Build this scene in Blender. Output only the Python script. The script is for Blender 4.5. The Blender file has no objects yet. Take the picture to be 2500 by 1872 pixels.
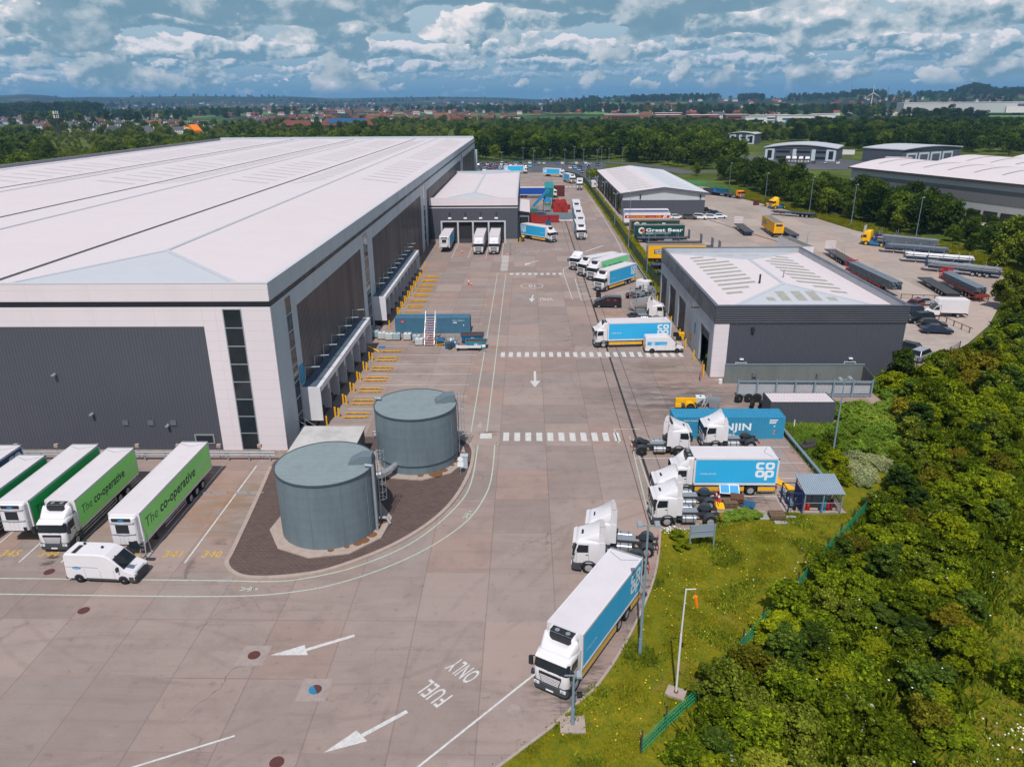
import bpy, math, random
import numpy as np
from mathutils import Vector, Matrix

random.seed(7)
R = math.radians
SC = bpy.context.scene
COL = SC.collection

# ------------------------------------------------------------------ camera, sky, sun, exposure
cam_d = bpy.data.cameras.new("camera")
cam = bpy.data.objects.new("camera", cam_d)
COL.objects.link(cam)
SC.camera = cam
_p, _y, _r = 0.362576, -0.0208908, 0.0076917
_f = Vector((math.sin(_y) * math.cos(_p), math.cos(_y) * math.cos(_p), -math.sin(_p)))
_x = Vector((math.cos(_y), -math.sin(_y), 0))
_d = _f.cross(_x)
_x, _d = math.cos(_r) * _x + math.sin(_r) * _d, -math.sin(_r) * _x + math.cos(_r) * _d
_m = Matrix((_x, -_d, -_f)).transposed().to_4x4()
_m.translation = (0, 0, 35)
cam.matrix_world = _m
cam_d.sensor_fit = 'HORIZONTAL'
cam_d.sensor_width = 36
cam_d.lens = 36 * 1813.5 / 2500
cam_d.clip_start = 0.5
cam_d.clip_end = 40000

SC.view_settings.view_transform = 'Standard'
SC.view_settings.look = 'None'
SC.view_settings.exposure = 0.0
SC.view_settings.gamma = 1.0
SC.render.engine = 'CYCLES'
SC.cycles.max_bounces = 5
SC.cycles.diffuse_bounces = 2
SC.cycles.glossy_bounces = 2
SC.cycles.transmission_bounces = 2
SC.cycles.transparent_max_bounces = 4
SC.cycles.volume_bounces = 0
SC.cycles.use_denoising = True
SC.cycles.use_adaptive_sampling = True
SC.cycles.adaptive_threshold = 0.02

SUN_EL, SUN_AZ = R(56.5), R(186.5)          # the sun stands behind the camera, a little to its left
sun_d = bpy.data.lights.new("sun", 'SUN')
sun_d.energy = 3.85
sun_d.angle = R(0.53)
sun_d.color = (1.0, 0.955, 0.90)
sun = bpy.data.objects.new("sun", sun_d)
COL.objects.link(sun)
_s = Vector((math.sin(SUN_AZ) * math.cos(SUN_EL), math.cos(SUN_AZ) * math.cos(SUN_EL), math.sin(SUN_EL)))
sun.rotation_euler = _s.to_track_quat('Z', 'Y').to_euler()


class NT:
 """small helper to wire shader nodes"""
 def __init__(s, tree):
  s.t = tree
  tree.nodes.clear()

 def n(s, kind, **kw):
  nd = s.t.nodes.new(kind)
  for k, v in kw.items():
   setattr(nd, k, v)
  return nd

 def link(s, a, b):
  s.t.links.new(a, b)

 def set(s, sock, v):
  if hasattr(v, 'is_output'):
   s.link(v, sock)
  elif v is not None:
   sock.default_value = v

 def math(s, op, a, b=None, c=None, clamp=False):
  nd = s.n('ShaderNodeMath', operation=op, use_clamp=clamp)
  s.set(nd.inputs[0], a)
  s.set(nd.inputs[1], b)
  if c is not None:
   s.set(nd.inputs[2], c)
  return nd.outputs[0]

 def mix(s, fac, a, b, mode='MIX'):
  nd = s.n('ShaderNodeMix', data_type='RGBA', blend_type=mode)
  s.set(nd.inputs[0], fac)
  s.set(nd.inputs[6], a if hasattr(a, 'is_output') else rgba(a))
  s.set(nd.inputs[7], b if hasattr(b, 'is_output') else rgba(b))
  return nd.outputs[2]

 def noise(s, vec, scale, detail=4, rough=0.55, dims='3D', dist=0.0):
  nd = s.n('ShaderNodeTexNoise', noise_dimensions=dims)
  s.set(nd.inputs['Vector'], vec)
  nd.inputs['Scale'].default_value = scale
  nd.inputs['Detail'].default_value = detail
  nd.inputs['Roughness'].default_value = rough
  nd.inputs['Distortion'].default_value = dist
  return nd.outputs['Fac']

 def ramp(s, v, lo, hi):
  nd = s.n('ShaderNodeMapRange', clamp=True, interpolation_type='SMOOTHSTEP')
  s.set(nd.inputs[0], v)
  s.set(nd.inputs[1], lo)
  s.set(nd.inputs[2], hi)
  return nd.outputs[0]

 def scale(s, vec, sc):
  nd = s.n('ShaderNodeVectorMath', operation='MULTIPLY')
  s.set(nd.inputs[0], vec)
  nd.inputs[1].default_value = sc
  return nd.outputs[0]

 def sep(s, vec):
  nd = s.n('ShaderNodeSeparateXYZ')
  s.link(vec, nd.inputs[0])
  return nd.outputs

 def comb(s, x, y, z=0.0):
  nd = s.n('ShaderNodeCombineXYZ')
  for i, v in enumerate((x, y, z)):
   s.set(nd.inputs[i], v)
  return nd.outputs[0]

 def line(s, coord, period, width, offset=0.0):
  """1 on thin lines every `period` along a coordinate"""
  a = s.math('SUBTRACT', coord, offset)
  a = s.math('PINGPONG', a, period / 2)
  return s.math('SUBTRACT', 1.0, s.ramp(a, width * 0.5, width))


def rgba(c):
 return (c[0], c[1], c[2], 1.0)


def hexc(h):
 """display colour -> scene linear"""
 out = []
 for i in (0, 2, 4):
  v = int(h[i:i + 2], 16) / 255
  out.append(v / 12.92 if v <= 0.04045 else ((v + 0.055) / 1.055) ** 2.4)
 return tuple(out)


# world: Nishita sky with banks of cumulus laid out by direction
world = bpy.data.worlds.new("World")
SC.world = world
world.use_nodes = True
W = NT(world.node_tree)
sky = W.n('ShaderNodeTexSky', sky_type='NISHITA')
sky.sun_disc = False
sky.sun_elevation = SUN_EL
sky.sun_rotation = SUN_AZ
sky.altitude = 100
sky.air_density = 1.0
sky.dust_density = 1.2
tc = W.n('ShaderNodeTexCoord')
dx, dy, dz = W.sep(tc.outputs['Generated'])
az = W.math('ARCTAN2', dx, dy)
el = W.math('ARCSINE', dz, clamp=False)
elc = W.math('MAXIMUM', el, 0.0)
def shifted(p, o):
 nd = W.n('ShaderNodeVectorMath', operation='ADD')
 W.link(p, nd.inputs[0])
 nd.inputs[1].default_value = o
 return nd.outputs[0]


hz_col = hexc('6c9fc4')
base = W.mix(W.ramp(elc, 0.005, 0.10), hz_col, hexc('a9c2d2'))
skyc = W.mix(0.85, W.mix(1.0, sky.outputs[0], (0.10, 0.10, 0.10), 'MULTIPLY'), base)
# banks of cumulus, farthest and lowest first: flat grey bases, heaped bright heads
for i, (e0, hh, far, seed, cov) in enumerate(((0.026, 0.012, 0.62, 1.7, 0.0), (0.037, 0.019, 0.38, 9.2, 0.05), (0.052, 0.030, 0.18, 17.1, 0.08), (0.076, 0.050, 0.04, 25.9, 0.12), (0.112, 0.085, 0.0, 38.4, 0.14), (0.21, 0.16, 0.0, 53.0, 0.03))):
 p = W.comb(W.math('MULTIPLY', az, 0.66 / hh), W.math('MULTIPLY', el, 0.95 / hh), seed)
 n0 = W.noise(p, 1.0, 9, 0.58, dist=0.0)
 n1 = W.noise(shifted(p, (-0.12, 0.20, 0.0)), 1.0, 5, 0.55, dist=0.0)
 lump = W.noise(W.scale(p, (0.42, 0.05, 1)), 1.0, 2, 0.5)
 t_ = W.math('DIVIDE', W.math('SUBTRACT', el, e0), hh)
 t_ = W.math('ADD', t_, W.math('MULTIPLY', W.math('SUBTRACT', W.noise(W.scale(p, (0.30, 0.05, 1)), 1.0, 1, 0.5), 0.5), 1.6))
 env = W.math('SUBTRACT', W.math('MULTIPLY', W.ramp(t_, -0.18, 0.06), 0.50), W.math('MULTIPLY', W.ramp(t_, 0.1, 1.35), 0.62))
 den = W.math('ADD', W.math('ADD', W.math('MULTIPLY', W.math('SUBTRACT', n0, 0.5), 1.7), cov - 0.26), env)
 den = W.math('ADD', den, W.math('MULTIPLY', W.math('SUBTRACT', lump, 0.5), 1.1))
 mask = W.ramp(den, 0.0, 0.05)
 lit = W.math('MULTIPLY', W.math('SUBTRACT', n0, n1), 4.0)
 lit = W.math('ADD', lit, W.math('MULTIPLY', W.ramp(t_, -0.15, 0.75), 0.72))
 lit = W.math('ADD', lit, 0.04, clamp=True)
 edge = W.math('SUBTRACT', 1.0, W.ramp(den, 0.0, 0.20))
 lit = W.math('ADD', lit, W.math('MULTIPLY', edge, 0.12), clamp=True)
 cc = W.mix(W.ramp(lit, 0.0, 0.50), hexc('7499ae'), hexc('c0ccd4'))
 cc = W.mix(W.ramp(lit, 0.42, 0.86), cc, hexc('fbf3f4'))
 cc = W.mix(far, cc, hz_col)
 skyc = W.mix(W.math('MULTIPLY', mask, 0.97 if far < 0.5 else 0.75), skyc, cc)
skyc = W.mix(W.math('SUBTRACT', 0.85, W.math('MULTIPLY', W.ramp(el, 0.004, 0.026), 0.85)), skyc, hz_col)
top_fade = W.ramp(el, 0.30, 0.7)
skyc = W.mix(W.math('MULTIPLY', top_fade, 0.8), skyc, W.mix(1.0, sky.outputs[0], (0.052, 0.062, 0.078), 'MULTIPLY'))
bg = W.n('ShaderNodeBackground')
W.link(skyc, bg.inputs[0])
bg.inputs[1].default_value = 1.0
wo = W.n('ShaderNodeOutputWorld')
W.link(bg.outputs[0], wo.inputs[0])
world.cycles.sampling_method = 'MANUAL'
world.cycles.sample_map_resolution = 512


# ------------------------------------------------------------------ materials
MATS = {}


def new_mat(name):
 m = bpy.data.materials.new(name)
 m.use_nodes = True
 t = NT(m.node_tree)
 out = t.n('ShaderNodeOutputMaterial')
 b = t.n('ShaderNodeBsdfPrincipled')
 t.link(b.outputs[0], out.inputs[0])
 return m, t, b


def paint(name, c, rough=0.5, metal=0.0, dirt=0.12, dscale=0.7, spec=0.4, streak=False, joint=None, bump=0.0):
 """painted or plain surface with a little dirt, optional panel joints (axis, period)"""
 if name in MATS:
  return MATS[name]
 m, t, b = new_mat(name)
 if isinstance(c, str):
  c = hexc(c)
 tcn = t.n('ShaderNodeTexCoord')
 o = tcn.outputs['Object']
 v = t.scale(o, (1, 1, 0.18)) if streak else o
 nz = t.ramp(t.noise(v, dscale, 6, 0.65), 0.35, 0.75)
 fine = t.noise(o, 9.0 * dscale, 3, 0.6)
 col = t.mix(t.math('MULTIPLY', nz, dirt), c, tuple(x * 0.45 + 0.012 for x in c))
 col = t.mix(t.math('MULTIPLY', fine, dirt * 0.6), col, tuple(min(1, x * 1.12) for x in c))
 if joint:
  x = t.sep(o)
  f = None
  for ax, per, wd in joint:
   l = t.line(x[ax], per, wd)
   f = l if f is None else t.math('MAXIMUM', f, l)
  col = t.mix(t.math('MULTIPLY', f, 0.22), col, tuple(q * 0.4 for q in c))
 t.link(col, b.inputs['Base Color'])
 rr = t.math('ADD', t.math('MULTIPLY', nz, 0.25), rough, clamp=True)
 t.link(rr, b.inputs['Roughness'])
 b.inputs['Metallic'].default_value = metal
 b.inputs['Specular IOR Level'].default_value = spec
 if bump:
  bp = t.n('ShaderNodeBump')
  bp.inputs['Strength'].default_value = bump
  bp.inputs['Distance'].default_value = 0.02
  t.link(fine, bp.inputs['Height'])
  t.link(bp.outputs[0], b.inputs['Normal'])
 MATS[name] = m
 return m


def glassy(name, c=(0.012, 0.016, 0.02), rough=0.08):
 if name in MATS:
  return MATS[name]
 m, t, b = new_mat(name)
 tcn = t.n('ShaderNodeTexCoord')
 nz = t.noise(tcn.outputs['Object'], 1.3, 3)
 t.link(t.mix(nz, c, tuple(x * 2.2 for x in c)), b.inputs['Base Color'])
 b.inputs['Roughness'].default_value = rough
 b.inputs['Specular IOR Level'].default_value = 0.3
 MATS[name] = m
 return m


white = paint('white_paint', (0.72, 0.69, 0.71), 0.25, dirt=0.10)
roofw = paint('trailer_roof_white', (0.68, 0.63, 0.65), 0.45, dirt=0.22, dscale=0.35)
black = paint('black_plastic', (0.022, 0.024, 0.028), 0.5, dirt=0.25)
dgrey = paint('dark_grey_plastic', (0.055, 0.060, 0.068), 0.5, dirt=0.25)
chass = paint('chassis_grey', (0.045, 0.048, 0.055), 0.55, dirt=0.5)
rubber = paint('tyre_rubber', (0.020, 0.020, 0.022), 0.8, dirt=0.5, spec=0.2)
rimm = paint('wheel_rim_steel', (0.42, 0.42, 0.44), 0.4, metal=0.3, dirt=0.5, dscale=3)
rimy = paint('wheel_rim_yellow', (0.75, 0.50, 0.03), 0.45, dirt=0.3)
steel = paint('galvanised_steel', (0.40, 0.44, 0.48), 0.45, metal=0.55, dirt=0.3)
alu = paint('aluminium', (0.55, 0.57, 0.60), 0.35, metal=0.7, dirt=0.2)
glass = glassy('dark_glass')
coopb = paint('lorry_blue', hexc('33aee2'), 0.42, dirt=0.08)
coopd = paint('lorry_deep_blue', hexc('1f86c4'), 0.42, dirt=0.08)
coopg = paint('trailer_green', hexc('62cf58'), 0.45, dirt=0.10)
coopg2 = paint('trailer_pale_green', hexc('84e29a'), 0.45, dirt=0.10)
yell = paint('safety_yellow', hexc('f0b400'), 0.5, dirt=0.25)
yelw = paint('worn_yellow_paint', hexc('d8a010'), 0.7, dirt=0.9, dscale=2.5)
ltext = paint('lettering_white', (0.80, 0.84, 0.86), 0.5, dirt=0.05)
dtext = paint('lettering_navy', (0.012, 0.03, 0.06), 0.5, dirt=0.05)
red = paint('red_paint', hexc('b01c18'), 0.5, dirt=0.35)
orange = paint('orange_paint', hexc('f08010'), 0.5, dirt=0.2)
redlamp = paint('red_lamp_lens', (0.5, 0.02, 0.02), 0.3, dirt=0.0)
lamp = paint('clear_lamp_lens', (0.7, 0.72, 0.75), 0.15, dirt=0.0, spec=0.8)
wood = paint('weathered_wood', (0.20, 0.13, 0.08), 0.85, dirt=0.6, dscale=3)
rust = paint('rusty_steel', (0.16, 0.07, 0.04), 0.85, dirt=0.7, dscale=2)

CLAD_D = hexc('4a4c58')
clad_dark = paint('dark_grey_cladding', (0.082, 0.087, 0.108), 0.38, dirt=0.22, dscale=0.25, streak=True)
clad_white = paint('white_cladding_panel', (0.72, 0.645, 0.67), 0.45, dirt=0.10, dscale=0.3, streak=True, joint=((2, 1.05, 0.035), (0, 6.2, 0.03), (1, 6.2, 0.03)))
clad_band = paint('black_trim_band', (0.012, 0.017, 0.026), 0.4, dirt=0.1)
clad_grey = paint('grey_and_shaded_white_cladding', (0.45, 0.515, 0.555), 0.4, dirt=0.15, dscale=0.3, streak=True, joint=((2, 1.05, 0.03), (1, 6.2, 0.03)))  # grey parts, and white panels whose shade is put into the colour
clad_mid = paint('mid_grey_cladding', (0.13, 0.135, 0.16), 0.5, dirt=0.2, dscale=0.3, streak=True)
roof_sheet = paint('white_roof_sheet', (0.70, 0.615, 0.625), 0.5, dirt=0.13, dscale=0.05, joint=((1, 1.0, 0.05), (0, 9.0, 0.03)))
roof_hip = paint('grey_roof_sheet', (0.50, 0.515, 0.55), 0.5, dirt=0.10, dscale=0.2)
roof_ridge = paint('roof_ridge_flashing', (0.50, 0.52, 0.56), 0.45, dirt=0.15)
roof_light = paint('translucent_roof_light', (0.60, 0.585, 0.58), 0.6, dirt=0.35, dscale=1.2)
roof_light_d = paint('mossy_roof_light', (0.37, 0.36, 0.31), 0.65, dirt=0.5, dscale=1.5)
gutter = paint('gutter_dark', (0.06, 0.065, 0.075), 0.5, dirt=0.1)
plinthm = paint('concrete_plinth', (0.40, 0.33, 0.29), 0.85, dirt=0.75, dscale=1.2, streak=True)
concr = paint('precast_concrete', (0.41, 0.325, 0.28), 0.85, dirt=0.4, dscale=1.5, bump=0.3)
tankm = paint('tank_blue_grey', (0.150, 0.197, 0.225), 0.5, dirt=0.55, dscale=0.7, streak=True)
tankroof = paint('tank_roof_grey', (0.25, 0.30, 0.315), 0.45, dirt=0.3, dscale=0.9)
contb = paint('container_blue', (0.060, 0.17, 0.26), 0.55, dirt=0.4, dscale=1.2)
hanj = paint('container_bright_blue', (0.035, 0.27, 0.46), 0.5, dirt=0.3, dscale=1.2)
fgreen = paint('fence_green', (0.02, 0.42, 0.20), 0.5, dirt=0.2)
fdark = paint('fence_dark_green', (0.012, 0.055, 0.045), 0.5, dirt=0.2)
polem = paint('lamp_post_blue_grey', (0.20, 0.28, 0.34), 0.5, dirt=0.2)
mark_w = paint('road_marking_white', (0.62, 0.60, 0.585), 0.8, dirt=0.75, dscale=3.0)
mark_y = paint('road_marking_yellow', (0.62, 0.38, 0.07), 0.8, dirt=0.7, dscale=5.0)
mark_g = paint('road_marking_pale_green', (0.47, 0.54, 0.44), 0.8, dirt=0.6, dscale=3.0)


# ------------------------------------------------------------------ mesh builder
FONT_CACHE = {}


def text_tris(s, bold=0.0, shear=0.0):
 k = (s, bold, shear)
 if k not in FONT_CACHE:
  cu = bpy.data.curves.new('lettering', 'FONT')
  cu.body = s
  cu.size = 1.0
  cu.offset = bold
  cu.shear = shear
  cu.resolution_u = 3
  cu.space_character = 1.06
  ob = bpy.data.objects.new('lettering', cu)
  COL.objects.link(ob)
  dg = bpy.context.evaluated_depsgraph_get()
  me = bpy.data.meshes.new_from_object(ob.evaluated_get(dg))
  vs = [(v.co.x, v.co.y) for v in me.vertices]
  fs = [tuple(p.vertices) for p in me.polygons]
  bpy.data.objects.remove(ob)
  bpy.data.meshes.remove(me)
  FONT_CACHE[k] = (vs, fs)
 return FONT_CACHE[k]


class MB:
 def __init__(s):
  s.v, s.f, s.m, s.sm = [], [], [], []

 def add(s, vs, fs, mi=0, smooth=False):
  o = len(s.v)
  s.v.extend([tuple(v) for v in vs])
  for f in fs:
   s.f.append(tuple(i + o for i in f))
   s.m.append(mi)
   s.sm.append(smooth)
  return s

 def box(s, x0, x1, y0, y1, z0, z1, mi=0):
  vs = [(x, y, z) for z in (z0, z1) for y in (y0, y1) for x in (x0, x1)]
  return s.add(vs, [(0, 2, 3, 1), (4, 5, 7, 6), (0, 1, 5, 4), (2, 6, 7, 3), (0, 4, 6, 2), (1, 3, 7, 5)], mi)

 def quad(s, a, b, c, d, mi=0):
  return s.add([a, b, c, d], [(0, 1, 2, 3)], mi)

 def poly(s, pts, z=0.0, mi=0):
  return s.add([(p[0], p[1], p[2] if len(p) > 2 else z) for p in pts], [tuple(range(len(pts)))], mi)

 def tube(s, p, q, r0, r1=None, n=8, mi=0, smooth=True):
  p, q = Vector(p), Vector(q)
  r1 = r0 if r1 is None else r1
  d = (q - p).normalized()
  a = d.orthogonal().normalized()
  b = d.cross(a)
  vs = []
  for c, r in ((p, r0), (q, r1)):
   for i in range(n):
    t = 2 * math.pi * i / n
    vs.append(c + (a * math.cos(t) + b * math.sin(t)) * r)
  s.add(vs, [(i, (i + 1) % n, n + (i + 1) % n, n + i) for i in range(n)], mi, smooth)
  s.add(vs, [tuple(range(n))[::-1], tuple(range(n, 2 * n))], mi)
  return s

 def path(s, pts, r, n=6, mi=0):
  for a, b in zip(pts[:-1], pts[1:]):
   s.tube(a, b, r, n=n, mi=mi)
  return s

 def bar(s, p, q, w, h=None, mi=0):
  """square bar between two points"""
  p, q = Vector(p), Vector(q)
  h = h or w
  d = (q - p).normalized()
  a = d.cross(Vector((0, 0, 1)))
  a = a.normalized() if a.length > 1e-4 else Vector((1, 0, 0))
  b = a.cross(d)
  vs = [c + a * i * w / 2 + b * j * h / 2 for c in (p, q) for i, j in ((-1, -1), (1, -1), (1, 1), (-1, 1))]
  return s.add(vs, [(3, 2, 1, 0), (4, 5, 6, 7), (0, 1, 5, 4), (1, 2, 6, 5), (2, 3, 7, 6), (3, 0, 4, 7)], mi)

 def loft(s, rings, mi=0, caps=True, smooth=False, close=True):
  n = len(rings[0])
  vs = [v for r in rings for v in r]
  fs = []
  for k in range(len(rings) - 1):
   for i in range(n if close else n - 1):
    j = (i + 1) % n
    fs.append((k * n + i, k * n + j, (k + 1) * n + j, (k + 1) * n + i))
  s.add(vs, fs, mi, smooth)
  if caps:
   s.add(rings[0], [tuple(range(n))[::-1]], mi)
   s.add(rings[-1], [tuple(range(n))], mi)
  return s

 def prism(s, prof, y0, y1, mi=0):
  """profile in x,z extruded along y"""
  return s.loft([[(x, y0, z) for x, z in prof], [(x, y1, z) for x, z in prof]], mi)

 def corr(s, p, q, z0, z1, pitch=0.33, depth=0.05, mi=0, side=1):
  """vertical ribbed sheet from p to q (2D), ribs standing out to `side`"""
  p, q = Vector((p[0], p[1])), Vector((q[0], q[1]))
  L = (q - p).length
  d = (q - p) / L
  nrm = Vector((d.y, -d.x)) * side
  n = max(1, int(L / pitch))
  st = L / n
  pts = []
  for i in range(n):
   for t, o in ((0, 0), (0.38, 0), (0.5, depth), (0.88, depth)):
    pts.append(p + d * (i + t) * st + nrm * o)
  pts.append(q)
  vs = [(c.x, c.y, z) for z in (z0, z1) for c in pts]
  k = len(pts)
  return s.add(vs, [(i, i + 1, k + i + 1, k + i) for i in range(k - 1)], mi)

 def hcorr(s, p, q, z0, z1, pitch=0.3, depth=0.05, mi=0, side=1):
  """horizontally ribbed sheet"""
  p, q = Vector((p[0], p[1])), Vector((q[0], q[1]))
  d = (q - p).normalized()
  nrm = Vector((d.y, -d.x)) * side
  n = max(1, int((z1 - z0) / pitch))
  st = (z1 - z0) / n
  lv = []
  for i in range(n):
   for t, o in ((0, 0), (0.35, 0), (0.5, depth), (0.85, depth)):
    lv.append((z0 + (i + t) * st, o))
  lv.append((z1, 0))
  vs = []
  for z, o in lv:
   for c in (p, q):
    e = c + nrm * o
    vs.append((e.x, e.y, z))
  return s.add(vs, [(2 * i, 2 * i + 1, 2 * i + 3, 2 * i + 2) for i in range(len(lv) - 1)], mi)

 def text(s, t, o, xd, yd, h, mi=0, bold=0.0, shear=0.0, width=None, align='l'):
  """lettering of cap height h from origin o along xd with its tops towards yd"""
  vs, fs = text_tris(t, bold, shear)
  if not vs:
   return s
  o, xd, yd = Vector(o), Vector(xd).normalized(), Vector(yd).normalized()
  x0, x1 = min(v[0] for v in vs), max(v[0] for v in vs)
  sy = h / 0.73
  sx = sy if width is None else width / (x1 - x0)
  off = {'l': -x0, 'c': -(x0 + x1) / 2, 'r': -x1}[align]
  return s.add([o + xd * (v[0] + off) * sx + yd * v[1] * sy for v in vs], fs, mi)

 def ring2d(s, o, xd, yd, r0, r1, a0=0, a1=360, n=20, mi=0):
  o, xd, yd = Vector(o), Vector(xd), Vector(yd)
  vs = []
  for i in range(n + 1):
   a = R(a0 + (a1 - a0) * i / n)
   for r in (r0, r1):
    vs.append(o + xd * math.cos(a) * r + yd * math.sin(a) * r)
  return s.add(vs, [(2 * i, 2 * i + 1, 2 * i + 3, 2 * i + 2) for i in range(n)], mi)

 def mesh(s, name, mats):
  me = bpy.data.meshes.new(name)
  me.from_pydata(s.v, [], s.f)
  for m in (mats if isinstance(mats, (list, tuple)) else [mats]):
   me.materials.append(m)
  me.polygons.foreach_set('material_index', s.m)
  me.polygons.foreach_set('use_smooth', s.sm)
  me.update()
  return me

 def obj(s, name, mats, parent=None, loc=(0, 0, 0), rz=0.0):
  return link(name, s.mesh(name, mats), parent, loc, rz)


def each(mb, name, mats, parent, loc=(0, 0, 0), cap=100):
 """one object per separate piece; pieces past the cap share one object"""
 key, up = {}, list(range(len(mb.v)))

 def find(i):
  while up[i] != i:
   up[i] = up[up[i]]
   i = up[i]
  return i
 for i, v in enumerate(mb.v):
  k = tuple(round(c, 3) for c in v)
  up[find(i)] = find(key.setdefault(k, i))
 for f in mb.f:
  for i in f[1:]:
   up[find(i)] = find(f[0])
 groups = {}
 for q, f in enumerate(mb.f):
  groups.setdefault(find(f[0]), []).append(q)
 gl = sorted(groups.values(), key=lambda g: mb.v[mb.f[g[0]][0]][1])
 if len(gl) > cap:
  gl = gl[:cap] + [[q for g in gl[cap:] for q in g]]
 for n, g in enumerate(gl):
  ids = sorted({i for q in g for i in mb.f[q]})
  mp = {i: k for k, i in enumerate(ids)}
  b = MB()
  b.v = [mb.v[i] for i in ids]
  b.f = [tuple(mp[i] for i in mb.f[q]) for q in g]
  b.m = [mb.m[q] for q in g]
  b.sm = [mb.sm[q] for q in g]
  o = b.obj(name, mats, parent, loc)
  if n >= cap:
   o['kind'] = 'stuff'


def link(name, me, parent=None, loc=(0, 0, 0), rz=0.0):
 o = bpy.data.objects.new(name, me)
 COL.objects.link(o)
 o.location = loc
 o.rotation_euler = (0, 0, rz)
 if parent:
  o.parent = parent
 return o


def tag(o, label, cat, group=None):
 o['label'] = label
 o['category'] = cat
 if group:
  o['group'] = group
 return o


def thing(name, label, cat, loc=(0, 0, 0), rz=0.0, group=None):
 if len(loc) == 2:
  loc = (loc[0], loc[1], 0)
 return tag(link(name, None, None, loc, rz), label, cat, group)


def struct(o, kind='structure'):
 o['kind'] = kind
 return o


MESHES = {}


def cached(key, fn):
 """shared mesh data by key; fn returns (MB, materials)"""
 if key not in MESHES:
  mb, mats = fn()
  MESHES[key] = mb.mesh(key.split('|')[0], mats)
 return MESHES[key]


ORD = ['first', 'second', 'third', 'fourth', 'fifth', 'sixth', 'seventh', 'eighth', 'ninth', 'tenth', 'eleventh', 'twelfth', 'thirteenth', 'fourteenth', 'fifteenth']

HAZE = 8.5e-5

# ------------------------------------------------------------------ ground materials
def ground_mat(name, build):
 m, t, b = new_mat(name)
 geo = t.n('ShaderNodeNewGeometry')
 build(t, b, geo.outputs['Position'])
 MATS[name] = m
 return m


def blob(t, pos, x, y, rx, ry, soft=0.6):
 nd = t.n('ShaderNodeVectorMath', operation='SUBTRACT')
 t.link(pos, nd.inputs[0])
 nd.inputs[1].default_value = (x, y, 0)
 q = t.scale(nd.outputs[0], (1 / rx, 1 / ry, 0))
 ln = t.n('ShaderNodeVectorMath', operation='LENGTH')
 t.link(q, ln.inputs[0])
 return t.math('SUBTRACT', 1.0, t.ramp(ln.outputs['Value'], soft, 1.0))


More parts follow.
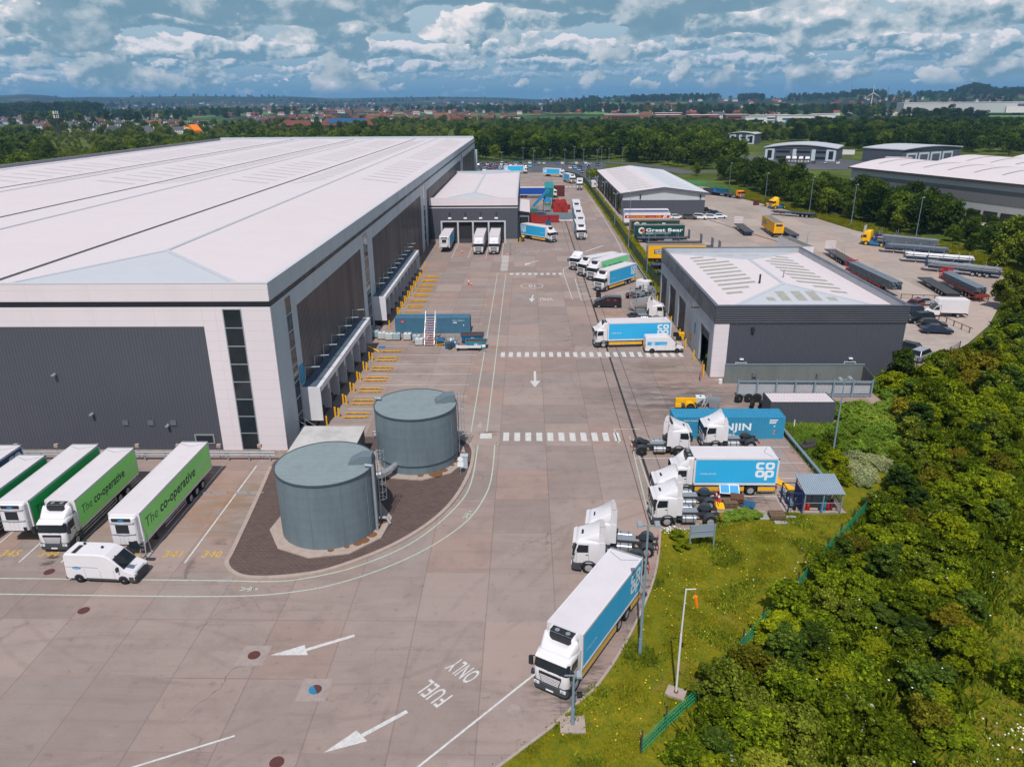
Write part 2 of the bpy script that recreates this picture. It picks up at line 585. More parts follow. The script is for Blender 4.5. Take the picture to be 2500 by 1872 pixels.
def concrete_build(base, jx, jy, offx, offy, stains):
 def f(t, b, pos):
  x, y, z = t.sep(pos)
  wob = t.math('MULTIPLY', t.math('SUBTRACT', t.noise(pos, 0.6, 3), 0.5), 0.06)
  fx = t.math('FLOOR', t.math('DIVIDE', t.math('SUBTRACT', x, offx), jx))
  fy = t.math('FLOOR', t.math('DIVIDE', t.math('SUBTRACT', t.math('ADD', y, t.math('MULTIPLY', fx, 0.0)), offy), jy))
  wn = t.n('ShaderNodeTexWhiteNoise', noise_dimensions='2D')
  t.link(t.comb(fx, fy), wn.inputs['Vector'])
  slab = wn.outputs['Value']
  slabc = wn.outputs['Color']
  n1 = t.noise(pos, 0.045, 5, 0.6)
  n2 = t.noise(pos, 0.35, 6, 0.68)
  n3 = t.noise(pos, 6.0, 5, 0.75)
  col = t.mix(t.ramp(n1, 0.3, 0.7), tuple(v * 0.90 for v in base), tuple(v * 1.05 for v in base))
  pinkish = (base[0] * 1.10, base[1] * 0.94, base[2] * 0.88)
  greyish = (base[0] * 0.93, base[1] * 1.0, base[2] * 1.04)
  col = t.mix(t.math('MULTIPLY', t.ramp(slab, 0.55, 1.0), 0.7), col, pinkish)
  col = t.mix(t.math('MULTIPLY', t.ramp(slab, 0.45, 0.0), 0.7), col, greyish)
  sv = t.sep(slabc)[1]
  col = t.mix(t.math('MULTIPLY', t.ramp(sv, 0.35, 0.95), 0.6), col, tuple(v * 0.74 for v in base))
  col = t.mix(t.math('MULTIPLY', t.ramp(n2, 0.42, 0.68), 0.50), col, tuple(v * 0.70 for v in base))
  col = t.mix(t.math('MULTIPLY', t.ramp(n3, 0.45, 0.75), 0.34), col, tuple(v * 0.62 for v in base))
  # brushed finish and tyre scrub running across the lanes
  st = t.noise(t.scale(pos, (0.10, 1.5, 1)), 1.0, 6, 0.7)
  col = t.mix(t.math('MULTIPLY', t.ramp(st, 0.48, 0.74), 0.46), col, tuple(v * 0.60 for v in base))
  col = t.mix(t.math('MULTIPLY', t.ramp(t.sep(slabc)[2], 0.72, 0.98), 0.5), col, tuple(v * 1.18 for v in base))
  # curved tyre tracks
  patchy = t.ramp(t.noise(pos, 0.25, 4, 0.6), 0.42, 0.62)
  for ax, ay, ar in TRACKS:
   nd = t.n('ShaderNodeVectorMath', operation='DISTANCE')
   t.link(pos, nd.inputs[0])
   nd.inputs[1].default_value = (ax, ay, 0)
   for dr in (0.0, 2.05):
    k = t.math('ABSOLUTE', t.math('SUBTRACT', nd.outputs['Value'], ar + dr))
    k = t.math('MULTIPLY', t.math('SUBTRACT', 1.0, t.ramp(k, 0.06, 0.30)), patchy)
    col = t.mix(t.math('MULTIPLY', k, 0.26), col, tuple(v * 0.55 for v in base))
  blot = t.ramp(t.noise(pos, 1.4, 4, 0.7), 0.60, 0.68)
  col = t.mix(t.math('MULTIPLY', blot, 0.40), col, tuple(v * 0.52 for v in base))
  lt = t.ramp(t.noise(t.scale(pos, (0.5, 1.0, 1)), 0.22, 5, 0.65, dist=0.6), 0.55, 0.72)
  col = t.mix(t.math('MULTIPLY', lt, 0.35), col, tuple(min(1, v * 1.22) for v in base))
  # cracks
  vo = t.n('ShaderNodeTexVoronoi', feature='DISTANCE_TO_EDGE')
  wv = t.n('ShaderNodeVectorMath', operation='ADD')
  t.link(pos, wv.inputs[0])
  nn = t.n('ShaderNodeTexNoise')
  nn.inputs['Scale'].default_value = 0.5
  nn.inputs['Detail'].default_value = 4
  t.link(pos, nn.inputs['Vector'])
  t.link(t.scale(nn.outputs['Color'], (3, 3, 0)), wv.inputs[1])
  t.link(wv.outputs[0], vo.inputs['Vector'])
  vo.inputs['Scale'].default_value = 0.12
  crk = t.math('SUBTRACT', 1.0, t.ramp(vo.outputs['Distance'], 0.001, 0.007))
  crk = t.math('MULTIPLY', crk, t.ramp(t.noise(pos, 0.07, 2), 0.52, 0.62))
  col = t.mix(t.math('MULTIPLY', crk, 0.6), col, tuple(v * 0.35 for v in base))
  # slab joints
  j = t.math('MAXIMUM', t.math('MULTIPLY', t.line(t.math('ADD', x, wob), jx, 0.055, offx), t.math('ADD', 0.55, t.math('MULTIPLY', t.noise(pos, 0.12, 3), 0.6))), t.math('MULTIPLY', t.line(t.math('ADD', y, wob), jy, 0.05, offy), t.ramp(t.noise(pos, 0.06, 2), 0.44, 0.60)))
  col = t.mix(t.math('MULTIPLY', j, 0.50), col, tuple(v * 0.40 for v in base))
  for sx, sy, rx, ry, c, a, sc in stains:
   k = blob(t, pos, sx, sy, rx, ry, 0.2)
   k = t.math('MULTIPLY', k, t.ramp(t.noise(t.scale(pos, (0.5, 1.6, 1)), sc, 6, 0.7), 0.40, 0.60))
   col = t.mix(t.math('MULTIPLY', k, a), col, c)
  t.link(col, b.inputs['Base Color'])
  b.inputs['Roughness'].default_value = 0.82
  b.inputs['Specular IOR Level'].default_value = 0.3
  bp = t.n('ShaderNodeBump')
  bp.inputs['Strength'].default_value = 0.15
  bp.inputs['Distance'].default_value = 0.02
  t.link(n3, bp.inputs['Height'])
  t.link(bp.outputs[0], b.inputs['Normal'])
 return f


TRACKS = [(-30, 22, 20), (-6, 18, 17.5), (-20, 62, 24.5), (26, 30, 33), (-2, 86, 20), (30, 96, 24), (3, 128, 15), (-28, 40, 9)]
OIL = (0.045, 0.04, 0.037)
RST = (0.33, 0.17, 0.085)
stains = [(19, 86, 13, 12, OIL, 0.60, 0.5), (18, 98, 12, 5, (0.13, 0.085, 0.06), 0.5, 0.4), (3.6, 37.5, 5, 4.5, OIL, 0.75, 1.1), (8.5, 46, 4, 9, OIL, 0.6, 0.9),
   (14.2, 71.4, 2.0, 1.2, RST, 0.9, 1.0), (-26, 60, 5, 8, (0.16, 0.12, 0.07), 0.55, 0.5), (-29, 60, 6, 9, RST, 0.5, 0.6), (-25.2, 54.0, 2.0, 0.9, (0.07, 0.045, 0.03), 0.95, 1.0),
   (-39.2, 51.3, 0.9, 1.6, (0.06, 0.04, 0.03), 0.95, 1.2), (21.3, 61.5, 2.6, 1.8, (0.06, 0.04, 0.03), 0.8, 1.6), (-4.2, 76.5, 1.8, 1.0, (0.13, 0.06, 0.03), 0.9, 1.0),
   (4, 230, 10, 14, RST, 0.5, 0.35), (8, 345, 14, 9, RST, 0.6, 0.3), (15, 126.5, 7, 3.5, RST, 0.6, 0.5), (-5.5, 107.5, 3.2, 1.6, RST, 0.7, 0.7), (21, 130, 5, 7, (0.16, 0.11, 0.075), 0.6, 0.6), (-17, 95, 10, 16, (0.46, 0.41, 0.385), 0.35, 0.3)]
conc = ground_mat('yard_concrete', concrete_build((0.340, 0.262, 0.232), 5.05, 5.85, -2.95, 38.1, stains))
conc2 = ground_mat('depot_concrete', concrete_build((0.42, 0.34, 0.295), 6.0, 14.0, 60.0, 140, [(80, 168, 8, 7, (0.25, 0.24, 0.23), 0.5, 0.5)]))
gravel = ground_mat('car_park_hardcore', concrete_build((0.47, 0.375, 0.325), 60, 60, 11, 17, [(64, 112, 9, 9, (0.2, 0.15, 0.12), 0.3, 0.6)]))
asph = ground_mat('asphalt', concrete_build((0.115, 0.115, 0.125), 40, 60, 3, 5, []))


def paving_build(t, b, pos):
 br = t.n('ShaderNodeTexBrick')
 t.link(pos, br.inputs['Vector'])
 br.inputs['Scale'].default_value = 1.0
 br.inputs['Brick Width'].default_value = 0.42
 br.inputs['Row Height'].default_value = 0.22
 br.inputs['Mortar Size'].default_value = 0.028
 br.inputs['Color1'].default_value = rgba((0.105, 0.068, 0.060))
 br.inputs['Color2'].default_value = rgba((0.150, 0.098, 0.085))
 br.inputs['Mortar'].default_value = rgba((0.055, 0.040, 0.036))
 n = t.noise(pos, 0.5, 5, 0.65)
 t.link(t.mix(t.math('MULTIPLY', t.ramp(n, 0.4, 0.7), 0.5), br.outputs['Color'], (0.13, 0.085, 0.07)), b.inputs['Base Color'])
 b.inputs['Roughness'].default_value = 0.85


pave = ground_mat('brick_paving', paving_build)


def verge_build(t, b, pos):
 n1 = t.noise(pos, 0.16, 5, 0.65)
 n2 = t.noise(pos, 1.3, 6, 0.7)
 n3 = t.noise(pos, 7.0, 4, 0.75)
 col = t.mix(t.ramp(n1, 0.35, 0.66), (0.205, 0.185, 0.006), (0.29, 0.235, 0.012))
 col = t.mix(t.ramp(n2, 0.38, 0.62), col, (0.150, 0.175, 0.010))
 col = t.mix(t.math('MULTIPLY', t.ramp(t.noise(pos, 0.33, 5, 0.6), 0.56, 0.72), 0.75), col, (0.31, 0.195, 0.055))
 col = t.mix(t.math('MULTIPLY', t.ramp(n3, 0.35, 0.75), 0.5), col, (0.06, 0.07, 0.010))
 t.link(col, b.inputs['Base Color'])
 b.inputs['Roughness'].default_value = 0.95
 b.inputs['Specular IOR Level'].default_value = 0.1
 bp = t.n('ShaderNodeBump')
 bp.inputs['Strength'].default_value = 0.8
 bp.inputs['Distance'].default_value = 0.12
 t.link(t.math('ADD', n3, n2), bp.inputs['Height'])
 t.link(bp.outputs[0], b.inputs['Normal'])


verge_m = ground_mat('rough_grass_ground', verge_build)


def terrain_build(t, b, pos):
 ln = t.n('ShaderNodeVectorMath', operation='LENGTH')
 t.link(pos, ln.inputs[0])
 r = ln.outputs['Value']
 n1 = t.noise(pos, 0.05, 5, 0.65)
 n2 = t.noise(pos, 0.8, 5, 0.7)
 near = t.mix(t.ramp(n1, 0.35, 0.65), (0.055, 0.085, 0.014), (0.135, 0.155, 0.025))
 near = t.mix(t.math('MULTIPLY', t.ramp(n2, 0.4, 0.7), 0.5), near, (0.05, 0.075, 0.012))
 p2 = t.scale(pos, (1, 0.55, 0))
 vo = t.n('ShaderNodeTexVoronoi', feature='F1')
 t.link(p2, vo.inputs['Vector'])
 vo.inputs['Scale'].default_value = 1 / 230
 ve = t.n('ShaderNodeTexVoronoi', feature='DISTANCE_TO_EDGE')
 t.link(p2, ve.inputs['Vector'])
 ve.inputs['Scale'].default_value = 1 / 230
 rv = t.sep(vo.outputs['Color'])
 f = t.mix(t.ramp(rv[0], 0.1, 0.2), (0.025, 0.05, 0.016), (0.07, 0.13, 0.035))
 f = t.mix(t.ramp(rv[0], 0.45, 0.5), f, (0.14, 0.19, 0.05))
 f = t.mix(t.ramp(rv[0], 0.70, 0.74), f, (0.17, 0.30, 0.05))
 f = t.mix(t.ramp(rv[0], 0.86, 0.89), f, (0.42, 0.34, 0.16))
 f = t.mix(t.ramp(rv[0], 0.955, 0.97), f, (0.17, 0.08, 0.055))
 hed = t.math('SUBTRACT', 1.0, t.ramp(ve.outputs['Distance'], 0.03, 0.09))
 wd = t.ramp(t.noise(t.scale(pos, (1, 0.5, 0)), 1 / 380, 5, 0.6), 0.50, 0.57)
 wd = t.math('MAXIMUM', hed, wd)
 f = t.mix(t.math('MULTIPLY', wd, 0.92), f, (0.013, 0.023, 0.012))
 f = t.mix(t.math('MULTIPLY', t.noise(t.scale(pos, (1, 0.3, 0)), 1 / 30, 4, 0.7), 0.5), f, (0.02, 0.032, 0.014))
 f = t.mix(t.math('MULTIPLY', t.ramp(r, 3800, 6500), 0.72), f, (0.014, 0.028, 0.022))
 col = t.mix(t.ramp(r, 900, 1500), near, f)
 t.link(col, b.inputs['Base Color'])
 b.inputs['Roughness'].default_value = 0.95
 b.inputs['Specular IOR Level'].default_value = 0.1


terr_m = ground_mat('fields_and_scrub', terrain_build)

# ------------------------------------------------------------------ terrain with hills on the skyline
SKYL = [(-180, 0.3), (-60, 0.45), (-33.8, 0.52), (-32.4, 0.6), (-31.2, 0.53), (-30.5, 0.42), (-28.8, 0.44), (-27.1, 0.4), (-24.8, 0.44), (-22.1, 0.5), (-19.5, 0.45), (-16.5, 0.43), (-14.1, 0.28), (-12.6, 0.25), (-10.9, 0.29), (-6.0, 0.31), (-1.8, 0.25), (0.9, 0.1), (2.8, 0.06), (4.9, 0.0), (6.5, 0.08), (8.1, 0.1), (12.1, 0.14), (16.1, 0.10), (20.0, 0.08), (21.0, 0.13), (22.7, 0.34), (24.3, 0.26), (27.1, 0.17), (27.5, 0.09), (28.0, 0.15), (29.0, 0.46), (29.7, 0.33), (31.6, 0.34), (34, 0.4), (60, 0.4), (180, 0.3)]
_sa = np.array([s[0] for s in SKYL])
_se = np.array([s[1] for s in SKYL])


def sstep(x):
 x = np.clip(x, 0, 1)
 return x * x * (3 - 2 * x)


def terrain_h(x, y):
 r = np.hypot(x, y)
 a = np.degrees(np.arctan2(x, y))
 e = np.interp(a, _sa, _se)
 k = sstep((a - 0.0) / 5.0)                       # left: far hills, right: nearer hills
 rr = 8500 * (1 - k) + 4600 * k
 r0 = 4200 * (1 - k) + 2300 * k
 top = 35 + np.tan(np.radians(e)) * rr
 h = top * sstep((r - r0) / (rr - r0))
 h = h * (1 - 0.35 * sstep((r - rr) / 2500))
 und = 5 * np.sin(x / 310 + 1) * np.sin(y / 420 + 2) + 7 * np.sin(x / 730) * np.sin(y / 910 + 1)
 h = h + und * sstep((r - 1500) / 2500) * 0.8 * (h > 0)
 return h - 0.14


rad = np.concatenate([[0.0, 15, 40, 80], np.linspace(130, 900, 12), np.geomspace(1000, 12000, 56)])
azs = np.radians(np.concatenate([np.arange(-180, -40, 5), np.arange(-40, 40, 0.4), np.arange(40, 180, 5)]))
gx = np.outer(rad, np.sin(azs))
gy = np.outer(rad, np.cos(azs))
gz = terrain_h(gx, gy)
nr, na = gx.shape
mb = MB()
mb.v = [tuple(v) for v in np.stack([gx, gy, gz], -1).reshape(-1, 3)]
for i in range(nr - 1):
 for j in range(na):
  k = (j + 1) % na
  mb.f.append((i * na + j, i * na + k, (i + 1) * na + k, (i + 1) * na + j) if i else (j, (na + k), na + j))
mb.m = [0] * len(mb.f)
mb.sm = [True] * len(mb.f)
struct(mb.obj('terrain', terr_m))

# ------------------------------------------------------------------ yards, roads, verges
KERB = [(-20, 19), (-8, 26.5), (-3.2, 30.0), (0.8, 33.6), (1.8, 34.6), (3.1, 36.1), (4.4, 37.5), (6.2, 40.5), (8.1, 44.4), (9.9, 48.9), (10.9, 52.6), (11.7, 56.4)]
INNER = [(14.4, 56.3), (17.2, 59.2), (28.9, 59.2), (29.3, 65.4), (28.8, 76.0), (28.4, 79.5), (36, 79.5), (36, 82.5), (44, 82.5), (44, 94.0), (24.7, 94.4), (24.7, 136), (24.55, 138), (24.8, 155), (24.9, 176), (25.25, 188), (25.55, 214), (25.55, 252), (25.45, 295), (25.1, 335), (23.5, 368), (18, 392), (8, 405)]
yard_pts = [(-170, 19)] + KERB + INNER + [(-170, 405)]
struct(MB().poly(yard_pts[::-1], 0.0).obj('yard', conc))
dep = [(29.2, 95), (29.2, 345), (44, 352), (62, 350), (78, 330), (80, 305), (81.9, 287), (87.6, 260), (91, 238.7), (93.4, 215), (97.7, 200.8), (101.6, 186), (100.6, 168), (100, 155), (99, 149.7), (96, 143), (89, 135.8), (83, 133.8), (70, 136.6), (49, 136.6), (49, 95)]
struct(MB().poly(dep[::-1], 0.002).obj('depot_yard', conc2))
park = [(49.0, 93.5), (55, 97.5), (60, 103), (67, 109), (76, 119), (84, 130), (89, 136.4), (49, 137.2)]
struct(MB().poly(park, 0.008).obj('gravel_car_park', gravel))
strip = [(25.2, 136.5), (29.6, 136.5), (29.4, 345), (26, 349), (24.8, 335), (25.3, 295), (25.4, 252), (25.4, 214), (25.1, 188), (24.75, 176), (24.65, 155)]
struct(MB().poly(strip, 0.03).obj('grass_strip', verge_m))
verge = KERB + [(14.4, 56.3), (17.2, 59.2), (28.9, 59.2), (29.4, 65.4), (28.9, 76), (28.4, 79.5), (36, 79.5), (36, 82.5), (44, 82.5), (44, 94), (56, 97), (60, 98), (60, 60), (36, 30), (30, 14), (-18, 14)]
struct(MB().poly([(x + (0.0 if i >= len(KERB) else 0.05), y) for i, (x, y) in enumerate(verge)][::-1], 0.06).obj('grass_verge', verge_m))
cp = [(-34, 410), (8, 405.5), (20, 396), (27, 372), (29.6, 346), (34, 352), (36, 400), (48, 452), (46, 468), (-34, 474)]
struct(MB().poly(cp[::-1], 0.012).obj('staff_car_park', asph))
struct(MB().poly([(-60, 474), (46, 468), (70, 430), (78, 392), (93, 396), (112, 392), (150, 420), (190, 424), (192, 436), (150, 432), (112, 404), (88, 408), (78, 440), (52, 478), (-60, 484)][::-1], 0.0).obj('access_road', asph))
struct(MB().poly([(118, 420), (226, 396), (250, 452), (200, 470), (190, 520), (140, 520)], 0.006).obj('business_park_road', asph))
struct(MB().poly([(132, 205), (168, 190), (180, 300), (138, 260)], -0.01).obj('freight_yard', gravel))

struct(MB().poly([(8.5, 12), (8.7, 33), (12, 35.5), (26.5, 31), (31, 41.5), (39.5, 52), (50, 61.8), (76, 84), (110, 118), (110, 60), (60, 20)][::-1], -0.04).obj('grass_slope', verge_m))
# kerbs
def kerb_line(pts, name, h=0.13, w=0.18):
 mb = MB()
 L, Rr = [], []
 for i, p in enumerate(pts):
  a = Vector(pts[max(0, i - 1)])
  c = Vector(pts[min(len(pts) - 1, i + 1)])
  d = (c - a).normalized()
  nn = Vector((d.y, -d.x))
  L.append(Vector(p) + nn * w / 2)
  Rr.append(Vector(p) - nn * w / 2)
 rings = [[(l.x, l.y, 0), (l.x, l.y, h), (q.x, q.y, h), (q.x, q.y, 0)] for l, q in zip(L, Rr)]
 mb.loft(rings)
 return struct(mb.obj(name, concr))


def smooth_path(pts, n=6):
 out = []
 P = [Vector(p) for p in pts]
 for i in range(len(P) - 1):
  a, b, c, d = P[max(0, i - 1)], P[i], P[i + 1], P[min(len(P) - 1, i + 2)]
  for k in range(n):
   t = k / n
   out.append(0.5 * ((2 * b) + (c - a) * t + (2 * a - 5 * b + 4 * c - d) * t * t + (3 * b - a - 3 * c + d) * t ** 3))
 out.append(P[-1])
 return [tuple(p) for p in out]


kerb_line(smooth_path(KERB, 4), 'kerb')
kerb_line([(11.7, 56.4), (14.4, 56.3), (17.2, 59.2), (28.9, 59.2)], 'kerb')
kerb_line([(24.55, 138), (24.75, 155), (24.85, 176), (25.2, 188), (25.5, 214), (25.5, 252), (25.4, 295), (25.0, 335)], 'kerb')
ISL = smooth_path([(-26.3, 67.9), (-25.4, 60.5), (-24.6, 53.0), (-24.3, 50.7), (-22.7, 49.2), (-20.6, 48.95), (-18.1, 49.3), (-15.6, 50.2), (-11.8, 53.1), (-8.9, 56.7), (-6.95, 60.9), (-5.85, 66.2), (-5.65, 70.7), (-6.05, 73.0), (-6.9, 74.3)], 5)
kerb_line(ISL, 'kerb', 0.16, 0.36)
isl_poly = ISL + [(-9, 75.2), (-24.5, 75.2), (-25.4, 71.2), (-26.3, 69)]
struct(MB().poly(isl_poly, 0.12).obj('brick_paving', pave))

# ------------------------------------------------------------------ painted markings
ZM = 0.006


def stripe(mb, pts, w, z=ZM, mi=0):
 for a, b in zip(pts[:-1], pts[1:]):
  a, b = Vector(a), Vector(b)
  d = (b - a).normalized()
  n = Vector((-d.y, d.x)) * w / 2
  mb.poly([a - n, b - n, b + n, a + n], z, mi)


mg = MB()
outer = smooth_path([(-95, 46.9), (-60, 46.9), (-40.3, 46.8), (-23.6, 46.65), (-17.5, 47.35), (-14.0, 48.75), (-10.7, 51.0), (-7.8, 53.9), (-5.4, 57.5), (-4.1, 61.4), (-3.5, 65.7), (-3.45, 73.3)], 5)
inner = smooth_path([(-95, 48.85), (-60, 48.8), (-41.7, 48.8), (-24.4, 48.65), (-20.5, 48.55), (-17.6, 48.95), (-13.6, 50.7), (-9.6, 54.3), (-6.6, 59.9), (-5.45, 64.8), (-5.3, 73.3)], 5)
stripe(mg, outer, 0.12)
stripe(mg, inner, 0.12)
for x in (-4.5, -6.3):
 stripe(mg, [(x, 76.8), (x, 160)], 0.12)
stripe(mg, [(-19.5, 160.2), (7.6, 160.2)], 0.10)
stripe(mg, [(11.5, 75.6), (11.0, 57.8), (12.9, 57.9)], 0.10)
stripe(mg, [(12.9, 77.6), (10.0, 77.6), (10.1, 73.8)], 0.10)
stripe(mg, [(16.5, 74.9), (11.8, 74.9), (11.9, 63)], 0.10)
struct(mg.obj('walkway_marking', mark_g))

mw = MB()
for i in range(11):
 mw.poly([(-2.6 + i * 1.235, 74.4), (-1.95 + i * 1.235, 74.4 - 0.05), (-1.95 + i * 1.235, 76.6), (-2.6 + i * 1.235, 76.6)], ZM)
for i in range(23):
 mw.poly([(-3.8 + i * 1.19, 103.2), (-3.2 + i * 1.19, 103.2), (-3.2 + i * 1.19, 105.4), (-3.8 + i * 1.19, 105.4)], ZM)
for i in range(9):
 mw.poly([(-3.6 + i * 1.32, 158.3), (-2.9 + i * 1.32, 158.3), (-2.9 + i * 1.32, 160), (-3.6 + i * 1.32, 160)], ZM)
for i in range(12):
 mw.poly([(-5.8, 162.6 + i * 1.5), (-4.2, 162.6 + i * 1.5), (-4.2, 163.4 + i * 1.5), (-5.8, 163.4 + i * 1.5)], ZM)
for i in range(10):
 mw.poly([(5 + i * 1.7, 332), (6 + i * 1.7, 332), (6 + i * 1.7, 335), (5 + i * 1.7, 335)], ZM)


def arrow(mb, tip, b1, b2, tail, w=0.28):
 tip, b1, b2, tail = [Vector(p) for p in (tip, b1, b2, tail)]
 m = (b1 + b2) / 2
 mb.poly([tip, b2, b1], ZM)
 stripe(mb, [m, tail], w)


arrow(mw, (-17.4, 40.3), (-15.35, 41.35), (-14.85, 40.35), (-12.1, 42.35))
arrow(mw, (-11.7, 32.3), (-10.15, 33.95), (-9.35, 33.15), (-7.35, 35.45))
arrow(mw, (1.1, 90.8), (0.45, 93.2), (1.85, 93.2), (1.15, 97.0), 0.32)
arrow(mw, (1.0, 135.0), (0.4, 137.6), (1.6, 137.6), (1.3, 140.5), 0.3)
arrow(mw, (16.5, 205), (15.9, 209), (17.1, 209), (16.2, 216), 0.3)
arrow(mw, (-0.4, 168.2), (-0.2, 170.8), (1.0, 169.9), (2.8, 173.6), 0.32)
stripe(mw, [(14.6, 184.5), (17.2, 188.5), (19.8, 192.6)], 0.4)
stripe(mw, [(-22.4, 31.1), (-17.3, 33.45)], 0.14)
stripe(mw, [(-8.6, 28.7), (-6.1, 31.4), (0.7, 38.9)], 0.15)
stripe(mw, [(24.5, 310), (24.75, 280), (24.7, 244), (24.3, 204), (23.7, 182)], 0.14)
for x in (-52.0, -48.6, -45.12, -41.6, -38.13, -34.6, -31.4, -27.9):
 stripe(mw, [(x, 51.0), (x, 68.3)], 0.13)
for k in range(7):
 y = 83.5 + k * 4.13
 stripe(mw, [(-21.9, y), (-7.6, y)], 0.10)
for k in range(9):
 y = 120.5 + k * 4.1
 stripe(mw, [(-21.9, y), (-7.4, y)], 0.10)
for x in (-18, -14, -9.8, -6):
 stripe(mw, [(x, 196), (x, 177)], 0.12)
stripe(mw, [(-3.5, 179), (9, 188), (8.2, 189.5), (-1, 184)], 0.12)
for k in range(5):
 stripe(mw, [(-2.5 + k * 2.2, 180.6 + k * 1.6), (-1.0 + k * 2.2, 184.8 + k * 0.9)], 0.10)
stripe(mw, [(8.0, 160), (8.3, 164), (9.5, 166.5)], 0.14)
stripe(mw, [(8.0, 160), (8.7, 137)], 0.12)
stripe(mw, [(10.2, 155), (10.3, 136), (22, 145)], 0.12)
for k in range(4):
 stripe(mw, [(10.3, 153 - k * 4), (14.5, 151.0 - k * 4)], 0.11)
 stripe(mw, [(10.3, 149 - k * 4), (14.5, 151.0 - k * 4)], 0.11)
stripe(mw, [(11.4, 70.2), (17, 70.2)], 0.10)
stripe(mw, [(12, 58.2), (17.5, 62.2), (24, 62.2)], 0.10)
stripe(mw, [(23.5, 73.0), (28.5, 73.0)], 0.10)
stripe(mw, [(24, 69.2), (28.6, 69.2)], 0.10)
stripe(mw, [(24, 65.8), (28.8, 65.8)], 0.10)
u = Vector((-0.67, -0.74, 0))
rd = Vector((-0.74, 0.67, 0))
mw.text('FUEL', (-4.65, 36.75, ZM), rd, u, 1.42, width=2.15, bold=0.01)
mw.text('ONLY', (-2.95, 38.75, ZM), rd, u, 1.42, width=2.15, bold=0.01)
mw.text('VMU', (5.0, 138.2, ZM), (-1, 0, 0), (0, -1, 0), 2.2, width=2.4)
mw.text('10', (1.75, 149.3, ZM), (-1, 0, 0), (0, -1, 0), 2.6, width=1.3)
mw.ring2d((1.1, 148, ZM), (1, 0, 0), (0, 1, 0), 2.15, 2.32, n=36)
mw.poly([(-5.2, 75.0), (-3.9, 75.0), (-3.9, 76.4), (-5.2, 76.4)], ZM)
struct(mw.obj('road_marking', mark_w))

my = MB()
for s, x in (('345', -43.9), ('344', -40.6), ('342', -33.6), ('341', -30.2), ('340', -26.9)):
 my.text(s, (x, 51.85, ZM), (1, 0, 0), (0, 1, 0), 0.95, width=1.55, bold=0.012)
for s, x in (('346', -47.4), ('347', -51)):
 my.text(s, (x, 51.85, ZM), (1, 0, 0), (0, 1, 0), 0.95, width=1.55, bold=0.012)
struct(my.obj('bay_number', mark_y))

# little painted walking figures on the footway
mp = MB()
for x, y, a in ((-21.6, 47.6, 90), (-5.4, 58.6, 20), (-5.4, 78.5, 0), (11.9, 59.8, 0)):
 d = Vector((math.sin(R(a)), math.cos(R(a))))
 n = Vector((d.y, -d.x))
 c = Vector((x, y))
 for p, q, w in (((0, 0), (0, 0.55), .14), ((0, 0), (0.22, -0.5), .10), ((0, 0), (-0.22, -0.5), .10), ((0, 0.5), (0.3, 0.15), .08), ((0, 0.5), (-0.3, 0.15), .08), ((0, .66), (0, .86), .2)):
  stripe(mp, [c + n * p[0] + d * p[1], c + n * q[0] + d * q[1]], w)
struct(mp.obj('walking_figure_marking', mark_g))

# slot drain down the yard
md = MB()
for x, w in ((12.15, 0.26),):
 stripe(md, [(x, 57), (x, 330)], w, 0.005)
struct(md.obj('slot_drain', paint('drain_iron', (0.035, 0.033, 0.033), 0.7, dirt=0.3)))
md = MB()
for x in (10.75, 13.6):
 stripe(md, [(x, 57), (x, 330)], 0.09, 0.004)
struct(md.obj('drain_edge', paint('joint_sealant', (0.10, 0.085, 0.08), 0.8, dirt=0.3)))
md = MB()
stripe(md, [(62.5, 212), (57, 236)], 0.5, 0.008)
stripe(md, [(62.5, 212), (69.3, 184)], 0.5, 0.008)
struct(md.obj('depot_drain', MATS['drain_iron']))

iron = paint('cast_iron_cover', (0.11, 0.035, 0.03), 0.7, dirt=0.5, dscale=4)
ironb = paint('painted_cover_half', (0.02, 0.2, 0.36), 0.7, dirt=0.3)
patch = paint('concrete_patch', (0.345, 0.28, 0.255), 0.85, dirt=0.5, dscale=2)
for i, (x, y, lab, blue) in enumerate((( -18.5, 40.3, 'round rusty red manhole cover in a pale square patch below the upper arrow', 0), (-13.5, 37.2, 'round manhole cover painted half blue and half brown', 1), (-14.2, 31.6, 'dark brown manhole cover at the bottom edge of the yard', 0), (-32.8, 44.9, 'worn rusty manhole cover below the white van', 0), (-38.3, 49.7, 'dark oval manhole cover in front of the green lorry', 0), (-0.8, 35.7, 'pale round concrete cover beside the front of the big blue lorry', 2))):
 t = thing('manhole_cover', lab, 'manhole cover', (x, y, 0))
 if i < 2:
  MB().poly([(-1.05, -1.0), (0.85, -1.0), (0.95, 0.95), (-0.95, 0.95)], 0.004).obj('surround', patch, t)
 mb = MB()
 mb.ring2d((0, 0, 0.009), (1, 0, 0), (0, 1, 0), 0.0, 0.42, 0, 360, 20)
 mb.obj('lid', patch if blue == 2 else iron, t)
 if blue == 1:
  MB().ring2d((0, 0, 0.012), (1, 0, 0), (0, 1, 0), 0, 0.42, 120, 300, 14).obj('painted_half', ironb, t)
# ------------------------------------------------------------------ buildings
def part(mb, name, mats, root, parent=None):
 """mesh given in world metres, hung under a thing standing at root.location"""
 l = root.location
 if parent is None:
  return mb.obj(name, mats, root, (-l[0], -l[1], -l[2]))
 return mb.obj(name, mats, parent, (0, 0, 0))


def loc_of(root):
 return tuple(-c for c in root.location)


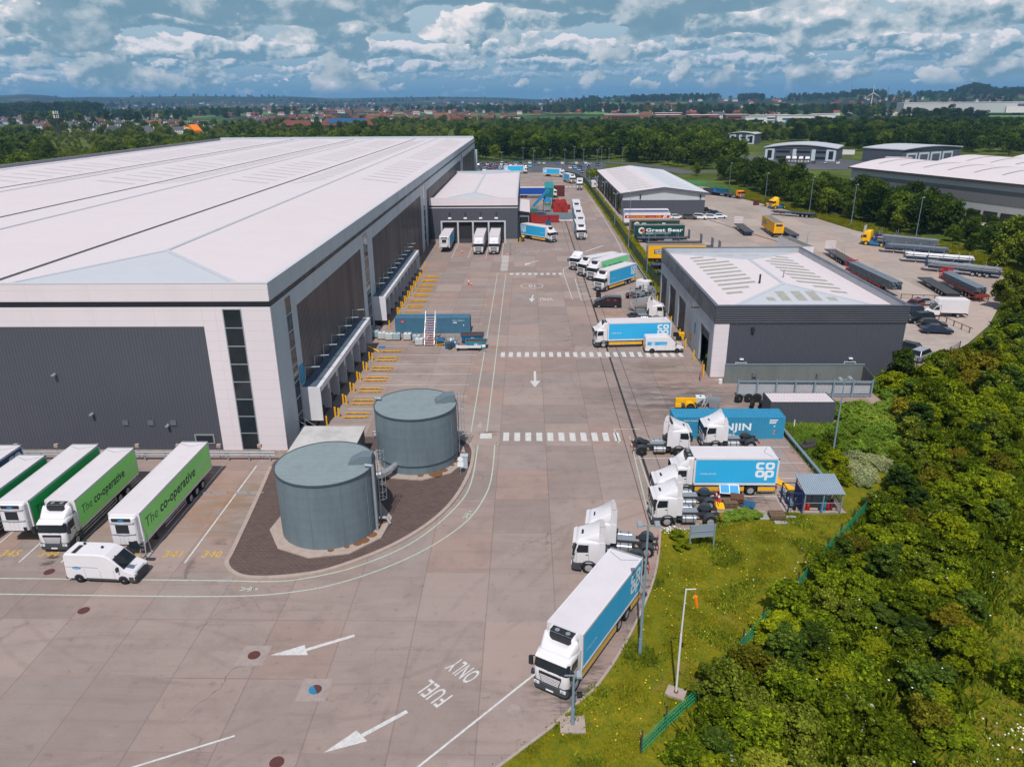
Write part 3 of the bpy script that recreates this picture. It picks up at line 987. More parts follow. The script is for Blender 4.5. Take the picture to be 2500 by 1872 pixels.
def strip_window(root, plane, at, a0, a1, z0, z1, n, out=0.06, name='window_strip'):
 """tall glazed strip; plane 'y' = wall facing -Y, 'x' = wall facing +X"""
 fr, pn = MB(), MB()

 def bx(m, a, b, z, zz, d0, d1):
  if plane == 'y':
   m.box(a, b, at - d1, at - d0, z, zz)
  else:
   m.box(at + d0, at + d1, a, b, z, zz)
 bx(pn, a0 + 0.05, a1 - 0.05, z0 + 0.05, z1 - 0.05, -0.05, out * 0.5)
 w = 0.10
 bx(fr, a0, a0 + w, z0, z1, -0.02, out)
 bx(fr, a1 - w, a1, z0, z1, -0.02, out)
 for i in range(n + 1):
  z = z0 + (z1 - z0 - w) * i / n
  bx(fr, a0 + w, a1 - w, z, z + w, -0.02, out - 0.003)
 f = part(fr, name, steel if plane == 'y' else clad_grey, root)
 part(pn, 'pane', glass, root, f)
 return f


def hip_roof(root, x0, x1, y0, y1, ze, zr, hipa, hipb, inset=0.0, mats=None, rw=0.26):
 xm = (x0 + x1) / 2
 a, b = (xm, y0 + hipa, zr), (xm, y1 - hipb, zr)
 zf = ze + (zr - ze) * inset / (xm - x0)
 fl0, fl1, bl0, bl1 = (x0 + inset, y0, zf), (x1 - inset, y0, zf), (x0 + inset, y1, zf), (x1 - inset, y1, zf)
 e0, e1, g0, g1 = (x0, y0, ze), (x1, y0, ze), (x0, y1, ze), (x1, y1, ze)
 mb = MB()
 mb.add([e0, fl0, a, b, bl0, g0], [(0, 1, 2, 3, 4, 5)], 0)
 mb.add([fl1, e1, g1, bl1, b, a], [(0, 1, 2, 3, 4, 5)], 0)
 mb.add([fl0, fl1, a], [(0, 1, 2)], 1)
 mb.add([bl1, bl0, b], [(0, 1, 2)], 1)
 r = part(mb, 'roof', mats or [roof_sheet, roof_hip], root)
 rb = MB()
 for p, q in ((a, b), (fl0, a), (fl1, a), (bl0, b), (bl1, b)):
  rb.bar((p[0], p[1], p[2] + 0.02), (q[0], q[1], q[2] + 0.02), rw * 2, 0.06)
 part(rb, 'ridge_flashing', roof_ridge, root, r)
 return r


# ---- the big warehouse
WX0, WX1, WY0, WY1, WH = -150.6, -25.45, 71.15, 381.0, 18.5
wh = thing('warehouse', 'huge white-roofed distribution warehouse with dark grey ribbed walls', 'warehouse', (WX1, WY0, 0))
mb = MB()
mb.box(WX0 + 0.3, WX1 - 0.3, WY0 + 0.3, WY1 - 0.3, 0, 17.4)
part(mb, 'core_wall', clad_mid, wh)
mb = MB()
mb.corr((WX0, WY0), (-32.34, WY0), 0.45, 14.12, 0.34, 0.035)
part(mb, 'ribbed_wall', clad_dark, wh)
mb = MB()
mb.box(WX0, -32.36, WY0 - 0.02, WY0 + 0.3, 14.12, 16.13)          # white frame round the grey field
mb.box(-32.34, -30.28, WY0 - 0.04, WY0 + 0.3, 0.45, 16.128)
mb.box(-28.36, WX1, WY0 - 0.04, WY0 + 0.3, 0.45, 16.126)
mb.box(-30.28, -28.36, WY0 - 0.038, WY0 + 0.3, 15.95, 16.124)
mb.box(-30.28, -28.36, WY0 + 0.1, WY0 + 0.3, 0.45, 15.95)
mb.box(WX0, WX1, WY0 - 0.05, WY0 + 0.35, 16.70, WH)
mb.box(WX0, WX0 + 0.2, WY0 + 0.35, WY1, 0, WH + 0.55)
part(mb, 'white_wall', clad_white, wh)
mb = MB()
mb.box(WX0 + 0.36, WX1 - 0.36, WY1 - 0.35, WY1, 0, WH + 0.9)
part(mb, 'rear_wall', clad_grey, wh)
part(MB().box(WX0 + 0.201, WX0 + 0.42, WY0 + 0.36, WY1 - 0.4, 17, WH + 0.548), 'parapet_lining', paint('parapet_blue_grey', (0.20, 0.235, 0.26), 0.5, dirt=.15), wh)
bm_ = MB()
bm_.box(WX0, WX1 + 0.01, WY0 - 0.01, WY0 + 0.3, 16.13, 16.70)
bm_.box(WX1 - 0.3, WX1 + 0.012, WY0 + 0.31, WY1, 16.132, 16.698)
part(bm_, 'trim_band', clad_band, wh)
# side wall towards the yard
sw = MB()
sw.box(WX1 - 0.3, WX1 + 0.02, WY0 + 0.36, WY1, 16.70, WH)
sw.box(WX1 - 0.3, WX1 + 0.02, WY0 + 0.31, WY1, 14.12, 16.13)
PIL = [(71.46, 79.4, 75.5, 77.5), (113.1, 122.3, 115.3, 118.4), (182.1, 193.3, 186.2, 189.6), (297.6, 307.2, 300.8, 303.6), (377.5, 381.0, None, None)]
for p0, p1, s0, s1 in PIL:
 if s0:
  sw.box(WX1 - 0.3, WX1 + 0.03, p0, s0, 0.3, 14.118)
  sw.box(WX1 - 0.3, WX1 + 0.03, s1, p1, 0.3, 14.118)
  strip_window(wh, 'x', WX1, s0, s1, 0.5, 15.9, 8)
 else:
  sw.box(WX1 - 0.3, WX1 + 0.03, p0, p1, 0.3, 14.118)
part(sw, 'side_wall', clad_grey, wh)  # white panels on the shaded side, shade put into the grey
dk = MB()
for a, b in ((79.4, 113.1), (122.3, 182.1), (193.3, 297.6), (307.2, 377.5)):
 dk.corr((WX1 - 0.02, a), (WX1 - 0.02, b), 0.3, 14.12, 0.5, 0.04)
part(dk, 'side_ribbed_wall', paint('glossy_shaded_cladding', (0.062, 0.055, 0.060), 0.28, dirt=0.15, dscale=0.25, streak=True, spec=0.6), wh)  # shade and the brown reflection of the yard put into the colour
mb = MB()
mb.box(WX0, WX1, WY0 - 0.10, WY0 + 0.25, 0, 0.45)
mb.box(WX1 - 0.2, WX1 + 0.06, WY0 + 0.26, WY1, 0, 0.298)
part(mb, 'plinth', plinthm, wh)
strip_window(wh, 'y', WY0 - 0.02, -30.28, -28.36, 0.45, 15.95, 8)
wf = MB()
wf.box(-35.2, -33.1, WY0 - 0.12, WY0 - 0.05, 1.2, 2.3)
w1 = part(wf, 'window_frame', alu, wh)
part(MB().box(-35.05, -33.25, WY0 - 0.135, WY0 - 0.121, 1.33, 2.17), 'pane', glass, wh, w1)
# roof in four spans
SPANS = [(-54.3, -25.9), (-84.5, -54.3), (-114.5, -84.5), (-150.1, -114.5)]
ZE, ZR = 18.15, 19.75
for i, (a, b) in enumerate(SPANS):
 r = hip_roof(wh, a, b, WY0 + 0.36, WY1 - 0.4, ZE, ZR, 10.5, 26, inset=2.8)
 g = MB()
 g.box(a - 0.24, a + 0.24, WY0 + 0.4, WY1 - 0.5, ZE + 0.02, ZE + 0.10)
 if i < 3:
  part(g, 'valley_gutter', gutter, wh)
 rl = MB()
 half = (b - a) / 2
 for side in (-1, 1):
  for k in range(30):
   y = 168 + k * 6.6
   if y > 348 or (side > 0 and k % 10 == 9):
    continue
   xa, xb = half * 0.28, half * 0.82
   za, zb = (ZR - (ZR - ZE) * q / half + 0.035 for q in (xa, xb))
   xm = (a + b) / 2
   rl.quad((xm + side * xa, y, za), (xm + side * xb, y, zb), (xm + side * xb, y + 1.0, zb), (xm + side * xa, y + 1.0, za))
 each(rl, 'roof_light', paint('opal_roof_light', (0.575, 0.535, 0.565), 0.5, dirt=0.2), r, cap=26)
cp_ = MB()
cp_.box(WX0, WX1 + 0.06, WY0 - 0.08, WY0 + 0.38, WH, WH + 0.07)
cp_.box(WX1 - 0.42, WX1 + 0.06, WY0 + 0.381, WY1, WH, WH + 0.068)
part(cp_, 'coping', paint('coping_pale', (0.56, 0.57, 0.60), 0.5), wh)
# loading docks along the yard side
dock_dark = paint('dock_door_dark', (0.028, 0.026, 0.028), 0.6, dirt=0.3)
fin_m = paint('dock_fin_grey', (0.50, 0.52, 0.56), 0.5, dirt=0.3)
cantop = paint('dock_canopy_top', (0.10, 0.135, 0.18), 0.4, dirt=0.3)
for y0, y1, nd in ((77.8, 106.8, 7), (119.4, 160.4, 10)):
 can = MB()
 can.prism([(WX1 + 0.05, 4.35), (WX1 + 0.05, 5.05), (-23.75, 4.98), (-23.75, 4.35)], y0 + 0.16, y1 - 0.16, 0)
 c = part(can, 'dock_canopy', [cantop], wh)
 fa = MB()
 fa.box(-23.75, -23.3, y0, y1, 4.35, 5.02)
 fa.box(WX1 + 0.05, -23.3, y0 - 0.002, y0 + 0.15, 0.95, 5.018)
 fa.box(WX1 + 0.05, -23.3, y1 - 0.15, y1 + 0.002, 0.95, 5.018)
 part(fa, 'fascia', paint('dock_fascia_white', (0.70, 0.69, 0.72), 0.5, dirt=0.2), wh, c)
 st = (y1 - y0) / nd
 fn, dd, bp = MB(), MB(), MB()
 for k in range(nd):
  yk = y0 + k * st
  if k:
   fn.box(WX1 + 0.06, -23.35, yk - 0.11, yk - 0.02, 0.9, 4.34)
   fn.box(-23.9, -23.45, yk + 0.5, yk + 0.58, 1.2, 4.33)
  dd.box(WX1 + 0.03, WX1 + 0.14, yk + 0.75, yk + st - 0.5, 1.2, 4.3)
  fn.box(-23.62, -23.36, yk + st - 0.75, yk + st - 0.18, 3.5, 4.34)
  bp.box(-24.1, -23.7, yk + 0.55, yk + 0.8, 0.95, 1.5)
  part(MB().box(WX1 + 0.15, WX1 + 0.18, yk + 0.75, yk + st - 0.5, 1.15, 1.35), 'dock_door_sill', yell, wh)
 part(MB().box(WX1 + 0.05, -24.2, y0 + 0.17, y1 - 0.17, 0.02, 1.18), 'dock_plinth', paint('dock_plinth_black', (0.03, 0.028, 0.028), 0.7, dirt=0.3), wh)
 each(fn, 'fin', fin_m, c)
 each(dd, 'dock_door', dock_dark, c)
 each(bp, 'bumper', black, c)
 for k in range(nd):
  yk = y0 + k * st + 1.6
  lp = MB()
  lp.bar((WX1 + 0.06, yk, 5.1), (WX1 + 0.16, yk, 6.9), 0.09)
  lp.bar((WX1 + 0.16, yk, 6.85), (WX1 + 1.9, yk, 6.95), 0.12, 0.08)
  part(lp, 'dock_lamp', clad_grey, wh)
 part(MB().box(-23.3, -23.28, y0 + 0.8, y0 + 1.25, 4.5, 4.9), 'dock_number', ltext, wh)
sg = MB()
sg.box(WX1 + 0.05, WX1 + 0.10, 77.75, 79.2, 5.35, 7.5)
part(sg, 'wall_sign', paint('sign_blue', (0.03, 0.28, 0.46), 0.5), wh)
lm = MB()
for x, z in ((-48.6, 9.0), (-45.6, 4.6), (-37.8, 3.3)):
 lm.box(x - 0.16, x + 0.16, WY0 - 0.55, WY0 - 0.07, z, z + 0.12)
 lm.box(x - 0.08, x + 0.08, WY0 - 0.2, WY0 - 0.06, z - 0.15, z + 0.2)
each(lm, 'wall_lamp', steel, wh, loc_of(wh))
vt = MB()
for x in (-42.3, -39.6, -37.2):
 vt.box(x - 0.3, x + 0.3, WY0 - 0.14, WY0 - 0.06, 3.35, 3.9)
each(vt, 'wall_vent', clad_mid, wh, loc_of(wh))
mb = MB()
mb.box(WX1 - 0.3, WX1 + 1.2, 378.5, 383.0, 0.0, 13.0)
part(mb, 'stair_tower', clad_grey, wh)

# ---- annex with four docks
AX0, AX1, AY0, AY1 = -25.35, -2.35, 196.8, 276.0
an = thing('loading_annex', 'lower white-roofed loading annex with four lorry docks', 'loading bay', (AX1, AY0, 0))
part(MB().box(AX0 + 0.3, AX1 - 0.25, AY0 + 0.9, AY1 - 0.3, 0, 10.4), 'core_wall', clad_mid, an)
DOCK = [(-21.95, -18.2), (-17.8, -14.2), (-13.9, -10.05), (-9.8, -6.0)]
mb = MB()
mb.corr((AX0, AY0), (AX1, AY0), 5.95, 9.13, 0.5, 0.05)
mb.corr((AX0, AY0), (-22.3, AY0), 1.1, 5.95, 0.5, 0.05)
mb.corr((-5.65, AY0), (AX1, AY0), 1.1, 5.95, 0.5, 0.05)
mb.corr((AX1, AY0), (AX1, AY1), 1.1, 9.13, 0.5, 0.05)
part(mb, 'ribbed_wall', clad_dark, an)
mb = MB()
mb.box(AX0, AX1 + 0.08, AY0 - 0.08, AY0 + 0.3, 9.78, 11.75)
mb.box(AX0, AX1 + 0.07, AY0 - 0.07, AY0 + 0.28, 9.13, 9.34)
part(mb, 'white_parapet', clad_white, an)
mb = MB()
mb.box(AX1 - 0.3, AX1 + 0.075, AY0 + 0.301, AY1 - 0.301, 9.78, 11.748)
mb.box(AX0, AX1 + 0.07, AY1 - 0.3, AY1, 9.78, 11.746)
part(mb, 'side_parapet', clad_grey, an)  # white parapet greyed on this side, its shade is in the colour
mb = MB()
mb.box(AX0, AX1 + 0.05, AY0 - 0.05, AY0 + 0.28, 9.341, 9.779)
mb.box(AX1 - 0.28, AX1 + 0.045, AY0 + 0.281, AY1, 9.34, 9.778)
part(mb, 'trim_band', clad_band, an)
mb = MB()
mb.box(AX0, -22.3, AY0 - 0.1, AY0 + 0.2, 0, 1.1)
mb.box(-5.65, AX1 + 0.1, AY0 - 0.1, AY0 + 0.2, 0, 1.1)
mb.box(AX1 - 0.2, AX1 + 0.1, AY0 + 0.21, AY1, 0, 1.098)
part(mb, 'plinth', plinthm, an)
mb = MB()
xs = [-22.3] + [(DOCK[i][1] + DOCK[i + 1][0]) / 2 for i in range(3)] + [-5.65]
for i, x in enumerate(xs):
 mb.box(x - 0.22, x + 0.22, AY0 - 0.12, AY0 + 0.6, 0, 5.9)
for i in range(4):
 mb.box(xs[i] + 0.221, xs[i + 1] - 0.221, AY0 - 0.11, AY0 + 0.6, 5.55, 5.899)
fr = part(mb, 'dock_frame', fin_m, an)
for a, b in DOCK:
 part(MB().box(a, b, AY0 + 0.62, AY0 + 0.88, 1.1, 5.5), 'dock_door', dock_dark, an)
 m2 = MB()
 for z in (1.6, 2.2, 2.8, 3.4):
  m2.box(a + 0.15, a + 0.3, AY0 + 0.4, AY0 + 0.6, z, z + 0.3)
  m2.box(b - 0.3, b - 0.15, AY0 + 0.4, AY0 + 0.6, z, z + 0.3)
 m2.box(a + 0.2, b - 0.2, AY0 + 0.3, AY0 + 0.61, 0.05, 1.08)
 each(m2, 'dock_bumper', dgrey, an, loc_of(an))
 c = (a + b) / 2
 part(MB().box(c - 0.42, c + 0.42, AY0 - 0.15, AY0 - 0.06, 6.35, 6.75), 'dock_sign', ltext, an)
 part(MB().box(c - 0.12, c + 0.12, AY0 - 0.35, AY0 - 0.06, 7.5, 8.0), 'wall_lamp', black, an)
hip_roof(an, AX0, AX1 - 0.32, AY0 + 0.31, AY1 - 0.31, 11.0, 12.0, 9.5, 14, inset=2.0, rw=0.3)
# ---- lean-to beside it
lt = thing('loading_shed', 'small white-roofed lean-to with dark opening beside annex', 'shed', (AX1 + 0.1, 212, 0))
part(MB().prism([(-2.24, 0), (-2.24, 6.3), (0.75, 5.9), (0.75, 0)], 212.6, 238), 'wall', clad_mid, lt)
part(MB().prism([(-2.24, 6.31), (-2.24, 6.5), (0.95, 6.1), (0.95, 5.91)], 211.8, 238.4), 'roof', roof_sheet, lt)
mb = MB()
mb.box(-1.95, 0.5, 212.45, 212.58, 0.2, 4.6)
part(mb, 'opening', black, lt)
mb = MB()
for x in (-2.2, 0.5):
 mb.box(x, x + 0.24, 212.3, 212.44, 0, 4.9)
mb.box(-1.96, 0.5, 212.3, 212.44, 4.6, 4.9)
part(mb, 'door_frame', steel, lt)

# ---- vehicle workshop
VX0, VX1, VY0, VY1 = 24.7, 49.6, 94.4, 135.5
vm = thing('workshop', 'vehicle workshop with dark ribbed parapet and white roof beside the yard', 'workshop', (VX0, VY0, 0))
part(MB().box(VX0 + 1.3, VX1 - 0.3, VY0 + 0.3, VY1 - 0.3, 0, 8.2), 'core_wall', paint('workshop_interior_shade', (0.03, 0.03, 0.034), 0.8), vm)  # solid core, near-black so the shade of the interior is in its colour
mb = MB()
mb.corr((26.65, VY0), (VX1, VY0), 0.05, 7.55, 0.34, 0.05)
mb.corr((VX1, VY0), (VX1, VY1), 0.05, 7.55, 0.34, 0.05)
mb.box(VX0, VX1, VY1 - 0.2, VY1, 0.0, 7.55)
part(mb, 'ribbed_wall', clad_dark, vm)
mb = MB()
mb.hcorr((VX0 - 0.05, VY0 - 0.1), (VX1 + 0.1, VY0 - 0.1), 7.55, 9.95, 0.27, 0.06)
mb.hcorr((VX1 + 0.1, VY0 - 0.1), (VX1 + 0.1, VY1), 7.55, 9.95, 0.27, 0.06)
mb.hcorr((VX0 - 0.05, VY1), (VX0 - 0.05, VY0 - 0.1), 7.55, 9.95, 0.27, 0.06)
part(mb, 'ribbed_parapet', paint('parapet_cladding', (0.072, 0.075, 0.092), 0.35, dirt=0.15, dscale=0.4, spec=0.55), vm)
mb = MB()
mb.box(VX0 + 0.05, VX1 - 0.35, VY0 + 0.02, VY0 + 0.3, 8.3, 9.9)
mb.box(VX1 - 0.3, VX1 + 0.02, VY0, VY1, 8.3, 9.898)
mb.box(VX0 + 0.02, VX0 + 0.3, VY0 + 0.31, VY1 - 0.31, 8.3, 9.896)
mb.box(VX0 + 0.02, VX1 - 0.31, VY1 - 0.3, VY1 - 0.02, 8.3, 9.894)
part(mb, 'parapet_lining', paint('parapet_back_grey', (0.40, 0.42, 0.45), 0.5, dirt=0.2), vm)
mb = MB()
mb.box(VX0 - 0.12, VX1 + 0.16, VY0 - 0.18, VY0 + 0.32, 9.95, 10.03)
mb.box(VX0 - 0.12, VX1 + 0.16, VY1 - 0.32, VY1 + 0.08, 9.95, 10.03)
mb.box(VX0 - 0.12, VX0 + 0.32, VY0 + 0.321, VY1 - 0.321, 9.95, 10.028)
mb.box(VX1 - 0.32, VX1 + 0.16, VY0 + 0.321, VY1 - 0.321, 9.95, 10.028)
part(mb, 'coping', paint('coping_slate', (0.11, 0.125, 0.16), 0.4), vm)
mb = MB()
mb.box(VX0, 26.64, VY0 - 0.06, VY0 + 0.3, 0.1, 7.54)
part(mb, 'white_pilaster', clad_white, vm)
DOORS = [(96.6, 101.9), (112.55, 118.0), (120.7, 126.1), (128.85, 134.5)]
mb = MB()
ys = [VY0 + 0.31] + [v for d in DOORS for v in d] + [VY1]
for i in range(0, len(ys), 2):
 mb.box(VX0, VX0 + 0.3, ys[i], ys[i + 1], 0.1, 5.6)
mb.box(VX0, VX0 + 0.3, VY0 + 0.31, VY1, 5.6, 7.55)
part(mb, 'side_wall', paint('workshop_grey_cladding', (0.36, 0.40, 0.44), 0.4, dirt=0.2, dscale=0.4, streak=True, joint=((2, 1.0, 0.04), (1, 4.0, 0.03))), vm)
for i, (a, b) in enumerate(DOORS):
 mb = MB()
 mb.box(VX0 + 0.18, VX0 + 0.26, a, b, 0.02 if i else 4.2, 5.59)
 for z in np.arange(0.6, 5.4, 0.6):
  if i or z > 4.2:
   mb.box(VX0 + 0.15, VX0 + 0.18, a + 0.02, b - 0.02, z, z + 0.05)
 part(mb, 'shutter_door', paint('shutter_dark', (0.035, 0.035, 0.042), 0.45, dirt=0.2), vm)
mb = MB()
mb.box(VX0 - 0.03, VX0, 104.6, 105.5, 3.0, 4.6)
part(mb, 'wall_sign', paint('sign_mid_blue', (0.03, 0.20, 0.40), 0.5), vm)
mb = MB()
mb.box(VX0 - 0.02, VX0, 106.6, 107.5, 5.9, 7.2)
mb.box(VX0 - 0.02, VX0, 107.2, 108.1, 1.2, 2.5)
each(mb, 'window_pane', glass, vm, loc_of(vm))
mb = MB()
mb.box(29.5, 29.9, VY0 - 0.45, VY0 - 0.06, 6.6, 7.1)
mb.box(48.5, 48.9, VY0 - 0.4, VY0 - 0.06, 3.5, 3.8)
mb.box(VX0 - 1.2, VX0 - 0.05, 103.3, 103.5, 7.3, 7.42)
mb.box(VX0 - 1.2, VX0 - 0.05, 134.8, 135.0, 7.3, 7.42)
each(mb, 'wall_lamp', black, vm, loc_of(vm))
for a, b, z, op in ((28.0, 29.3, 2.1, 0), (42.4, 43.7, 2.2, 1)):
 f = part(MB().box(a - 0.12, b + 0.12, VY0 - 0.12, VY0 - 0.06, 0, z + 0.14), 'side_door', clad_grey, vm)
 part(MB().box(a, b, VY0 - 0.14, VY0 - 0.121, 0.02, z), 'doorway', black, vm, f)
 if op:
  part(MB().box(b, b + 0.06, VY0 - 1.3, VY0 - 0.15, 0.05, z), 'door_leaf', clad_grey, vm, f)
 part(MB().box((a + b) / 2 - 0.25, (a + b) / 2 + 0.25, VY0 - 0.3, VY0 - 0.07, z + 0.5, z + 0.68), 'door_lamp', ltext, vm, f)
vr = hip_roof(vm, VX0 + 0.3, VX1 - 0.3, VY0 + 0.31, VY1 - 0.31, 9.0, 10.15, 11.5, 11.5, inset=0.5, rw=0.28)
xm, hw = (VX0 + VX1) / 2, (VX1 - VX0) / 2 - 0.3
rl = MB()


def vz(x):
 return 10.15 - 1.15 * abs(x - xm) / hw + 0.03


for i in range(11):
 y = 103.2 + i * 2.5
 t_ = min(i, 10 - i)
 xa, xb = (28.4, 30.6 + min(t_, 2) * 1.6)
 for q0, q1 in ((xa, xb), (2 * xm - xb - 0.6, 2 * xm - xa - 0.6)):
  rl.quad((q0, y, vz(q0)), (q1, y, vz(q1)), (q1, y + 0.95, vz(q1)), (q0, y + 0.95, vz(q0)))
for cx_, w_, l0, l1 in ((33.4, 1.1, 98.6, 100.4), (35.4, 1.3, 98.4, 102.8), (37.6, 1.3, 98.4, 102.8), (39.6, 1.3, 98.4, 102.8), (41.7, 1.2, 98.6, 100.4)):
 zz = lambda y: 9.0 + 1.15 * (y - VY0 - 0.31) / 11.5 + 0.03
 rl.quad((cx_ - w_ / 2, l0, zz(l0)), (cx_ + w_ / 2, l0, zz(l0)), (cx_ + w_ / 2, l1, zz(l1)), (cx_ - w_ / 2, l1, zz(l1)))
for cx_ in (34.0, 35.6, 38.4, 40.0):
 zz = lambda y: 9.0 + 1.15 * (VY1 - 0.31 - y) / 11.5 + 0.03
 rl.quad((cx_ - .7, 130, zz(130)), (cx_ + .7, 130, zz(130)), (cx_ + .7, 133, zz(133)), (cx_ - .7, 133, zz(133)))
each(rl, 'roof_light', roof_light_d, vr)
mb = MB()
mb.tube((34.1, 107.5, 9.8), (34.1, 107.5, 11.2), 0.14)
mb.tube((38.5, 110.5, 10.0), (38.5, 110.5, 11.2), 0.10, mi=1)
each(mb, 'flue', [black, steel], vr)

# ---- long gable shed
gs = thing('gable_shed', 'low-pitched white-roofed shed with grey gable beyond the fence', 'shed', (31.0, 246.0, 0))
part(MB().prism([(31.4, 0), (31.4, 7.0), (44.2, 8.6), (57.3, 7.0), (57.3, 0)], 246.3, 330), 'core_wall', clad_mid, gs)
mb = MB()
mb.corr((31.0, 246), (57.6, 246), 0, 4.9, 0.5, 0.05)
mb.corr((57.6, 246), (57.6, 330), 0, 7.0, 0.6, 0.05)
part(mb, 'lower_wall', clad_dark, gs)
mb = MB()
mb.loft([[(31.0, y, 4.9), (31.0, y, 7.1), (44.2, y, 8.7), (57.6, y, 7.1), (57.6, y, 4.9)] for y in (245.96, 246.28)])
part(mb, 'gable_wall', paint('gable_light_grey', (0.48, 0.50, 0.53), 0.5, dirt=0.15, dscale=0.4, streak=True), gs)
part(MB().box(31.0, 31.3, 246.3, 330, 0, 6.9), 'dark_bays', paint('glossy_bay', (0.020, 0.021, 0.024), 0.22, dirt=0.3, spec=0.6), gs)
mb = MB()
for k in range(9):
 y = 246.4 + k * 10.3
 mb.box(30.75, 31.0, y, y + 0.5, 0, 6.9)
mb.box(30.7, 31.0, 246.3, 330, 6.6, 7.0)
part(mb, 'steel_column', clad_mid, gs)
mb = MB()
a = [(30.2, 7.0), (30.2, 7.2), (44.2, 9.05), (44.2, 8.82)]
b = [(44.2, 8.82), (44.2, 9.05), (58.6, 7.2), (58.6, 7.0)]
mb.loft([[(x, y, z) for x, z in a] for y in (245.2, 331)])
mb.loft([[(x, y, z) for x, z in b] for y in (245.2, 331)], 1)
gr = part(mb, 'roof', [roof_sheet, paint('shaded_side_sheet', (0.62, 0.63, 0.66), 0.5, dirt=0.1)], gs)  # right slope carries its shade in the sheet colour
mb = MB()
mb.bar((30.2, 245.15, 7.0), (44.2, 245.15, 8.85), 0.2, 0.45)
mb.bar((44.2, 245.14, 8.85), (58.6, 245.14, 7.0), 0.2, 0.45)
mb.box(30.0, 30.2, 245.1, 331, 6.8, 7.15)
mb.box(58.6, 58.8, 245.1, 331, 6.8, 7.15)
part(mb, 'fascia', paint('fascia_dark', (0.10, 0.105, 0.12), 0.5), gs, gr)
rl = MB()
for k in range(13):
 y = 252 + k * 6.0
 for s in (-1, 1):
  xa, xb = 44.2 + s * 3.0, 44.2 + s * 10.8
  za, zb = (9.05 - 1.85 * abs(q - 44.2) / 14.2 + 0.03 for q in (xa, xb))
  rl.quad((xa, y, za), (xb, y, zb), (xb, y + 0.9, zb), (xa, y + 0.9, za))
each(rl, 'roof_light', paint('grey_roof_light', (0.38, 0.38, 0.37), 0.6, dirt=0.4), gr)
each(MB().box(36.5, 36.9, 245.6, 245.95, 5.4, 6.6).box(55.8, 56.2, 245.6, 245.95, 5.4, 6.6), 'wall_lamp', black, gs, loc_of(gs))

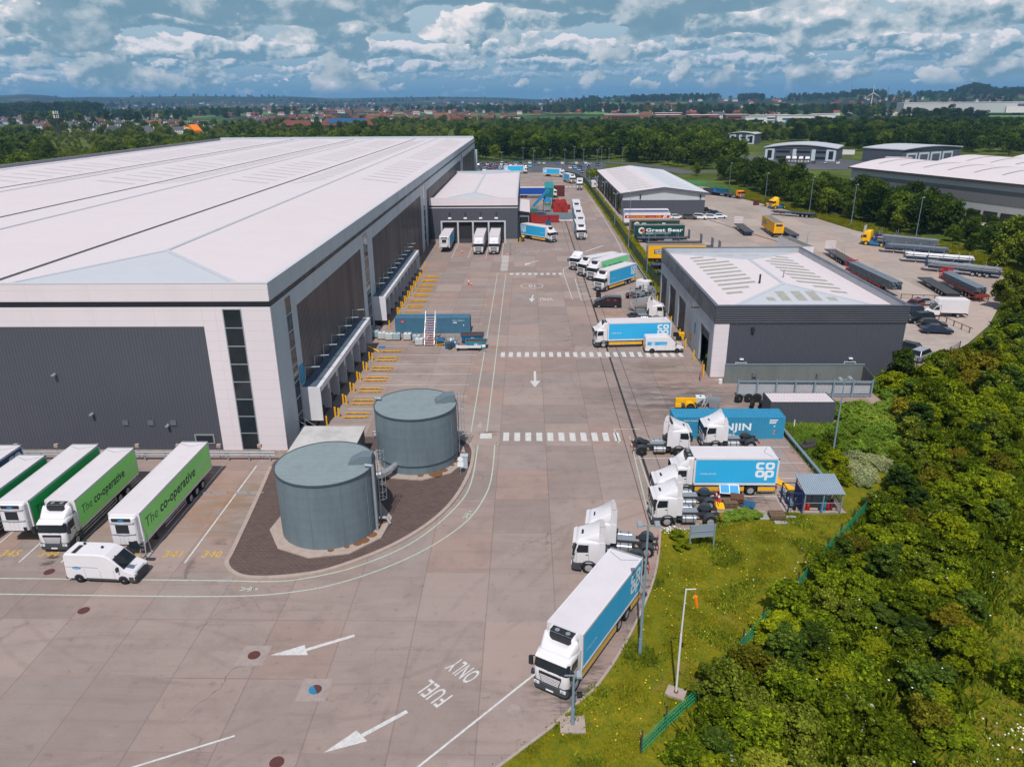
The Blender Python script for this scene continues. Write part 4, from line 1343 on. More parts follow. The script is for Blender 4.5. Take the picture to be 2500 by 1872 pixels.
# ---- sprinkler tanks on their paved island
def tank(cx, cy, r, h, label, plinth_pts, ladder_a, hatch_a, pipe_a, band):
 t = thing('water_tank', label, 'storage tank', (cx, cy, 0.12))
 n = 64
 rings = []
 mb = MB()
 lv = [0.02]
 for k in range(1, 6):
  lv += [k * h / 6 - 0.03, k * h / 6, k * h / 6 + 0.03]
 lv.append(h)
 for z in lv:
  rr = r + (0.002 if abs((z / (h / 6)) - round(z / (h / 6))) < 0.01 and 0.1 < z < h - 0.1 else 0)
  rings.append([(rr * math.cos(2 * math.pi * i / n), rr * math.sin(2 * math.pi * i / n), z) for i in range(n)])
 mb.loft(rings, smooth=True, caps=False)
 for i in range(10):
  a = 2 * math.pi * i / 10 + 0.2
  c, s = math.cos(a) * (r + 0.012), math.sin(a) * (r + 0.012)
  mb.bar((c, s, 0.1), (c, s, h), 0.05, 0.03)
 mb.obj('shell', tankm, t)
 # ribbed roof sheets, clipped to the circle
 rb = MB()
 w = 0.24
 k = int(2 * r / w)
 for i in range(k):
  y = -r + (i + 0.5) * w
  if abs(y) >= r:
   continue
  half = math.sqrt(max(0, (r + 0.05) ** 2 - (abs(y) + w * 0.5 if abs(y) + w * 0.5 < r + 0.05 else abs(y)) ** 2))
  z = h + 0.06
  rb.box(-half, half, y - w * 0.5, y - w * 0.06, z - 0.05, z)
 m = [(r + 0.0) * 0.998]
 rb.add([(m[0] * math.cos(2 * math.pi * i / n), m[0] * math.sin(2 * math.pi * i / n), h + 0.025) for i in range(n)], [tuple(range(n))])
 ro = rb.obj('roof', tankroof, t)
 rm = MB()
 for i in range(n):
  a0, a1 = 2 * math.pi * i / n, 2 * math.pi * (i + 1) / n
  rm.bar(((r + .03) * math.cos(a0), (r + .03) * math.sin(a0), h), ((r + .03) * math.cos(a1), (r + .03) * math.sin(a1), h), 0.10, 0.14)
 if band:
  for i in range(n):
   a0, a1 = 2 * math.pi * i / n, 2 * math.pi * (i + 1) / n
   rm.bar(((r + .03) * math.cos(a0), (r + .03) * math.sin(a0), 1.0), ((r + .03) * math.cos(a1), (r + .03) * math.sin(a1), 1.0), 0.08, 0.12)
 rm.obj('rim', paint('tank_rim', (0.05, 0.075, 0.095), 0.5), t)
 ha = R(hatch_a)
 hx, hy = (r - 1.05) * math.cos(ha), (r - 1.05) * math.sin(ha)
 hb = MB()
 hb.loft([[(-1.1, y, h + 0.05), (0.95, y, h + 0.05), (0.95, y, h + 0.85), (0.1, y, h + 0.85), (-0.9, y, h + 0.35)] for y in (-0.6, 0.6)])
 hb.obj('hatch_housing', tankm, t, (hx, hy, 0), ha)
 la = R(ladder_a)
 ld = MB()
 for s in (-0.22, 0.22):
  ld.bar((0.18, s, 0.2), (0.18, s, h + 1.0), 0.05)
 for z in np.arange(0.4, h + 0.9, 0.32):
  ld.bar((0.18, -0.22, z), (0.18, 0.22, z), 0.03)
 for z in np.arange(2.3, h + 1.1, 0.75):
  pts = [(0.18 + 0.62 * math.sin(R(q)), 0.36 * -math.cos(R(q)), z) for q in range(0, 181, 30)]
  ld.path(pts, 0.022, 5)
 for q in (30, 90, 150):
  c = (0.18 + 0.62 * math.sin(R(q)), 0.36 * -math.cos(R(q)))
  ld.bar((c[0], c[1], 2.3), (c[0], c[1], h + 1.0), 0.03)
 ld.obj('caged_ladder', steel, t, (r * math.cos(la), r * math.sin(la), 0), la)
 pa = R(pipe_a)
 c, s = (r + 0.22) * math.cos(pa), (r + 0.22) * math.sin(pa)
 pp = MB()
 pp.tube((c, s, 0.0), (c, s, h + 0.35), 0.13, n=10)
 pp.tube((c, s, h + 0.28), (c * 0.85, s * 0.85, h + 0.28), 0.15, n=10)
 pp.obj('riser_pipe', steel, t)
 pl = MB()
 pz = 0.10
 pts = [(x - cx, y - cy) for x, y in plinth_pts]
 pl.loft([[(x, y, z) for x, y in pts] for z in (0.0, pz)])
 pl.obj('concrete_base', concr, t, (0, 0, 0))
 rs = MB()
 for k in range(7):
  a = R(-75 + k * 14 + random.uniform(-6, 6))
  d = random.uniform(0.2, 0.75)
  rs.ring2d(((r + d * 0.4) * math.cos(a), (r + d * 0.4) * math.sin(a), pz + 0.004 + k * 0.001), (1, 0, 0), (0, 1, 0), 0, d, n=10)
 rs.obj('rust_stain', paint('rust_stain', (0.21, 0.085, 0.03), 0.8, dirt=0.6, dscale=3), t)
 return t


def octa(cx, cy, r, n=10, ph=0.2):
 return [(cx + r * math.cos(2 * math.pi * i / n + ph), cy + r * math.sin(2 * math.pi * i / n + ph)) for i in range(n)]


tank(-17.25, 56.8, 4.18, 6.05, 'nearer round blue-grey steel tank on paved island', octa(-17.25, 56.8, 5.3, 10), 8, 2, -14, False)
tank(-11.35, 70.05, 4.15, 6.05, 'farther round blue-grey steel tank with dark base band', octa(-11.35, 70.05, 5.2, 10, 0.5), 12, 14, 168, True)
p = thing('pipe_elbow', 'large silver lagged pipe elbow between the two tanks', 'pipe', (-13.9, 65, 0.12))
MB().path([(-1.6, -1.0, 1.0), (-0.3, -0.6, 1.0), (0.5, 0.6, 1.0), (1.2, 2.4, 1.0)], 0.32, 12).path([(-1.6, -1.0, 1.0), (-1.6, -1.0, 0.0)], 0.3, 10).obj('pipe', alu, p)
p = thing('pipe_outlet', 'small silver bent pipe at the foot of the nearer tank', 'pipe', (-12.95, 57.0, 0.12))
MB().path([(-0.5, 0.1, 0.5), (0.6, 0, 0.6), (0.9, -0.2, 0.1)], 0.14, 8).obj('pipe', steel, p)
# ---- pump house between tanks and warehouse
ph = thing('pump_house', 'flat-roofed pump house with stained pale roof behind tanks', 'pump house', (-20.3, 69, 0.12))
part(MB().loft([[(-23.3, 65.0, z), (-17.2, 66.8, z), (-17.2, 71.5, z), (-23.4, 71.5, z)] for z in (0.1, 2.85)]), 'wall', clad_mid, ph)
ps = paint('stained_felt_roof', (0.52, 0.50, 0.48), 0.8, dirt=0.85, dscale=0.45)
part(MB().loft([[(-23.5, 64.8, z), (-17.05, 66.6, z), (-17.05, 71.65, z), (-23.55, 71.65, z)] for z in (2.86, 3.0)]), 'roof', ps, ph)
# ------------------------------------------------------------------ vehicles (forward = +x, origin under the front bumper)
def rrect(xf, xb, hw, rf, rb, z, n=4):
 """plan ring of a cab at height z with rounded front and rear corners"""
 pts = []
 for sx, x, r, sgn, a0 in ((1, xf, rf, -1, 270), (1, xf, rf, 1, 0), (-1, xb, rb, 1, 90), (-1, xb, rb, -1, 180)):
  cx, cy = x - sx * r, sgn * (hw - r)
  for i in range(n + 1):
   a = R(a0 + 90 * i / n)
   pts.append((cx + r * math.cos(a), cy + r * math.sin(a), z))
 return pts


def wheel(root, x, y, r=0.5, w=0.32, rim=None, name='wheel'):
 s = 1 if y > 0 else -1

 def tyre():
  mb = MB()
  n = 24
  prof = [(r * 0.62, -w / 2), (r * 0.93, -w / 2), (r, -w / 2 + 0.05), (r, w / 2 - 0.05), (r * 0.93, w / 2), (r * 0.62, w / 2), (r * 0.60, w / 2 - 0.06)]
  mb.loft([[(a * math.cos(2 * math.pi * i / n), b, a * math.sin(2 * math.pi * i / n)) for i in range(n)] for a, b in prof], smooth=True)
  return mb, [rubber]

 def rimf():
  mb = MB()
  n = 20
  for side in (s,):
   y1 = side * (w / 2 - 0.05)
   mb.loft([[(a * math.cos(2 * math.pi * i / n), y1 + side * b, a * math.sin(2 * math.pi * i / n)) for i in range(n)] for a, b in ((r * 0.61, 0.03), (r * 0.54, 0.0), (r * 0.36, -0.04), (r * 0.30, 0.02), (r * 0.18, 0.05), (r * 0.05, 0.05))])
   for k in range(8):
    a = 2 * math.pi * k / 8
    mb.tube((r * .45 * math.cos(a), y1 - side * 0.03, r * .45 * math.sin(a)), (r * .45 * math.cos(a), y1 + side * 0.004, r * .45 * math.sin(a)), r * 0.06, n=6, mi=1)
  return mb, [rim or rimm, black]
 wo = link(name, cached('tyre|%s|%s' % (r, w), tyre), root, (x, y, r))
 link('rim', cached('rim|%s|%s|%s|%d' % (r, w, (rim or rimm).name, s), rimf), wo)
 return wo


def sub(root, name, key, fn, loc=(0, 0, 0)):
 return link(name, cached(name + '|' + key, fn), root, loc)


CABL = 2.15


def cab(root, col, kit=None, cabl=CABL, low=False, rim=None, roofcol=None):
 """forward-control lorry cab; kit: None, 'deflector', 'tall', 'fridge' (cut-away fairing round a fridge unit)"""
 ck = col.name + str(cabl)

 def body():
  mb = MB()
  xb = -cabl
  mb.loft([rrect(-0.06, xb, 1.20, 0.30, 0.06, 0.95), rrect(-0.01, xb, 1.23, 0.30, 0.06, 1.35), rrect(-0.02, xb, 1.245, 0.30, 0.06, 1.85), rrect(-0.07, xb, 1.245, 0.30, 0.06, 2.0), rrect(-0.25, xb, 1.225, 0.30, 0.06, 2.72), rrect(-0.33, xb, 1.20, 0.32, 0.10, 2.86), rrect(-0.50, xb + 0.05, 1.10, 0.34, 0.14, 2.97), rrect(-0.75, xb + 0.15, 0.95, 0.36, 0.2, 3.02)], smooth=True)
  for s in (-1, 1):                    # door cut lines and handles
   y = s * 1.249
   mb.box(-0.36, -0.345, min(y, y - s * .02), max(y, y - s * .02), 1.0, 2.0, 1)
   mb.box(-1.33, -1.315, min(y, y - s * .02), max(y, y - s * .02), 1.0, 2.75, 1)
   mb.box(-1.28, -1.10, min(y, y + s * .02), max(y, y + s * .02), 1.72, 1.78, 1)
  mb.box(-0.75, -0.25, -1.0, 1.0, 2.84, 2.90, 1) if False else None
  return mb, [col, black]
 c = sub(root, 'cab', ck, body)

 def ws():
  mb = MB()
  lo, hi = rrect(-0.045, -cabl, 1.245, 0.30, 0.06, 1.93), rrect(-0.232, -cabl, 1.228, 0.30, 0.06, 2.68)
  k = 3
  idx = list(range(k - 2, 10 - k + 2))
  a = [(p[0] + 0.014, p[1] * 1.008, p[2]) for p in (lo[i] for i in idx)]
  b = [(p[0] + 0.014, p[1] * 1.008, p[2]) for p in (hi[i] for i in idx)]
  mb.loft([a, b], caps=False, close=False, smooth=True)
  mb.bar((0.0, 0.75, 1.96), (-0.06, 0.1, 2.02), 0.03, mi=1)
  mb.bar((0.0, -0.05, 1.96), (-0.06, -0.7, 2.02), 0.03, mi=1)
  return mb, [glass, black]
 sub(c, 'windscreen', ck, ws)

 def visor():
  mb = MB()
  mb.loft([[(-0.26, y, 2.72), (-0.05, y * 0.97, 2.66), (-0.03, y * 0.97, 2.72), (-0.30, y, 2.84)] for y in (-1.12, 1.12)])
  return mb, [col]
 sub(c, 'sun_visor', ck, visor)

 def sidew():
  mb = MB()
  mb.add([(-0.42, 0, 1.92), (-1.28, 0, 1.98), (-1.28, 0, 2.64), (-0.52, 0, 2.64), (-0.36, 0, 2.15)], [(0, 1, 2, 3, 4)])
  return mb, [glass]
 for s in (-1, 1):
  sub(c, 'side_window', '', sidew, (0, s * 1.256, 0))

 def bump():
  mb = MB()
  mb.loft([rrect(-0.04, -0.62, 1.20, 0.26, 0.02, 0.30), rrect(0.03, -0.62, 1.235, 0.26, 0.02, 0.42), rrect(0.03, -0.62, 1.24, 0.26, 0.02, 0.86), rrect(-0.03, -0.62, 1.22, 0.26, 0.02, 0.955)])
  for s in (-1, 1):
   y0, y1 = sorted((s * 1.24, s * 0.98))
   n = 10                              # wheel arch
   for i in range(n):
    a0, a1 = R(8 + 172 * i / n), R(8 + 172 * (i + 1) / n)
    q = [(-1.36 + rr * math.cos(a), 0.52 + rr * math.sin(a)) for rr, a in ((0.58, a0), (0.70, a0), (0.70, a1), (0.58, a1))]
    mb.loft([[(x, y, z) for x, z in q] for y in (y0, y1)])
   mb.box(-cabl, -1.98, y0, y1, 0.55, 0.98)
   mb.box(-0.78, -0.62, y0, y1, 0.32, 0.98)
  mb.box(0.031, 0.045, -0.26, 0.26, 0.46, 0.57, 1)
  return mb, [dgrey, ltext]
 sub(root, 'bumper', ck, bump)

 def gril():
  mb = MB()
  mb.add([(0.002, -0.62, 0.97), (0.002, 0.62, 0.97), (0.006, 0.80, 1.62), (-0.01, 0.78, 1.76), (-0.01, -0.78, 1.76), (0.006, -0.80, 1.62)], [tuple(range(6))], 0)
  for i in range(5):
   z = 1.02 + i * 0.115
   w = 0.58 + i * 0.035
   mb.box(0.004, 0.03, -w, w, z, z + 0.045, 1)
  return mb, [black, white if not low else col]
 sub(c, 'grille', ck, gril)

 def hl():
  mb = MB()
  mb.box(0.0, 0.05, -0.19, 0.19, 0.70, 0.90)
  mb.box(0.051, 0.055, -0.12, 0.02, 0.73, 0.87, 1)
  return mb, [lamp, alu]
 for s in (-1, 1):
  sub(root, 'headlight', '', hl, (-0.012, s * 0.93, 0))

 def mir():
  mb = MB()
  mb.box(-0.10, 0.06, 0.05, 0.30, 1.85, 2.45)
  mb.bar((-0.15, -0.05, 2.5), (-0.02, 0.2, 2.47), 0.04)
  mb.bar((-0.15, -0.05, 1.8), (-0.02, 0.2, 1.84), 0.04)
  return mb, [black]

 def mir2():
  mb, m = mir()
  mb.v = [(x, -y, z) for x, y, z in mb.v]
  return mb, m
 sub(root, 'mirror', 'l', mir, (-0.12, 1.27, 0))
 sub(root, 'mirror', 'r', mir2, (-0.12, -1.27, 0))
 rc = roofcol or col
 if kit in ('deflector', 'tall'):
  def defl():
   mb = MB()
   top = 3.95 if kit == 'tall' else 3.75
   secs = []
   for t in np.linspace(0, 1, 7):
    x = -0.55 - t * (cabl - 0.62)
    z = 3.0 + (top - 3.0) * (t ** 1.25)
    hw = 1.02 + 0.16 * t
    secs.append([(x, -hw, 2.95), (x, -hw, 2.95 + (z - 2.95) * 0.75), (x, -hw * 0.82, z), (x, hw * 0.82, z), (x, hw, 2.95 + (z - 2.95) * 0.75), (x, hw, 2.95)])
   n = 6
   mb.loft(secs, caps=False, close=False, smooth=True)
   # open back with an inner face
   xb = secs[-1][0][0]
   mb.add([(xb + 0.08, p[1] * 0.94, p[2] - 0.04) for p in secs[-1]], [tuple(range(n))], 1)
   for s in (-1, 1):
    mb.loft([[(-cabl + 0.02, s * 1.235, z), (-cabl - 0.45, s * 1.225, z), (-cabl - 0.45, s * 1.19, z), (-cabl + 0.02, s * 1.2, z)] for z in (1.15, 2.0, 2.9)])
    mb.loft([[(-cabl + 0.06, s * 1.18, z), (-cabl - 0.40 * f, s * 1.2, z), (-cabl - 0.40 * f, s * 1.16, z), (-cabl + 0.06, s * 1.15, z)] for z, f in ((2.9, 1), (3.4, 0.8), (top - 0.12, 0.35))])
   mb.box(-0.95, -0.68, -0.3, 0.3, 3.0 + 0.04, 3.10, 1)
   return mb, [rc, black]
  sub(c, 'roof_deflector', ck + kit + rc.name, defl)
 elif kit == 'fridge':
  def fair():
   mb = MB()
   secs = []
   for t in np.linspace(0, 1, 7):
    x = -0.55 - t * (cabl - 0.75)
    z = 3.0 + 0.78 * (t ** 0.9)
    hw = 1.02 + 0.18 * t
    dip = 0.0 if t < 0.35 else (t - 0.35) / 0.65
    zc = z - 0.52 * dip
    secs.append([(x, -hw, 2.95), (x, -hw, 2.95 + (z - 2.95) * 0.8), (x, -hw * 0.86, z), (x, -hw * 0.5, zc), (x, hw * 0.5, zc), (x, hw * 0.86, z), (x, hw, 2.95 + (z - 2.95) * 0.8), (x, hw, 2.95)])
   mb.loft(secs, caps=False, close=False, smooth=True)
   xb = secs[-1][0][0]
   mb.add([(xb + 0.03, p[1] * 0.97, p[2] - 0.02) for p in secs[-1]], [tuple(range(8))], 1)
   for s in (-1, 1):
    mb.loft([[(-cabl + 0.02, s * 1.235, z), (-cabl - 0.25, s * 1.225, z), (-cabl - 0.25, s * 1.19, z), (-cabl + 0.02, s * 1.2, z)] for z in (1.15, 2.0, 2.9)])
   return mb, [rc, black]
  sub(c, 'roof_fairing', ck + rc.name, fair)
 elif kit == 'high':
  def hi():
   mb = MB()
   xb = -cabl
   mb.loft([rrect(-0.33, xb, 1.21, 0.32, 0.10, 2.8), rrect(-0.42, xb, 1.21, 0.34, 0.14, 3.1), rrect(-0.62, xb, 1.17, 0.34, 0.14, 3.45), rrect(-0.9, xb, 1.08, 0.34, 0.14, 3.68), rrect(-1.2, xb, 0.95, 0.34, 0.14, 3.74)], smooth=True)
   return mb, [rc]
  sub(c, 'high_roof', ck + rc.name, hi)
 else:
  def hat():
   mb = MB()
   mb.box(-1.15, -0.75, -0.32, 0.32, 3.02, 3.08)
   return mb, [black]
  sub(c, 'roof_hatch', '', hat)
 if kit != 'fridge':
  def hat2():
   mb = MB()
   mb.box(-0.98, -0.62, -0.34, 0.34, 2.99, 3.05)
   return mb, [black]
 for s in (-1, 1):
  wheel(root, -1.36, s * 1.04, rim=rim)
 return c


def frame_rails(root, x0, x1, key):
 def fr():
  mb = MB()
  for s in (-0.42, 0.42):
   mb.box(x0, x1, s - 0.04, s + 0.04, 0.72, 1.0)
  for x in np.arange(x0 + 0.1, x1, 0.9):
   mb.box(x, x + 0.08, -0.38, 0.38, 0.78, 0.94)
  return mb, [chass]
 return sub(root, 'chassis', key, fr)


def tractor(label, x, y, a, col=white, kit='deflector', group=None, rim=None, lift=False, roofcol=None, skirt=None):
 t = thing('tractor_unit', label, 'lorry', (x, y, 0), R(a), group)
 cab(t, col, kit, rim=rim, roofcol=roofcol)
 frame_rails(t, -6.05, -1.5, 'tractor')
 for s in (-1, 1):
  wheel(t, -5.15, s * 0.92, w=0.56, rim=rim)
  if lift:
   wheel(t, -3.95, s * 1.04, r=0.45, rim=rim)

 def tankf():
  mb = MB()
  n = 16
  for xx in (-4.25, -3.1):
   pass
  rings = [[(xx, 0.30 * math.copysign(abs(math.cos(q)) ** .6, math.cos(q)), 0.30 * math.copysign(abs(math.sin(q)) ** .6, math.sin(q))) for q in np.linspace(0, 2 * math.pi, n, endpoint=False)] for xx in (-0.6, 0.6)]
  mb.loft(rings, smooth=True)
  for xx in (-0.35, 0.3):
   mb.loft([[(xx + d, yy * 1.04, zz * 1.04) for _, yy, zz in rings[0]] for d in (0, 0.06)], 1)
  return mb, [alu, black]
 for s in (-1, 1):
  if not lift:
   sub(t, 'fuel_tank', '', tankf, (-3.3, s * 0.90, 0.68))

 def mud():
  mb = MB()
  for s in (-1, 1):
   y0, y1 = sorted((s * 1.24, s * 0.62))
   n = 8
   for i in range(n):
    a0, a1 = R(5 + 170 * i / n), R(5 + 170 * (i + 1) / n)
    q = [(-5.15 + rr * math.cos(b), 0.5 + rr * math.sin(b)) for rr, b in ((0.56, a0), (0.60, a0), (0.60, a1), (0.56, a1))]
    mb.loft([[(xx, yy, zz) for xx, zz in q] for yy in (y0, y1)])
  return mb, [dgrey]
 sub(t, 'mudguard', '', mud)

 def fifth():
  mb = MB()
  n = 18
  mb.loft([[(-4.85 + 0.48 * math.cos(2 * math.pi * i / n) * (1.0), 0.46 * math.sin(2 * math.pi * i / n), z) for i in range(n)] for z in (1.12, 1.22)])
  mb.box(-5.45, -4.9, -0.16, -0.05, 1.06, 1.215)
  mb.box(-5.45, -4.9, 0.05, 0.16, 1.06, 1.215)
  mb.box(-5.1, -4.5, -0.4, 0.4, 0.98, 1.12)
  return mb, [black]
 sub(t, 'fifth_wheel', '', fifth)

 def cat():
  mb = MB()
  mb.box(-4.2, -2.35, -0.40, 0.40, 1.0, 1.04, 0)
  mb.box(-2.75, -2.25, -1.0, -0.5, 0.6, 1.25, 1)
  mb.box(-2.7, -2.3, 0.5, 1.0, 0.6, 1.5, 1)
  mb.bar((-2.3, -0.5, 1.1), (-2.3, -0.5, 2.3), 0.12, mi=1)
  mb.bar((-2.35, 0.1, 1.3), (-2.35, 0.1, 2.0), 0.35, mi=1)
  mb.path([(-2.3, 0.3, 1.9), (-2.6, 0.3, 1.4), (-2.35, 0.2, 1.15)], 0.04, 5, 1)
  return mb, [steel, chass]
 sub(t, 'catwalk', '', cat)

 def tl():
  mb = MB()
  mb.box(-6.1, -6.02, 0.55, 1.1, 0.72, 0.86)
  mb.box(-6.1, -6.02, -1.1, -0.55, 0.72, 0.86)
  return mb, [redlamp]
 sub(t, 'tail_lamp', '', tl)
 if skirt:
  def sk():
   mb = MB()
   for s in (-1, 1):
    y0, y1 = sorted((s * 1.22, s * 1.18))
    mb.loft([[(-2.2, y, 0.35), (-4.4, y, 0.35), (-4.3, y, 1.0), (-2.2, y, 1.6)] for y in (y0, y1)])
   return mb, [skirt]
  sub(t, 'side_skirt', skirt.name, sk)
 return t


def co_op_logo(mb, o, xd, h, mi):
 """two rows of ring letters: c o over o p"""
 o, xd = Vector(o), Vector(xd).normalized()
 zd = Vector((0, 0, 1))
 r1 = h * 0.235
 r0 = r1 * 0.42
 q = r1 * 0.80

 def rr(c, a0, a1):
  n = 24
  vs = []
  for i in range(n + 1):
   a = R(a0 + (a1 - a0) * i / n)
   ca, sa = math.cos(a), math.sin(a)
   e = lambda v: math.copysign(abs(v) ** 0.62, v)
   for r in (r0, r1):
    vs.append(c + xd * e(ca) * r * 1.05 + zd * e(sa) * r * 0.92)
  mb.add(vs, [(2 * i, 2 * i + 1, 2 * i + 3, 2 * i + 2) for i in range(n)], mi)
 cs = [o + xd * (sx * h * 0.25) + zd * (sz * h * 0.235) for sz in (1, -1) for sx in (-1, 1)]
 rr(cs[0], 38, 322)
 rr(cs[1], 0, 360)
 rr(cs[2], 0, 360)
 rr(cs[3], 0, 360)
 c = cs[3] - xd * (r1 * 1.05) + Vector((xd.y, -xd.x, 0)) * 0.005
 mb.quad(c + zd * (-q * 2.0), c + xd * (r1 * .62) + zd * (-q * 2.0), c + xd * (r1 * .62), c, mi)


def box_body(root, x0, L, z0, z1, col, panel, side_text=None, hw=1.26, roofm=None, logo=False, key='', tailgate=True, frame=None):
 """insulated box with coloured side panels and lettering; x0 = front, runs back to x0-L"""
 k = '%s|%.2f|%.2f|%.2f|%s|%s' % (key, x0, L, z0, col.name, panel.name if panel else '-')

 def body():
  mb = MB()
  mb.box(x0 - L, x0, -hw, hw, z0, z1, 0)
  e = 0.07
  fm = 0
  for s in (-1, 1):
   y0, y1 = sorted((s * (hw + 0.02), s * (hw - e)))
   mb.box(x0 - L - 0.01, x0 + 0.01, y0, y1, z1 - 0.16, z1 + 0.025, fm)
   mb.box(x0 - L - 0.01, x0 + 0.01, y0, y1, z0 - 0.05, z0 + 0.13, fm)
   mb.box(x0 - 0.12, x0 + 0.012, y0, y1, z0, z1, fm)
   mb.box(x0 - L - 0.012, x0 - L + 0.12, y0, y1, z0, z1, fm)
  mb.box(x0 - L - 0.012, x0 - L + 0.15, -hw, hw, z1 - 0.1, z1 + 0.05, 2)
  mb.quad((x0 - L + 0.02, -hw + .08, z1 + 0.004), (x0 - 0.02, -hw + .08, z1 + 0.004), (x0 - 0.02, hw - .08, z1 + 0.004), (x0 - L + 0.02, hw - .08, z1 + 0.004), 1)
  if tailgate:      # chevron welt where the rear roof dips
   mb.bar((x0 - L + 0.5, -hw + .15, z1 + .01), (x0 - L + 1.1, 0.0, z1 + .01), 0.05, 0.02, 2)
   mb.bar((x0 - L + 1.1, 0.0, z1 + .01), (x0 - L + 0.5, hw - .15, z1 + .01), 0.05, 0.02, 2)
  mb.box(x0 - L - 0.04, x0 - L - 0.012, -hw + .1, hw - .1, z0 + .1, z1 - .1, 0)
  mb.box(x0 - L - 0.05, x0 - L - 0.04, -0.02, 0.02, z0 + .1, z1 - .1, 2)
  for yy in (-0.7, -0.3, 0.3, 0.7):
   mb.box(x0 - L - 0.06, x0 - L - 0.04, yy - .02, yy + .02, z0 + .05, z1 - .12, 2)
  return mb, [frame or white, roofm or roofw, steel]
 b = sub(root, 'box_body', k + (frame.name if frame else '') + (roofm.name if roofm else ''), body)
 if panel:
  for s in (-1, 1):
   def side(s=s):
    mb = MB()
    y = s * (hw + 0.012)
    p = [(x0 - 0.16, z0 + 0.17), (x0 - L + 0.16, z0 + 0.17), (x0 - L + 0.16, z1 - 0.19), (x0 - 0.16, z1 - 0.19)]
    mb.add([(xx, y, zz) for xx, zz in p], [(0, 1, 2, 3)], 0)
    yy = s * (hw + 0.02)
    xd = (-s * -1.0, 0, 0) if False else ((1, 0, 0) if s < 0 else (-1, 0, 0))
    if side_text:
     side_text(mb, s, yy, xd, x0, L, z0, z1)
    return mb, [panel, ltext, dtext, red, yell, orange]
   sub(b, 'side_panel', k + ('L' if s > 0 else 'R'), side)
 return b


def side_axis(s, xx):
 return xx


def txt_coop(mb, s, y, xd, x0, L, z0, z1):
 # the logo sits towards the rear, the web address towards the front
 co_op_logo(mb, (x0 - L + 1.25, y, (z0 + z1) / 2 + 0.18), xd, 1.75, 1)
 xo = x0 - 0.55 if s > 0 else x0 - 2.0
 if s < 0:
  mb.text('coop.co.uk', (x0 - 2.0, y, (z0 + z1) / 2 - 0.3), xd, (0, 0, 1), 0.20, 1, width=1.5)
 else:
  mb.text('coop.co.uk', (x0 - 0.6, y, (z0 + z1) / 2 - 0.3), xd, (0, 0, 1), 0.20, 1, width=1.5)


def txt_operative(mb, s, y, xd, x0, L, z0, z1):
 f = L / 13.6
 st = x0 - 0.7 if s > 0 else x0 - L + 0.7
 h = 0.95 if L > 12 else 0.85
 d = Vector(xd)
 p = Vector((st, y, (z0 + z1) / 2 - 0.35))
 mb.text('The', p, xd, (0, 0, 1), h, 2, bold=-0.008, shear=0.12, width=2.0 * f)
 mb.text('co-operative', p + d * 2.5 * f, xd, (0, 0, 1), h, 2, bold=0.02, shear=0.12, width=6.9 * f)
 mb.text('food', p + d * 9.8 * f, xd, (0, 0, 1), h, 1, bold=-0.02, shear=0.12, width=2.0 * f)


def fridge(root, x, z0, z1, hw=1.0, nose=False):
 def fr():
  mb = MB()
  d = 0.62
  if nose:         # full-height trailer nose unit
   mb.loft([rrect(x + 0.55, x - 0.02, 1.12, 0.28, 0.02, z) for z in (z0, z1 - 1.6)] + [rrect(x + 0.52, x - 0.02, 1.12, 0.28, 0.02, z) for z in (z1 - 1.55, z1 - 0.15)] + [rrect(x + 0.40, x - 0.02, 1.05, 0.28, 0.02, z1 - 0.02)], 0)
   mb.box(x + 0.50, x + 0.565, -0.55, 0.5, z1 - 1.45, z1 - 0.72, 1)
   mb.box(x + 0.45, x + 0.555, -0.78, 0.78, z1 - 0.40, z1 - 0.12, 1)
   mb.ring2d((x + 0.566, 0, z1 - 0.27), (0, 0.26, 0), (0, 0, 0.09), 0, 1, n=14, mi=3)
   for z in (z1 - 0.5, z1 - 1.52):
    mb.path([(x + 0.2, -1.1, z), (x + 0.6, -0.95, z), (x + 0.66, 0, z), (x + 0.6, 0.95, z), (x + 0.2, 1.1, z)], 0.03, 5, 2)
   for yy in (-0.35, 0.0, 0.35):
    mb.box(x + 0.55, x + 0.556, yy - .008, yy + .008, z0 + .1, z1 - 1.6, 2)
   mb.box(x + 0.25, x + 0.57, 0.72, 0.98, z0 - 0.05, z0 + 0.35, 1)
   mb.box(x, x + 0.5, -0.95, 0.95, z0 - 0.12, z0, 1)
  else:
   mb.loft([rrect(x + d, x - 0.01, hw, 0.22, 0.02, z) for z in (z0, z1 - 0.2)] + [rrect(x + d - 0.14, x - 0.01, hw * 0.92, 0.22, 0.02, z1)], 0)
   mb.box(x + 0.02, x + d - 0.08, -hw * 0.80, hw * 0.80, z1 - 0.02, z1 + 0.015, 1)
   mb.box(x + d - 0.14, x + d + 0.012, -hw * 0.76, hw * 0.76, z0 + 0.15, z1 - 0.06, 1)
   for yy in (-0.38, 0.38):
    mb.tube((x + d * 0.5, yy, z1), (x + d * 0.5, yy, z1 + 0.035), 0.16, n=12, mi=2)
   mb.ring2d((x + d + 0.02, 0, z0 + 0.38), (0, 0.24, 0), (0, 0, 0.08), 0, 1, n=14, mi=3)
  return mb, [white, black, steel, coopd]
 return sub(root, 'fridge_unit', '%.2f|%.2f|%s' % (x, z0, nose), fr)


